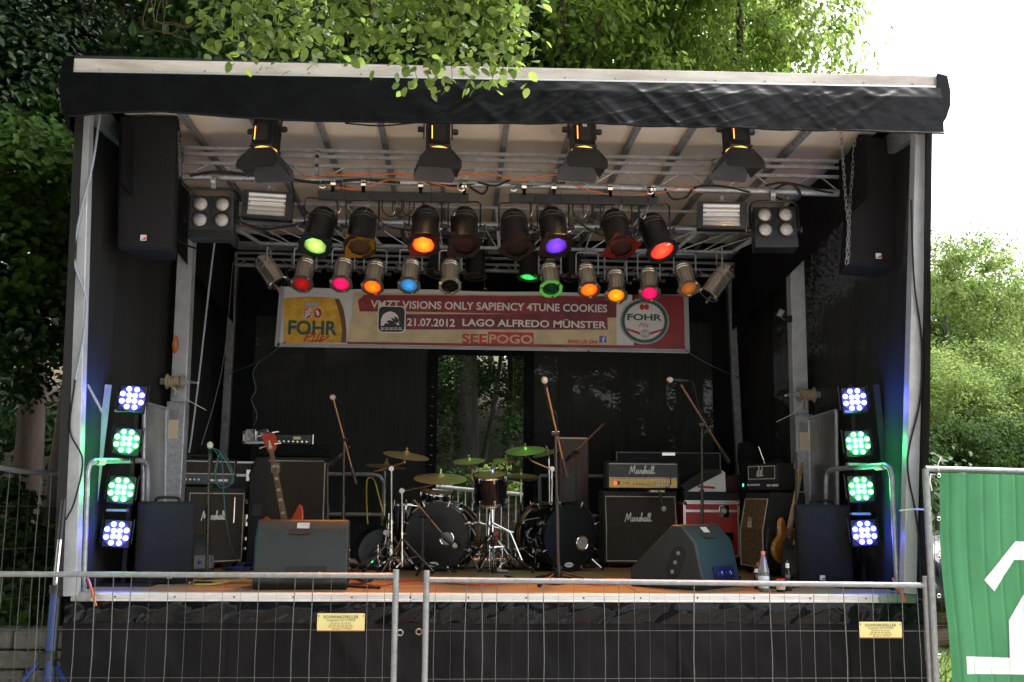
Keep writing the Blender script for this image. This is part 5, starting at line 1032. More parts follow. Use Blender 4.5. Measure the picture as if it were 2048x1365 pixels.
# ---------------------------------------------------------------- guitars
def guitar(label, top, base, Y, lean_y, mbody, kind, flip=1):
    """local frame: z runs up the neck, y away from the viewer"""
    T = W(*top, Y+lean_y); B = W(*base, Y); Lg = (T-B).length; t = thing('bass_guitar' if kind == 'bass' else 'electric_guitar', label, 'guitar', B)
    z_ = (T-B).normalized(); x_ = Vector((0,1,0)).cross(z_).normalized(); y_ = z_.cross(x_); ry = rad(0 if kind == 'bass' else 38)
    R = Matrix((x_, y_, z_)).transposed().to_4x4() @ Matrix.Rotation(ry, 4, 'Z'); t.rotation_euler = R.to_euler()
    bl_ = Lg*(.36 if kind == 'bass' else .42)
    half = [(0,0),(.10,.005),(.155,.05),(.165,.11),(.13,.18),(.115,.22),(.135,.28),(.15,.34),(.13,.39),(.085,.37),(.045,.33),(0,.33)] if kind != 'bass' else [(0,0),(.10,.01),(.165,.06),(.17,.12),(.13,.19),(.12,.23),(.15,.30),(.165,.40),(.14,.44),(.09,.38),(.045,.33),(0,.33)]
    oth = [(-x*1.02, z*(1.0 if z < .25 else .93)) for x, z in half[::-1]]; s = bl_/.40
    pl = [(p.x, p.y) for p in curve([(x*s*flip, z*s, 0) for x, z in half+oth[1:-1]]+[(0,0,0)], 4)][:-1]
    MB().prism(pl, -.02, .022, FRONT).build('body', mbody, t, bevel=.01)
    MB().prism([(x*.9 if x*flip > 0 else x*.55, z*.55+.13*s) for x, z in pl], .0225, .025, FRONT @ Matrix.Scale(.8,4)).build('pickguard', BLK, t) if kind != 'bass' else None
    n0, n1 = .30*s, Lg*.86
    MB().add([(-.029,-.024,n0),(.029,-.024,n0),(.021,-.020,n1),(-.021,-.020,n1),(-.02,.0,n0),(.02,.0,n0),(.014,-.002,n1),(-.014,-.002,n1)], [(0,1,2,3),(7,6,5,4),(0,4,5,1),(1,5,6,2),(2,6,7,3),(3,7,4,0)]).build('neck', MAPLE, t)
    MB().add([(-.028,-.0255,n0-.04),(.028,-.0255,n0-.04),(.021,-.0215,n1),(-.021,-.0215,n1)], [(0,1,2,3)]).build('fingerboard', ROSEW if kind == 'bass' else MAPLE, t)
    for i in range(14):
        z = n1-(n1-n0)*(1-2**(-(i+1)/12))*1.75
        if z > n0: box(-.026, .026, -.0285, -.0245, z-.0015, z+.0015).build('fret', CHROME, t)
    if kind == 'bass':
        for i in (2,4,6,8,11):
            z = n1-(n1-n0)*(1-2**(-(i+.5)/12))*1.75; MB().add([(-.018,-.0275,z-.012),(.02,-.0275,z-.012),(.012,-.0272,z+.012),(-.014,-.0272,z+.012)], [(0,1,2,3)]).build('inlay', CREAMP, t)
        hs_ = [(-.03,n1-.03),(.03,n1-.03),(.075,n1+.04),(.06,Lg-.03),(.02,Lg-.01),(.0,Lg-.04),(-.04,Lg+.01),(-.07,Lg-.03),(-.05,n1+.06)]
    else: hs_ = [(-.022,n1),(.022,n1),(.028,n1+.03),(.022,Lg-.03),(.005,Lg+.01),(-.03,Lg-.01),(-.04,n1+.03)]
    MB().prism(hs_, .004, .02, FRONT).build('headstock', mbody if kind == 'bass' else MAPLE, t, bevel=.004)
    if kind == 'bass': MB().add([(-.022,-.0215,n1-.02),(.022,-.0215,n1-.02),(.004,-.0215,n1+.085),(-.006,-.0215,n1+.085)], [(0,1,2,3)]).build('headstock_inlay', CREAMP, t)
    npg = 4 if kind == 'bass' else 6
    for i in range(npg):
        sx = (1 if i % 2 else -1) if kind == 'bass' else -1; z = n1+.035+(Lg-n1-.06)*(i//2 if kind == 'bass' else i)/(max(1, npg/2-1) if kind == 'bass' else 5)
        MB().tube([(sx*.04,-.026,z),(sx*.085,-.012,z)], .006, 6).lathe([(0,-.010),(.011,-.010),(.011,.010),(0,.010)], 8, Matrix.Translation((sx*.095,-.012,z)) @ Matrix.Rotation(rad(90),4,'Y')).build('tuner', CHROME, t)
    for i in range(npg):
        x = -.018+.036*i/(npg-1); tube([(x,-.034,.10*s),(x*.7,-.030,n1)], .0012, 4).build('string', CHROME, t)
    for zz in (.14, .22): box(-.04, .04, -.032, -.022, zz*s-.012, zz*s+.012).build('pickup', BLK, t, bevel=.003)
    box(-.045, .045, -.034, -.022, .075*s, .115*s).build('bridge', CHROME, t, bevel=.003)
    for i in range(3): MB().lathe([(0,0),(.012,0),(.012,.014),(0,.016)], 10, Matrix.Translation((.10*flip,-.024,(.05+.035*i)*s)) @ Matrix.Rotation(rad(90),4,'X')).build('knob', CHROME, t)
    return t
guitar('red bass guitar with long dark neck leaning on the bass cabinet', (536,864), (585,1122), 2.3, .22, REDL, 'bass')
guitar('orange electric guitar leaning against the right mast', (1602,926), (1562,1128), 1.45, .30, ORAN, 'electric')
for lab, px, Y in (('low folding guitar stand under the red bass', 583, 2.25), ('low folding guitar stand under the orange guitar', 1561, 1.4)):
    t = thing('guitar_stand', lab, 'guitar stand', (PX(px,Y), Y, DECK))
    for sx in (-1, 1): tube([(sx*.03,.2,.42), (sx*.12,.02,.1), (sx*.14,-.08,.012)], .011, 8).build('leg', BLK, t); tube([(sx*.12,.02,.1),(sx*.12,-.07,.09),(sx*.12,-.075,.13)], .010, 8).build('cradle', RUBB, t)
    tube([(0,.2,.42),(0,.26,.012)], .011, 8).build('leg', BLK, t)
# ---------------------------------------------------------------- microphones
MICG = mat('microphone grille', (.62,.52,.40), .5, .3, .3, 90, .6, 300); STND = mat('warm black stand tube', (.05,.035,.028), .28, .4, .2, 20)  # orange tint of the lamps put into the stand tube colour
def mic(t, p, d, s=1.0):
    """microphone head at p, handle going along d"""
    q = Vector(d).normalized().to_track_quat('Z','Y').to_matrix().to_4x4(); Mx = Matrix.Translation(p) @ q @ Matrix.Scale(s,4)
    MB().lathe([(.001,-.026),(.015,-.022),(.024,-.008),(.026,.006),(.022,.020),(.019,.026)], 16, Mx).build('mic_grille', MICG, t)
    MB().lathe([(.0195,.024),(.0205,.026),(.0205,.034),(.019,.04),(.012,.15),(.010,.17),(0,.17)], 14, Mx).build('mic_body', BLK, t)
def mic_stand(label, base, Y, col_top, boom=None, micp=None, mdir=(0,0,1), legs=True, straight=False, name='microphone_stand', r=.010):
    B = Vector((PX(base, Y), Y, DECK)); t = thing(name, label, 'microphone stand', B); T = W(*col_top, Y)-B
    if straight: MB().lathe([(0,0),(.125,0),(.125,.012),(.03,.028),(.014,.06),(0,.06)], 24).build('base', BLK, t)
    elif legs:
        for i in range(3):
            a = rad(100+120*i+base % 50); tube([(0,0,.10),(.06*math.cos(a),.06*math.sin(a),.085),(.32*math.cos(a),.32*math.sin(a),.016)], .009, 6).build('leg', BLK, t); tube([(.29*math.cos(a),.29*math.sin(a),.02),(.33*math.cos(a),.33*math.sin(a),.014)], .014, 6).build('foot', RUBB, t)
        MB().lathe([(0,.05),(.022,.05),(.024,.13),(.014,.15),(0,.15)], 12).build('hub', BLK, t)
    k = .55; mid = T*k
    tube([(0,0,.03), mid], r*1.35, 8).build('lower_tube', STND, t); tube([mid, T], r, 8).build('upper_tube', STND, t)
    tube([mid-T.normalized()*.04, mid+T.normalized()*.03], r*2.0, 8).build('clutch', BLK, t)
    if boom:
        a = W(*boom[0][:2], boom[0][2])-B; b_ = W(*boom[1][:2], boom[1][2])-B; tube([a, b_], r*.85, 8).build('boom', mat('coppery boom tube', (.30,.15,.07), .3, .7, .2, 20), t)  # warm lamp light painted into the boom colour
        MB().tube([T-Vector((.03,0,0)), T+Vector((.03,0,0))], .02, 8).build('boom_joint', BLK, t); v = (b_-a).normalized(); tube([b_-v*.16, b_], r*1.7, 8).build('counterweight', STND, t)
    if micp:
        p = W(*micp[:2], micp[2])-B; mic(t, p, mdir); e = p+Vector(mdir).normalized()*.16
        if boom: cab_ = curve([e, e+Vector(mdir).normalized()*.06+Vector((0,.01,-.02)), a.lerp(b_, .3)+Vector((.03,0,0)), a.lerp(b_, .55), T-Vector((.012,0,.15)), T*.5+Vector((.014,.005,0)), Vector((.015,-.01,.12)), Vector((.10,-.05,.01))])
        else: cab_ = curve([e, e-Vector((0,0,.08))+Vector((.03,0,0)), T*.45+Vector((.014,.004,0)), Vector((.05,0,.02))])
        tube(cab_, .004, 5).build('microphone_cable', RUBB, t); tube([e-Vector(mdir).normalized()*.09, e-Vector(mdir).normalized()*.04], .018, 8).build('clip', BLK, t)
    return t
mic_stand('straight microphone stand with teal cable at the left', 413, .95, (419,905), None, (420,890,.93), (.03,.3,-1), straight=True)
mic_stand('boom microphone stand between the bass cabinet and the drums', 685, 2.0, (688,880), ((667,800,1.9),(712,968,2.1)), (665,795,1.88), (.35,.8,-.25))
mic_stand('tall boom microphone stand in front of the right bass drum', 1117, .85, (1111,868), ((1093,775,.75),(1133,955,.95)), (1089,760,.73), (.22,.5,-1))
mic_stand('tall boom microphone stand in front of the red flight case', 1404, 1.5, (1404,850), ((1362,770,1.4),(1458,925,1.6)), (1339,760,1.42), (1,.12,-.02))
mic_stand('boom stand with bare raised boom right of the drums', 1153, 3.0, (1152,905), ((1208,848,2.9),(1128,925,3.05)), None)
mic_stand('short microphone stand aimed into the left bass drum', 844, 1.95, (846,1032), ((828,1000,2.0),(905,1092,2.05)), (909,1092,2.06), (-.6,-.2,.45), r=.007)
mic_stand('dark straight stand beside the right subwoofer', 1593, 1.15, (1592,905), None, None, straight=True)
mic_stand('boom stand with black arm behind the second boom microphone', 655, 2.6, (655,922), ((700,893,2.5),(655,935,2.6)), None)
t = thing('hanging_microphone', 'microphone hanging in front of the gold amplifier cabinet', 'microphone', W(1321,985,2.62)); mic(t, Vector((.03,0,-.16)), (-.25,0,1)); tube(curve([(-.012,0,.0),(-.02,.02,.03),(.05,.1,.035),(.12,.12,.07),(.12,.1,.15)]), .005, 5).build('microphone_cable', RUBB, t); box(-.09, .05, .05, .2, .0, .02).build('tape_strip', CREAMP, t)
# ---------------------------------------------------------------- drums
HOOP = mat('gold brown hoop', (.34,.22,.10), .25, .8, .2, 10); DHEAD = mat('black drum head', (.006,.0055,.0055), .35, 0, .2, 8); PHEAD = mat('amber drum head', (.34,.20,.07), .45, 0, .2, 8)
def lugs(t, R, z0, z1, n, rot=0.0):
    for i in range(n):
        a = rot+2*math.pi*i/n; c, s = math.cos(a), math.sin(a)
        for z, e in ((z0, 1), (z1, -1)):
            MB().box(-.012, .012, R-.002, R+.022, min(z, z+e*.05), max(z, z+e*.05), Matrix.Rotation(a-math.pi/2, 4, 'Z')).build('lug', CHROME, t, bevel=.004)
            MB().tube([((R+.014)*c, (R+.014)*s, z+e*.02), ((R+.014)*c, (R+.014)*s, z-e*.045)], .0045, 5).build('tension_rod', CHROME, t)
def bass_drum(label, px, Y, rz, hole):
    R = .30; dpt = .44; t = thing('bass_drum', label, 'drum', (PX(px, Y), Y, DECK), rz, 'twin bass drums')
    Mx = Matrix.Translation((0,0,R+.02)) @ Matrix.Rotation(rad(90), 4, 'X')     # lathe z -> -y (towards the viewer)
    MB().lathe([(R,-dpt/2),(R,dpt/2)], 40, Mx).build('shell', BLKG, t)
    for z in (-dpt/2-.02, dpt/2-.02): MB().lathe([(R+.002,z),(R+.022,z),(R+.024,z+.02),(R+.022,z+.04),(R+.002,z+.04)], 40, Mx).build('hoop', BLKG, t); MB().lathe([(R+.004,z+.002 if z > 0 else z+.042),(R+.020,z+.0 if z > 0 else z+.044)], 40, Mx).build('hoop_inlay', HOOP, t)
    for z, m_ in ((dpt/2+.012, DHEAD), (-dpt/2-.012, DHEAD)): MB().lathe([(R+.003,z),(R*.6,z+.002),(.001,z+.002)], 40, Mx).build('drum_head', m_, t)
    z = dpt/2+.0155
    MB().prism(circ(.058,24,*hole), z, z+.0015, Mx).build('port_hole', mat('pale port reflection', (.30,.26,.22), .3, 0, .3, 10), t); MB().lathe([(.056,z),(.064,z+.004),(.070,z)], 24, Mx @ Matrix.Translation((*hole,0))).build('port_ring', CHROME, t)  # reflection in the port painted as a pale disc
    MB().prism(circ(.048,24,-.02,-.255,.022), z, z+.001, Mx).build('maker_badge', WHITEP, t); text_mb('EVANS', w=.072, h=.018, bold=.03).build('badge_print', INK, t, M=Mx @ Matrix.Translation((-.056,-.264,z+.002)))
    for i in range(8):
        a = rad(22.5+45*i); c, s = math.cos(a), math.sin(a)
        for z0, e in ((-dpt/2+.08, 1), (dpt/2-.08, -1)):
            MB().box(-.014, .014, R-.002, R+.026, z0-.03, z0+.03, Mx @ Matrix.Rotation(a-math.pi/2, 4, 'Z')).build('lug', CHROME, t, bevel=.005); MB().tube([Mx @ Vector(((R+.018)*c,(R+.018)*s,z0)), Mx @ Vector(((R+.018)*c,(R+.018)*s,z0-e*.10))], .005, 5).build('tension_rod', CHROME, t)
            k = MB().box(-.03, .03, -.007, .007, -.006, .006, Mx @ Matrix.Translation(((R+.018)*c,(R+.018)*s,z0-e*.105)) @ Matrix.Rotation(a, 4, 'Z')); k.build('claw', CHROME, t, bevel=.003)
    for sx in (-1, 1): MB().tube([(sx*R*.86,-.06,R*.62), (sx*(R+.10),-.20,.012)], [.012,.009], 8).build('spur', CHROME, t); MB().lathe([(0,0),(.014,0),(.014,.03),(0,.03)], 8, Matrix.Translation((sx*(R+.10),-.20,.0))).build('spur_foot', RUBB, t); MB().lathe([(0,-.01),(.035,-.01),(.03,.03),(0,.03)], 10, Matrix.Translation((sx*R*.9,-.05,R*.66)) @ Matrix.Rotation(rad(90*sx),4,'Y')).build('spur_bracket', CHROME, t)
    return t
bass_drum('left bass drum, its front turned to the left', 884, 2.45, rad(-14), (.10,-.02)); bass_drum('right bass drum, its glossy side turned to the left', 1112, 2.45, rad(30), (.135,-.06))
def drum(name, label, c, R, dpt, tilt=(0,0), head=PHEAD, n=6, group=None):
    """c: centre of the shell"""
    t = thing(name, label, 'drum', c, 0, group); t.rotation_euler = (tilt[0], tilt[1], 0)
    MB().lathe([(R,-dpt/2),(R,dpt/2)], 32).build('shell', BLKG, t)
    for z in (-dpt/2-.012, dpt/2-.012): MB().lathe([(R+.001,z),(R+.010,z),(R+.008,z+.012),(R+.010,z+.024),(R+.001,z+.024)], 32).build('hoop', CHROME, t)
    for z in (-dpt/2-.004, dpt/2+.004): MB().lathe([(R+.002,z),(.001,z)], 32).build('drum_head', head, t)
    lugs(t, R, -dpt/2, dpt/2, n, .4); return t
drum('hanging_tom', 'small glossy tom with chrome lugs hanging in the middle of the kit', W(981,978,2.35), .155, .26, (rad(14),rad(-3)), n=7)
drum('rack_tom', 'shallow black tom behind the left bass drum', W(872,1002,2.75), .155, .16, (rad(8),rad(6)))
ft = drum('floor_tom', 'deep black floor tom left of the bass drums', W(818,1052,2.6), .175, .40, (0,0)); zf = ft.location.z-DECK
for i in range(3):
    a = rad(200+120*i); c, s = math.cos(a)*.20, math.sin(a)*.20; tube([(c,s,.12),(c,s,-.15),(c*1.06,s*1.06,-zf+.006)], .008, 6).build('leg', CHROME, ft)
def cymbal_stand(label, base, Y, path, cym, tripod=True, name='cymbal_stand', group='cymbal stands'):
    """path: pixels from the top of the column onwards; cym: list of (px, py, radius, tilt_x, tilt_y)"""
    B = Vector((PX(base, Y), Y, DECK)); t = thing(name, label, 'cymbal', B, 0, group); P = [W(p[0], p[1], Y+(p[2] if len(p) > 2 else 0))-B for p in path]
    if tripod:
        for i in range(3):
            a = rad(90+120*i+base % 60); tube([(.01*math.cos(a),.01*math.sin(a),.30), (.28*math.cos(a),.28*math.sin(a),.02)], .010, 6).build('leg', CHROME, t); tube([(0,0,.12),(.15*math.cos(a),.15*math.sin(a),.155)], .006, 6).build('leg_strut', CHROME, t); MB().lathe([(0,0),(.016,0),(.016,.03),(0,.03)], 8, Matrix.Translation((.28*math.cos(a),.28*math.sin(a),.002))).build('foot', RUBB, t)
    k = P[0]; tube([(0,0,.06), k*.48], .015, 10).build('lower_tube', CHROME, t); tube([k*.48, k], .011, 10).build('upper_tube', CHROME, t); tube([k*.46, k*.50], .022, 10).build('clamp', CHROME, t); MB().tube([k*.48, k*.48+Vector((.05,-.02,0))], .008, 6).build('wing_nut', CHROME, t)
    if len(P) > 1: tube(P, .009, 8).build('boom_arm', HOOP, t); MB().lathe([(0,-.02),(.024,-.02),(.024,.02),(0,.02)], 10, Matrix.Translation(P[0]) @ Matrix.Rotation(rad(90),4,'X')).build('tilter', CHROME, t)
    for (px, py, R, tx, ty) in cym:
        c = W(px, py, Y)-B; Mx = Matrix.Translation(c) @ Matrix.Rotation(tx, 4, 'X') @ Matrix.Rotation(ty, 4, 'Y')
        MB().lathe([(R,-.0),(R*.75,R*.045),(R*.45,R*.085),(R*.22,R*.105),(R*.17,R*.13),(R*.11,R*.19),(R*.04,R*.215),(.001,R*.215),(.001,R*.205),(R*.1,R*.175),(R*.2,R*.095),(R,-.003)], 40, Mx).build('cymbal', BRASS, t, smooth=60)
        MB().lathe([(0,R*.2),(.012,R*.2),(.016,R*.2+.01),(.010,R*.2+.02),(.014,R*.2+.032),(.006,R*.2+.045),(0,R*.2+.045)], 10, Mx).build('wing_nut', CHROME, t); tube([Mx @ Vector((0,0,R*.2)), Mx @ Vector((0,0,-.07))], .006, 6).build('cymbal_rod', CHROME, t)
    return t
cymbal_stand('bronze crash cymbal at the far left of the kit, on an arm', 783, 2.2, [(783,938),(748,944,.0),(805,926),(811,918)], [(812,912,.215,rad(11),rad(8))])
cymbal_stand('thin cymbal edge on behind the far left crash', 768, 2.5, [(770,940)], [(772,934,.19,rad(6),rad(5))])
cymbal_stand('broad bronze ride cymbal above the left bass drum', 804, 1.95, [(804,982),(796,985),(858,972),(880,966)], [(881,958,.24,rad(13),rad(1))])
cymbal_stand('small bronze splash cymbal left of the hanging tom', 990, 2.5, [(978,970),(962,965),(941,935),(937,928)], [(938,923,.155,rad(13),rad(-4))])
cymbal_stand('small bronze cymbal above the hanging tom', 972, 2.7, [(985,950),(1010,938),(1012,928)], [(1011,922,.12,rad(12),rad(2))])
cymbal_stand('crash cymbal tinted green at the right of the kit', 1103, 2.7, [(1104,938),(1110,943),(1062,922),(1053,908)], [(1051,902,.20,rad(15),rad(-5))])
cymbal_stand('tilted thin cymbal edge on right of the green crash', 1100, 3.0, [(1098,918)], [(1096,906,.16,rad(9),rad(-16))])
cymbal_stand('hi-hat pair with green lit top behind the right bass drum', 1041, 2.95, [(1042,960)], [(1042,953,.17,rad(10),0),(1042,958,.17,rad(190),0)], name='hi_hat')
# chrome tom stand, pedals, round case
t = thing('tom_stand', 'chrome stand with crossed legs holding the hanging tom', 'drum stand', (PX(985,2.35), 2.35, DECK)); T = W(985,940,2.42)-t.location
tube([(0,0,.10), T], .014, 10).build('column', CHROME, t); tube([T*.93, T*.93+Vector((-.1,0,.02))], .010, 8).build('arm', CHROME, t)
for i in range(3):
    a = rad(-90+120*i); tube([(0,0,.34),(.10*math.cos(a),.10*math.sin(a),.24),(.30*math.cos(a),.30*math.sin(a),.014)], .011, 8).build('leg', CHROME, t); tube([(0,0,.16),(.19*math.cos(a),.19*math.sin(a),.14)], .008, 6).build('leg_strut', CHROME, t); MB().lathe([(0,0),(.017,0),(.017,.03),(0,.03)], 8, Matrix.Translation((.3*math.cos(a),.3*math.sin(a),.0))).build('foot', RUBB, t)
tube([(0,-.0,.44),(.16,-.02,.36),(.27,-.04,.10)], .010, 8).build('side_leg', CHROME, t)
for lab, px, Y, c_ in (('chrome hi-hat pedal in front of the floor tom', 752, 2.0, 0), ('chrome double bass pedal between the bass drums', 1000, 2.15, 1), ('snare stand legs folded left of the floor tom', 768, 2.3, 2)):
    t = thing('drum_pedal' if c_ < 2 else 'snare_stand', lab, 'drum pedal' if c_ < 2 else 'drum stand', (PX(px,Y), Y, DECK), rad(-20+30*c_))
    if c_ < 2:
        MB().add([(-.045,-.12,.02),(.045,-.12,.02),(.04,.16,.10),(-.04,.16,.10),(-.045,-.12,.03),(.045,-.12,.03),(.04,.16,.11),(-.04,.16,.11)], [(3,2,1,0),(4,5,6,7),(0,1,5,4),(1,2,6,5),(2,3,7,6),(3,0,4,7)]).build('footboard', CHROME, t)
        box(-.05, .05, -.14, .2, .002, .014).build('base_plate', DKG, t)
        for sx in (-.06, .06): tube([(sx,.17,.01),(sx,.17,.24)], .009, 8).build('post', CHROME, t)
        tube([(-.07,.17,.22),(.07,.17,.22)], .010, 8).build('axle', CHROME, t); MB().tube([(0,.17,.22),(0,.21,.33)], .006, 6).lathe([(0,-.03),(.025,-.03),(.025,.03),(0,.03)], 12, Matrix.Translation((0,.22,.35)) @ Matrix.Rotation(rad(90),4,'X')).build('beater', REDC if c_ else WHITEP, t)
    else:
        for i in range(3):
            a = rad(20+120*i); tube([(0,0,.26),(.26*math.cos(a),.26*math.sin(a),.014)], .010, 6).build('leg', CHROME, t); tube([(0,0,.08),(.14*math.cos(a),.14*math.sin(a),.13)], .007, 6).build('leg_strut', CHROME, t)
        tube([(0,0,.05),(0,0,.5)], .012, 8).build('column', CHROME, t)
t = thing('drum_case', 'open round black drum case leaning left of the kit', 'drum case', (PX(747,2.6), 2.6, DECK), rad(-25)); Mx = Matrix.Translation((0,0,.205)) @ Matrix.Rotation(rad(68),4,'X')
MB().lathe([(.001,-.10),(.20,-.10),(.205,.02),(.195,.02),(.19,-.06)], 32, Mx).build('shell', BLK, t); MB().lathe([(.19,-.05),(.10,-.06),(.001,-.06)], 32, Mx).build('lining', mat('grey foam lining', (.13,.14,.155), .8, 0, .2, 12), t); MB().lathe([(.20,.016),(.208,.016),(.208,.028),(.20,.028)], 32, Mx).build('rim', RUBB, t)
# ---------------------------------------------------------------- bottles, cans and small things
def lathe_thing(name, label, cat, px, Y, parts_, group=None):
    t = thing(name, label, cat, (PX(px,Y), Y, DECK), 0, group)
    for nm, prof, m_ in parts_: MB().lathe(prof, 20).build(nm, m_, t)
    return t
PET = mat('clear pale plastic', (.75,.80,.85), .08, 0, .05, 9, trans=.85); GLB = mat('dark brown bottle glass', (.012,.006,.004), .06, 0, .1, 9, coat=.5)
lathe_thing('water_bottle', 'clear plastic water bottle with pink cap at the stage edge', 'bottle', 1528, .22, (('body', [(.001,.002),(.036,.002),(.04,.012),(.04,.16),(.039,.17),(.032,.20),(.018,.255),(.013,.265),(.013,.275),(.001,.275)], PET), ('label_band', [(.0405,.03),(.041,.032),(.041,.115),(.0405,.118)], mat('pale bottle label', (.55,.62,.75), .4, 0, .25, 30)), ('cap', [(.015,.268),(.016,.27),(.016,.295),(.001,.297)], mat('pink cap', (.75,.22,.24), .4, 0, .05, 9))))
lathe_thing('beer_bottle', 'dark beer bottle with white neck label at the stage edge', 'bottle', 1576, .28, (('body', [(.001,.002),(.029,.002),(.031,.01),(.031,.115),(.026,.14),(.014,.175),(.0125,.215),(.014,.217),(.014,.228),(.001,.229)], GLB), ('neck_label', [(.0155,.172),(.0145,.176),(.0133,.205),(.013,.206)], WHITEP)))
lathe_thing('beer_bottle', 'small dark bottle half hidden behind the water bottle', 'bottle', 1516, .42, (('body', [(.001,.002),(.029,.002),(.031,.01),(.031,.11),(.026,.13),(.014,.16),(.0125,.19),(.001,.192)], GLB), ('neck_label', [(.0285,.128),(.0265,.137),(.019,.156)], WHITEP), ('cap', [(.0145,.186),(.0145,.2),(.001,.201)], REDC)))
lathe_thing('drink_can', 'short dark jar with red lid beside the beer bottle', 'can', 1562, .20, (('body', [(.001,.001),(.03,.001),(.033,.006),(.033,.075),(.03,.08)], BLK), ('lid', [(.034,.076),(.035,.078),(.035,.095),(.032,.098),(.001,.098)], mat('red lid', (.40,.02,.015), .3, .2, .1, 20)), ('print_band', [(.0335,.02),(.0337,.022),(.0337,.045),(.0335,.047)], CREAMP)))
t = thing('blue_mat', 'crumpled blue cloth on the floor beside the bass cabinet', 'cloth', (PX(495,2.4), 2.4, DECK)); MB().grid(lambda u, v: (-.2+.4*u, -.15+.4*v, .004+.045*abs(fbm(u*4, v*4, 2))), 20, 20).build('cloth', mat('blue cloth', (.025,.03,.22), .8, 0, .2, 9), t, smooth=80)
# clip lamp on the right mast
t = thing('clip_camera', 'small silver clip lamp on the right mast', 'lamp', W(1563,632,2.15)); box(-.05, .0, -.05, .02, -.02, .045).build('housing', mat('pale metal lamp head', (.5,.5,.48), .35, .7, .1, 12), t, bevel=.006, M=Matrix.Rotation(rad(28),4,'Y')); tube([(-.01,0,-.01),(.03,0,-.045),(.09,0,-.03)], .009, 6).build('arm', BLK, t); box(.06, .10, -.02, .03, -.06, .0).build('clip', BLK, t)
# ---------------------------------------------------------------- cables
cable('cable_coil', 'small orange and black cable coil hanging on the left mast', [(352,672,2.0),(346,690,1.98),(350,706,1.98),(356,692,1.98),(353,674,2.0),(347,686,1.97),(351,704,1.97)], .010, CORDO)
cable('orange_cable', 'orange power cable running along the front truss', [(590,362,.72),(640,352,.72),(700,350,.70),(760,348,.70),(820,350,.7),(870,356,.7),(930,350,.70),(1000,352,.7),(1030,360,.7),(1090,352,.7),(1150,348,.7)], .006, CORDO)
cable('orange_cable', 'second orange cable looping below the front truss', [(660,374,.70),(720,378,.70),(770,362,.70),(830,360,.7),(900,375,.7),(940,380,.7)], .005, CORDO)
cable('orange_cable', 'orange cable on the right half of the front truss', [(1150,372,.70),(1200,386,.70),(1260,392,.70),(1330,384,.70),(1370,372,.70),(1395,386,.7)], .005, CORDO)
cable('orange_cable', 'orange cable hanging over the deck edge at the left', [(172,1150,.2),(180,1170,.02),(188,1200,-.07),(192,1212,-.09)], .010, CORDO)
cable('orange_cable', 'orange cable hanging over the deck edge at the right', [(1786,1158,.1),(1795,1175,-.03),(1805,1190,-.07),(1810,1205,-.09)], .010, CORDO)
BC = 'black cables draped on the trusses'
for lab, pts, r in (('black cable bundle along the left part of the front truss', [(380,352,.72),(430,344,.72),(500,350,.72),(575,358,.72),(640,366,.72),(720,360,.72),(800,366,.72)], .012),
        ('black cable sagging below the left strobe', [(470,440,.9),(520,458,1.0),(580,452,1.0),(630,438,1.0),(660,420,.9)], .009), ('black cable looping from strobe to lantern', [(580,345,.72),(592,400,.7),(615,425,.7),(640,440,.75)], .007),
        ('black cable along the middle part of the front truss', [(820,360,.73),(900,372,.73),(980,366,.73),(1060,372,.73),(1130,366,.73)], .010), ('black cable coil at the right end of the front truss', [(1530,372,.73),(1560,366,.7),(1590,372,.7),(1600,395,.7),(1570,402,.7),(1545,385,.72),(1575,368,.7),(1615,375,.7),(1650,384,.72),(1680,388,.74)], .011),
        ('black cable loop under the right strobe', [(1330,378,.72),(1345,398,.7),(1372,395,.7),(1392,375,.72),(1440,372,.72),(1500,385,.72)], .008), ('black cable dropping beside the left blinder', [(362,352,.7),(358,400,.9),(352,470,1.2),(372,490,1.4),(395,498,1.6)], .009),
        ('black loops hanging between the lantern bars', [(940,375,.73),(965,388,.7),(975,372,.72),(955,365,.72),(990,372,.72),(1020,360,.73)], .010), ('black cable from the second lantern to the bar', [(745,425,.8),(770,450,.9),(810,460,.9),(838,465,.8)], .006),
        ('black cable along the valance underside', [(690,247,-.1),(760,252,.0),(830,246,-.1)], .006), ('black cable behind the right lanterns', [(1150,440,2.1),(1200,470,2.1),(1260,465,2.1),(1320,440,2.1)], .008)):
    cable('black_cable', lab, pts, r, RUBB, group=BC)
cable('grey_cable', 'pale blue grey cable swinging down the left front post', [(200,230,-.02),(185,330,-.06),(160,430,-.07),(148,520,-.07),(172,600,-.07),(166,680,-.06),(150,760,-.06)], .009, CORDW)
cable('black_cable', 'black cable crossing down the left front post', [(150,760,-.065),(140,860,-.07),(165,920,-.07),(150,1000,-.08),(132,1040,-.1)], .007, RUBB)
cable('black_cable', 'black cable running down the right front post', [(1822,400,-.06),(1828,560,-.07),(1843,680,-.07),(1840,800,-.07),(1815,920,-.065),(1830,1020,-.07),(1838,1080,-.08),(1842,1170,-.08)], .007, RUBB)
cable('grey_cable', 'grey cable running down beside the left mast', [(430,480,2.0),(420,560,2.05),(402,720,2.1),(385,860,2.1),(378,905,2.15)], .009, CORDW)
cable('grey_cable', 'thin grey cord behind the left mast', [(466,525,4.0),(450,700,3.9),(430,800,3.6),(403,890,3.0)], .004, CORDW)
cable('teal_cable', 'coiled teal cable hanging from the left straight microphone', [(424,897,.92),(440,905,.90),(462,945,.90),(466,965,.9),(450,973,.9),(432,960,.9),(430,940,.9),(440,908,.9),(446,940,.92),(447,975,.92),(452,1040,.95),(468,1110,1.1),(490,1136,1.5)], .005, CORDG)
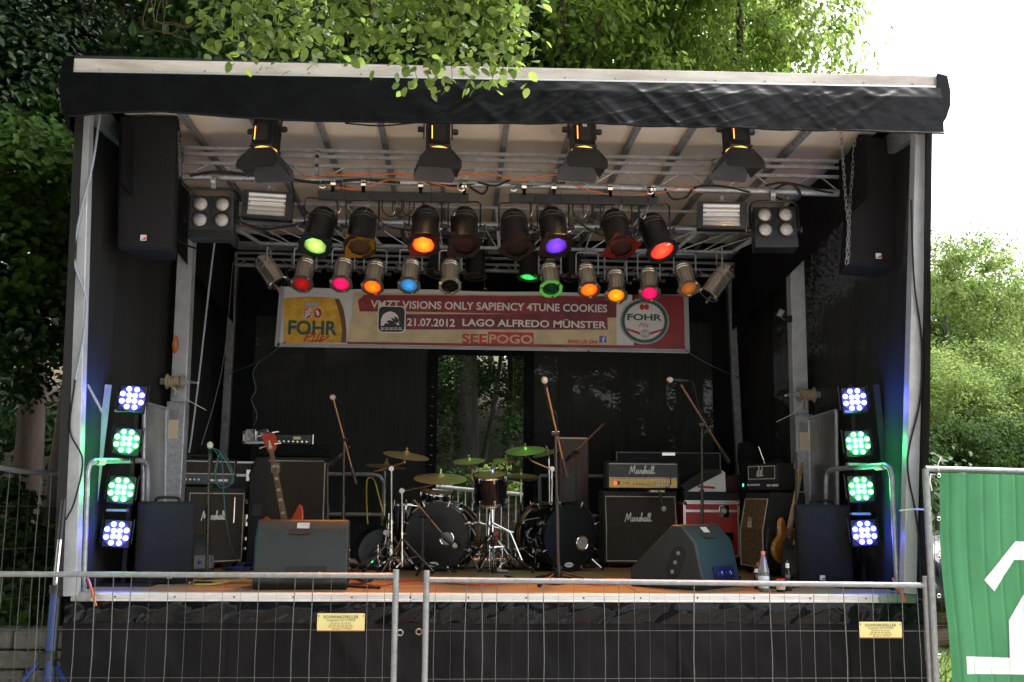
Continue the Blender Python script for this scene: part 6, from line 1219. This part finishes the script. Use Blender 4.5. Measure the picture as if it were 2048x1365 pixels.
cable('teal_cable', 'second loop of the teal microphone cable', [(426,896,.91),(436,915,.92),(430,955,.92),(440,975,.92),(460,970,.92),(465,945,.92),(448,905,.91)], .005, CORDG)
cable('yellow_cable', 'yellow cable hung over the back rail', [(735,1048,4.1),(733,1000,4.12),(734,962,4.16),(742,956,4.2),(750,965,4.16),(762,1010,4.1),(775,1060,4.0)], .008, CORDY)
def floor_cable(label, pts, r, m, name='floor_cable', group=None):
    P = []
    for p in pts:
        q = Wz(p[0], p[1], DECK+r+.002); P.append(q)
    o_ = P[0].copy(); o = tube([q-o_ for q in curve(P, 6)], r, 6).build(name, m); o.location = o_; return tag(o, label, 'cable', group)
for lab, pts, r, m in (('red floor cable crossing the front of the deck', [(600,1176),(700,1166),(760,1172),(830,1160),(950,1170),(1080,1162),(1200,1170),(1300,1164),(1420,1172)], .006, mat('red cable jacket', (.5,.03,.02), .4, 0, .1, 9)),
        ('orange floor cable in front of the right wedge', [(1150,1166),(1230,1158),(1290,1162),(1262,1168),(1330,1172),(1420,1168),(1500,1174),(1560,1170)], .008, CORDO), ('black floor cable beside the left wedge', [(700,1150),(725,1162),(745,1158),(720,1168),(690,1172),(760,1176)], .010, RUBB),
        ('black floor cable loops under the middle microphone', [(1060,1160),(1090,1152),(1150,1158),(1120,1168),(1060,1164),(1010,1152)], .008, RUBB), ('black cable tangle by the right deck edge', [(1500,1168),(1540,1160),(1600,1170),(1560,1176),(1520,1172),(1590,1164),(1640,1172)], .009, RUBB),
        ('yellow floor cable at the left deck edge', [(378,1166),(420,1156),(470,1162),(500,1154),(440,1168),(390,1170)], .008, CORDY), ('black floor cable running behind the bass drums', [(700,1134),(820,1138),(960,1136),(1090,1139),(1190,1134)], .009, RUBB)):
    floor_cable(lab, pts, r, m)
t = thing('stage_plank', 'pale plank lying by the left subwoofer', 'plank', Wz(440,1166,DECK)); box(-.28, .28, -.05, .05, .001, .022).build('board', mat('pale plank', (.40,.27,.12), .6, 0, .25, 6, stretch=(.8,6,6)), t, bevel=.003)
# ---------------------------------------------------------------- barriers
FENCE = mat('galvanised fence tube', (.27,.29,.30), .42, .5, .2, 30, .1, 120); WIRE = mat('galvanised wire', (.14,.145,.145), .5, .5, .2, 30)
def fence(label, A, B, post_a, post_b, zbot, n, rows, r=.021, corner=True, bend=0.0, rv=.0013, name='mesh_fence', group=None, over=.0):
    """A, B: world ends of the top rail; posts run down to zbot; n vertical wires"""
    A, B = Vector(A), Vector(B); t = thing(name, label, 'fence', (A.x, A.y, 0), 0, group); o_ = t.location; a, b_ = A-o_, B-o_
    top = [a.lerp(b_, i/12)+Vector((0,0,-bend*math.sin(i/12*3.14))) for i in range(13)]; tube(top, r*.88, 10).build('top_rail', FENCE, t)
    for on, e in ((post_a, a), (post_b, b_)):
        if on: tube([(e.x, e.y, zbot), (e.x, e.y, e.z+over)], r, 12).build('post', FENCE, t)
    bz = zbot+.08; tube([(a.x,a.y,bz),(b_.x,b_.y,bz)], r*.85, 8).build('bottom_rail', FENCE, t)
    d = (b_-a); w0 = tube([(0,0,0),(.004,0,-.5),(0,0,-1)], rv, 5).mesh('wire', WIRE)
    rnd = random.Random(int(abs(A.x)*100)+n)
    for i in range(n):
        k = (i+.6)/(n+.2); p = a+d*k; o = bpy.data.objects.new('wire', w0); COL.objects.link(o); o.parent = t; o.location = (p.x, p.y+.004, p.z-bend*math.sin(k*3.14)); o.scale = (rnd.uniform(-3,3), 1, p.z-bz)
    for z in rows: tube([(a.x,a.y-.004,z),(a.lerp(b_,.5).x,a.lerp(b_,.5).y-.004,z+.002),(b_.x,b_.y-.004,z)], rv*1.3, 5).build('cross_wire', WIRE, t)
    for e in (a, b_):
        MB().box(e.x-.30, e.x+.30, e.y-.11, e.y+.11, .0, .12).build('foot_block', STONE, t, bevel=.02)
    return t
YF = -.50
LA, LB = W(-620,1146,YF), W(792,1152,YF); RA, RB = W(853,1160,YF-.02), W(1851,1171,YF)
def zrow(px, py, Y): return W(px, py, Y).z
f1 = fence('low wire mesh fence panel left of the gap, in front of the stage', LA, LB, True, True, .06, 38, (zrow(500,1260,YF), zrow(500,1356,YF), .35, .12), over=.04)
f2 = fence('low wire mesh fence panel right of the gap, in front of the stage', RA, RB, True, True, .06, 33, (zrow(1300,1262,YF), zrow(1300,1357,YF), .35, .12), over=.06)
for lab, px, py, Y in (('steel hook on the fence post left of the gap', 800, 1266, YF), ('steel hook on the fence post right of the gap', 838, 1264, YF)):
    p = W(px, py, Y); o = tube([(.02*math.cos(i*.7), 0, .018*math.sin(i*.7)) for i in range(9)], .005, 6, True).build('fence_hook', FENCE); o.location = p; tag(o, lab, 'hook')
def plate(label, a, b_, Y):
    A, B = W(*a, Y), W(*b_, Y); w, h = B.x-A.x, A.z-B.z; t = thing('name_plate', label, 'sign', (A.x, Y, B.z))
    MB().prism(rrect(w, h, .006, 3, w/2, h/2), 0, .003, FRONT).build('plate', YEL, t); MB().box(0, w, -.0005, .004, -.006, -.0005).build('plate_edge', mat('rust edge', (.4,.16,.04), .6, 0, .2, 20), t)
    def tx(s_, u0, u1, v0, v1, bold=0): text_mb(s_, w=(u1-u0)*w, h=(v1-v0)*h, bold=bold).build('lettering', INK, t, M=Matrix.Translation((u0*w,-.0045,v0*h)) @ FRONT, smooth=0)
    tx('SCHWARZFELLER', .13, .87, .70, .87, .012); tx('Langenfeld  02173/99690', .2, .8, .51, .66)
    for v, u in ((.40,.28),(.28,.25),(.17,.22)):
        b2 = MB()
        for i in range(6): b2.box(u*w+i*(1-2*u)*w/6, u*w+(i+.8)*(1-2*u)*w/6, -.0045, -.0040, v*h, v*h+.006)
        b2.build('fine_print', mat('faint ink', (.35,.30,.10), .6, 0, .1, 20), t)
    tx('Bauzaun  Verleih', .32, .72, .05, .14)
    for u in (.03, .97): MB().lathe([(0,.005),(.005,.004),(.006,.0025)], 8, Matrix.Translation((u*w,0,h*.85)) @ Matrix.Rotation(rad(90),4,'X')).build('rivet', WIRE, t)
plate('yellow name plate wired to the left low fence panel', (635,1227), (729,1261), YF-.012); plate('yellow name plate wired to the right low fence panel', (1718,1244), (1804,1275), YF-.012)
# tall fence on the right with the green banner
TA, TB = W(1851,938,YF-.03), W(2240,948,YF-.03)
tf = fence('tall mesh fence panel on the right, carrying the green banner', TA, TB, True, False, .06, 12, tuple(zrow(1900,y_,YF) for y_ in (1035,1110,1250,1300)), r=.023)
tube([W(1868,1040,YF-.03)-tf.location, W(1872,1300,YF-.03)-tf.location], .0022, 5).build('wire', WIRE, tf)
gA = W(1876,946,YF-.07); gB = W(2235,955,YF-.07); gz = .12
GB = thing('green_banner', 'green vinyl banner with a large white numeral tied to the tall right fence', 'banner', (gA.x, YF-.07, gz)); gw = gB.x-gA.x; gh = gA.z-gz
def gwav(x, z): return .012*math.sin(x*9+.8*math.sin(z*3))+.010*fbm(x*2.2, z*1.2, 7)+.012*math.exp(-((x-.085)/.05)**2)-.005*math.exp(-(((x % .118)-.059)/.010)**2)
MB().grid(lambda u, v: (gw*u+.02*(1-v)*0+.012*(1-u)*math.sin(v*7), -gwav(gw*u, gh*v)-.012, gh*v+(gB.z-gA.z)*u*v), 220, 40).build('sheet', PGREEN, GB, smooth=80)
def gpoly(pts):
    Q = [W(*p, YF-.07)-GB.location for p in pts]; xs = [q.x for q in Q]; b = MB(); N = 60
    # cut into strips so that the print follows the waves
    import bmesh
    bm = bmesh.new(); vs = [bm.verts.new((q.x, 0, q.z)) for q in Q]; bm.faces.new(vs)
    for i in range(1, N):
        x = min(xs)+(max(xs)-min(xs))*i/N; bmesh.ops.bisect_plane(bm, geom=bm.verts[:]+bm.edges[:]+bm.faces[:], plane_co=(x,0,0), plane_no=(1,0,0))
    z0 = min(q.z for q in Q); z1 = max(q.z for q in Q)
    for i in range(1, 16): bmesh.ops.bisect_plane(bm, geom=bm.verts[:]+bm.edges[:]+bm.faces[:], plane_co=(0,0,z0+(z1-z0)*i/16), plane_no=(0,0,1))
    bmesh.ops.triangulate(bm, faces=bm.faces[:])
    for v in bm.verts: v.co.y = -gwav(v.co.x, v.co.z)-.016
    me = bpy.data.meshes.new('numeral'); bm.to_mesh(me); bm.free(); me.materials.append(PWHITE); o = bpy.data.objects.new('numeral', me); COL.objects.link(o); o.parent = GB
gpoly([(1966,1160),(2030,1083),(2110,1085),(2112,1318),(2190,1320),(2190,1353),(1930,1347),(1928,1312),(2019,1316),(2017,1241),(2060,1166),(2063,1121),(2027,1120),(1987,1183)])
for py in (952, 1038, 1115, 1192, 1312):
    p = W(1878, py, YF-.085)-GB.location; MB().tube([(p.x+.012*math.cos(i*.8), p.y, p.z+.012*math.sin(i*.8)) for i in range(8)], .003, 5, True).build('eyelet', CHROME, GB)
cable('cable_tie', 'white cable tie sticking up at the corner of the green banner', [(1878,942,YF-.06),(1876,930,YF-.07),(1882,914,YF-.07)], .004, WHITEP, cat='cable tie'); cable('cable_tie', 'white cable tie hanging down at the corner of the green banner', [(1862,948,YF-.06),(1860,962,YF-.07),(1864,982,YF-.07)], .004, WHITEP, cat='cable tie')
cable('cable_tie', 'clear cable tie joining the fence post to the stage post', [(1800,1022,-.06),(1830,1019,-.2),(1856,1020,YF-.05)], .006, mat('translucent tie', (.6,.6,.6), .3, 0, .05, 9), cat='cable tie')
# tall fence on the far left
QA, QB = W(-60,922,-.15), W(134,946,.55)
fence('tall bent mesh fence panel at the far left', QA, QB, False, True, .06, 9, tuple(QB.z-x for x in (.25,.55,.9,1.3)), r=.021, bend=.03, over=.03)
# crowd barrier behind the stage, seen through the door gap
bA, bB = W(852,972,5.2), W(1068,992,5.0)
t = thing('crowd_barrier', 'white crowd barrier standing behind the door gap', 'barrier', (bA.x, bA.y, hill(bA.x, bA.y))); o_ = t.location; BRM = mat('white barrier tube', (.62,.64,.66), .4, .2, .1, 20)
tube([bA-o_, bB-o_], .022, 8).build('top_rail', BRM, t)
dn = Vector((0,0,-.95)); tube([bA-o_+dn, bB-o_+dn], .018, 8).build('bottom_rail', BRM, t)
for e in (bA, bB): tube([e-o_, (e-o_).xy.to_3d()+Vector((0,0,0))], .022, 8).build('post', BRM, t)
for i in range(15): p = bA.lerp(bB, (i+.5)/15)-o_; tube([p, p+dn], .006, 6).build('bar', BRM, t)
tube([bA-o_+Vector((.15,0,-.3)), bB-o_+Vector((0,0,-.5))], .010, 6).build('diagonal_bar', BRM, t)
q = W(858,986,5.1)-o_; box(q.x, q.x+.28, -.03, .0, q.z-.02, q.z+.10).build('sign_board', mat('pale ribbed plate', (.60,.60,.62), .4, .1, .2, 60, stretch=(8,1,1)), t)
# tarpaulin covered log pile and logs on the right
lp = W(1880,1282,5.0); LX = 3.55
t = thing('log_pile', 'pile of logs under the black tarpaulin right of the stage', 'log pile', (4.3, 4.9, 0)); rnd = random.Random(4)
for r_, (nn, z) in enumerate(((5,.14),(5,.38),(4,.6))):
    for i in range(nn):
        yy = -.45+i*.25+(.12 if r_ % 2 else 0); rr = rnd.uniform(.10,.125); L_ = rnd.uniform(1.25,1.4); p = [(-L_+j*L_*2/6, yy+rnd.uniform(-.01,.01), z+rnd.uniform(-.01,.01)) for j in range(7)]
        tube(p, [rr*rnd.uniform(.93,1.05) for _ in range(7)], 10).build('log', LOGW, t)
def tarp(u, v):
    a = v*2-1; x = 2.9+2.9*u; r_ = .82
    y = 4.9+r_*math.sin(a*1.7)*1.0; z = .62+.72*max(-.3, math.cos(a*1.75))-(.10*u); w = .05*(1-abs(fbm(x*3.1, v*4, 8))*2)+.03*fbm(x*7, v*9, 3)
    return (x+.03*fbm(v*5, u*2), y-w*.6, max(.44, z)+w*.6)
o = MB().grid(tarp, 70, 60).build('log_tarpaulin', TARP2, smooth=80); tag(o, 'wrinkled glossy black tarpaulin over the log pile right of the stage', 'tarpaulin')
o = beam(W(1836,1345,2.5), W(1848,1270,2.5), .05).build('ground_stake', STONE); tag(o, 'short grey stake leaning beside the right stage corner', 'stake')
t = thing('small_bench', 'grey rail just behind the green banner fence', 'rail', W(1846,1312,4.0)); tube([(0,0,0),(.7,0,.03)], .022, 8).build('bar', FENCE, t); 
for x in (.05, .6): tube([(x,0,.0),(x,0,-t.location.z)], .018, 8).build('leg', FENCE, t)
# stone retaining wall on the left
SW = thing('retaining_wall', 'low wall of grey mossy stone blocks left of the stage', 'wall', (-4.6, 1.15, 0)); rnd = random.Random(9); zt = W(60,1262,1.15).z; nr = 4; hh = zt/nr
for r_ in range(nr):
    x = -1.9-(.25 if r_ % 2 else 0)
    while x < 1.5:
        w = rnd.uniform(.42,.62); box(x+.007, x+w-.007, rnd.uniform(-.015,.015), .4, r_*hh+.006, (r_+1)*hh-.006).build('stone', STONE, SW, bevel=.018); x += w
# blue tripod stand
B = W(95,1318,-.35); TP = W(128,1000,-.2); base = Vector((B.x, -.35, 0)); t = thing('tripod_stand', 'blue enamelled tripod lifting stand left of the stage', 'stand', base); hub = B-base; top = TP-base
tube([hub+Vector((0,0,-.25)), hub.lerp(top, .42)], .026, 12).build('lower_tube', BLUEM, t); tube([hub.lerp(top, .42), hub.lerp(top, .75)], .017, 10).build('middle_tube', CHROME, t); tube([hub.lerp(top, .74), top], .020, 10).build('upper_tube', BLK, t); tube([hub.lerp(top,.40), hub.lerp(top,.45)], .034, 12).build('collar', BLK, t)
MB().lathe([(.03,-.05),(.06,-.05),(.06,.04),(.03,.05)], 12, Matrix.Translation(hub)).build('hub', BLK, t); MB().tube([hub+Vector((.05,0,0)), hub+Vector((.11,-.02,-.01))], .010, 6).build('hub_knob', BLK, t)
for dx, dy in ((-.42,-.2),(.22,-.35),(.14,.5)):
    e = hub+Vector((dx,dy,-hub.z+.02)); tube([hub+Vector((dx*.1,dy*.1,-.01)), e], .019, 8).build('leg', BLUEM, t); tube([hub+Vector((0,0,-.22)), hub.lerp(e,.5)], .010, 6).build('strut', BLUEM, t); MB().lathe([(0,-.02),(.03,-.02),(.028,.02),(0,.02)], 10, Matrix.Translation(e)).build('foot', RUBB, t)
# unseen woods behind the viewer, added to darken front light and valance reflections
for x_, y_, lab_ in ((-9.5,-7.5,'dark tree outside the left picture edge, nearest the viewer'), (-7.5,-13,'dark tree behind the viewer on the left'), (-13,-3,'dark tree outside the left picture edge beyond the beech'), (-3,-19,'tall dark tree straight behind the viewer'), (3.5,-22,'tall dark tree behind the viewer on the right'), (-13,-17,'dark tree far behind the viewer on the left')):
    tree('woodland_tree', lab_, x_, y_, 14, .22, 4.2, 10, 'dark', BARK, G2, bare=.3)
# ---------------------------------------------------------------- the beech bough over the stage front
LFM = leaf_mat('translucent beech leaf', (.115,.180,.042), .6, .42, .35, tv=2.1, spec=.3)
def leaf_shape():
    b = MB(); pts = [(0,0,0)]; nl = 7; vs = [(0,-.5,0)]
    for i in range(nl+1):
        t_ = i/nl; w = .36*math.sin(math.pi*(t_**.85))**.75 if 0 < i < nl else 0; y = t_; z = -.12*t_*t_
        vs += [(-w, y, z+.12*w), (0, y, z), (w, y, z+.12*w)]
    vs = vs[1:]; fs = []
    for i in range(nl):
        a = i*3; fs += [(a,a+1,a+4,a+3),(a+1,a+2,a+5,a+4)]
    b.add(vs, fs); return b
me_leaf = leaf_shape().mesh('leaf', LFM, 60)
BT = thing('beech_bough_tree', 'beech tree whose bright leafy bough hangs before the roof', 'tree', (-6.4, -4.2, 0)); o_ = BT.location
tr = MB().tube([(0,0,-.2),(0,0,2),(.05,.05,4.5),(.2,.1,7),(.3,.2,10)], [.36,.30,.26,.2,.08], 12)
limb = curve([(.1,.05,4.6),(1.6,.6,5.6),(3.2,1.2,5.9),(4.8,1.5,5.6),(6.3,1.7,5.5)], 4); tr.tube(limb, [.10-.085*i/(len(limb)-1) for i in range(len(limb))], 8)
for a_ in range(6): tr.tube([(.25,.15,6.6+a_*.4),(.25+1.6*math.cos(a_*1.1),.15+1.6*math.sin(a_*1.1),8+a_*.4),(.25+3.2*math.cos(a_*1.1),.15+3.2*math.sin(a_*1.1),8.6+a_*.4)], [.09,.06,.02], 6)
tr.build('trunk', BARKG, BT, smooth=60)
for q_, (cx0, cy0, cz0, rx0, rz0) in enumerate(((.2,-.8,9.2,4.4,2.4), (3.4,-1.2,9.6,3.4,1.8), (-2.5,2.2,8.8,3.2,2.0))):
    o = bpy.data.objects.new('crown', CROWNS[('mid', 1+q_ % 2)]); COL.objects.link(o); o.parent = BT; o.location = (cx0, cy0, cz0); o.scale = (rx0, rx0, rz0); o.rotation_euler = (0,0,q_*2.0)  # unseen crown, added to block sky light from the front left
rnd = random.Random(21); placed = []
tw = MB()
# twig tips: (pixel, depth) the foliage sprays reach down to
tips = [(440,95,-2.4),(490,108,-2.3),(545,112,-2.3),(470,60,-2.5),(560,100,-2.4),(610,90,-2.3),(650,70,-2.5),(700,105,-2.5),(600,40,-2.6),(740,60,-2.5),(760,105,-2.6),(800,80,-2.6),(835,165,-2.5),(860,140,-2.5),(880,100,-2.5),(905,135,-2.6),(930,90,-2.6),(985,160,-2.5),(965,120,-2.5),(1000,120,-2.6),(1020,90,-2.5),(1040,125,-2.6),(1055,60,-2.6),(1010,45,-2.6),(900,45,-2.7),(820,40,-2.6),(700,30,-2.6),(510,30,-2.6),(420,30,-2.6),(310,45,-2.6),(950,20,-2.7),(640,95,-2.3),(770,20,-2.6),(860,20,-2.6),(570,55,-2.5),(980,70,-2.6),(850,70,-2.6),(720,85,-2.5),(330,30,-2.5),(520,75,-2.4),(590,100,-2.3),(905,165,-2.5),(1020,150,-2.5)]
for (px, py, Y) in tips:
    tip = W(px, py, Y)-o_; st_ = min(limb, key=lambda q: abs(q.x-(tip.x-.25))); root = Vector((tip.x-rnd.uniform(.1,.45), tip.y+rnd.uniform(-.2,.2), st_.z-.02))
    p = curve([st_, root.lerp(tip, .25)+Vector((.05,0,.15)), root.lerp(tip, .6)+Vector((rnd.uniform(-.05,.05),0,.03)), tip], 8); tw.tube(p, [.009-.0075*i/(len(p)-1) for i in range(len(p))], 5)
    n_ = len(p); full = px > 380
    for i in range(int(n_*.42), n_):
        for s_ in range(9) if full else (0,):
            c = p[i]+Vector((rnd.uniform(-.10,.10), rnd.uniform(-.12,.12), rnd.uniform(-.07,.05)))
            if W(0, -60, Y).z < c.z+o_.z-.35: continue
            placed.append((c, rnd.uniform(.040,.066)*(1.0 if full else .8)))
tw.build('twig', mat('twig bark', (.075,.05,.03), .8, 0, .2, 20), BT)
bare = MB()
for k in range(4):
    a = W(300+k*12, -10, -2.5)-o_; e = W(320+k*14+rnd.uniform(-10,20), 60+rnd.uniform(-20,30), -2.5)-o_; bare.tube(curve([a, a.lerp(e,.5)+Vector((-.05,0,-.06)), e, e+Vector((.08,0,-.01)), e+Vector((.12,0,.05))], 5), .0018, 4)
bare.build('twig', mat('twig bark', (.075,.05,.03), .8, 0, .2, 20), BT)
vis = [q for q in placed]; rnd.shuffle(vis)
def leaf_matrix(c, s):
    d = Vector((rnd.gauss(0,.8), rnd.gauss(0,.6)-.2, -.55+rnd.gauss(0,.35))).normalized(); n_ = Vector((rnd.gauss(0,.45), -.35+rnd.gauss(0,.45), .75)); n_ = (n_-d*n_.dot(d)).normalized(); x_ = d.cross(n_).normalized()
    return Matrix((x_, d, n_)).transposed().to_4x4(), s
near = sorted(vis, key=lambda q: -q[1])[:300]; rest = [q for q in vis if q not in near]
for c, s_ in near:
    R, s2 = leaf_matrix(c, s_); o = bpy.data.objects.new('leaf', me_leaf); COL.objects.link(o); o.parent = BT; o.matrix_local = Matrix.Translation(c) @ R @ Matrix.Scale(s2, 4)
lv = MB(); proto = leaf_shape()
for c, s_ in rest: R, s2 = leaf_matrix(c, s_); lv.add(proto.v, proto.f, Matrix.Translation(c) @ R @ Matrix.Scale(s2, 4))
o = lv.build('foliage', LFM, BT, smooth=60); o['kind'] = 'stuff'
print('bough leaves', len(placed))
# ---------------------------------------------------------------- pieces of parts: one level deeper, under the nearest part of the right kind
SUB = {'control_panel': ('knob','switch','panel_print'), 'grille': ('badge','piping','seam','badge_ring'), 'badge': ('badge_print',), 'latch': ('latch_knob',), 'handle_dish': ('grip','handle_recess'), 'edging': ('ball_corner',),
    'leg': ('foot','leg_strut'), 'mic_body': ('mic_grille','clip'), 'cymbal': ('wing_nut','cymbal_rod'), 'hoop': ('hoop_inlay','claw'), 'port_hole': ('port_ring',), 'maker_badge': ('badge_print',), 'spur': ('spur_foot','spur_bracket'), 'lug': ('tension_rod',),
    'gel_frame': ('gel_sheet','frame_clip'), 'yoke': ('knob','hook_bolt'), 'can': ('reflector',), 'housing': ('vent_fin','access_plate','vent_slot','cap','centre_bar','vent'), 'sticker': ('sticker_print',), 'lamp_ring': ('lamp',), 'reflector': ('flash_tube',),
    'face_plate': ('led',), 'fingerboard': ('fret','inlay'), 'headstock': ('tuner','headstock_inlay'), 'plate': ('lettering','fine_print','rivet','plate_edge'), 'side_handle': ('bolt',), 'connector_plate': ('socket',), 'sheet': ('lettering','print','emblem','eyelet','numeral'),
    'fascia': ('fascia_trim','rivet'), 'front_rail': ('rivet',), 'winch_drum': ('winch_handle','winch_rope'), 'mast_sleeve': ('mast_opening','mast_plate'), 'side_panel': ('side_panel_frame',), 'door_border': ('lacing',), 'valance': ('valance_hem',), 'hub': ('hub_knob',), 'channel': ('hook_clamp','eye_bolt','plug_lead','safety_wire'), 'beater': ()}
def bname(o): return o.name.split('.')[0]
def centre(o): return o.matrix_local @ (sum((Vector(c) for c in o.bound_box), Vector())/8)
for t in [o for o in bpy.data.objects if o.parent is None and o.get('category')]:
    ch = list(t.children); byn = {}
    for c in ch:
        if c.type == 'MESH': byn.setdefault(bname(c), []).append(c)
    done = set()
    for pn, subs in SUB.items():
        if pn not in byn: continue
        ps = [p for p in byn[pn] if p not in done]
        if not ps: continue
        pc = [(centre(p), p) for p in ps]
        for sn in subs:
            for c in byn.get(sn, []):
                if c in done or c in ps or c.children: continue
                q = centre(c); p = min(pc, key=lambda k: (k[0]-q).length)[1]
                if p.parent is not t: continue
                c.parent = p; c.matrix_parent_inverse = p.matrix_local.inverted(); done.add(c)
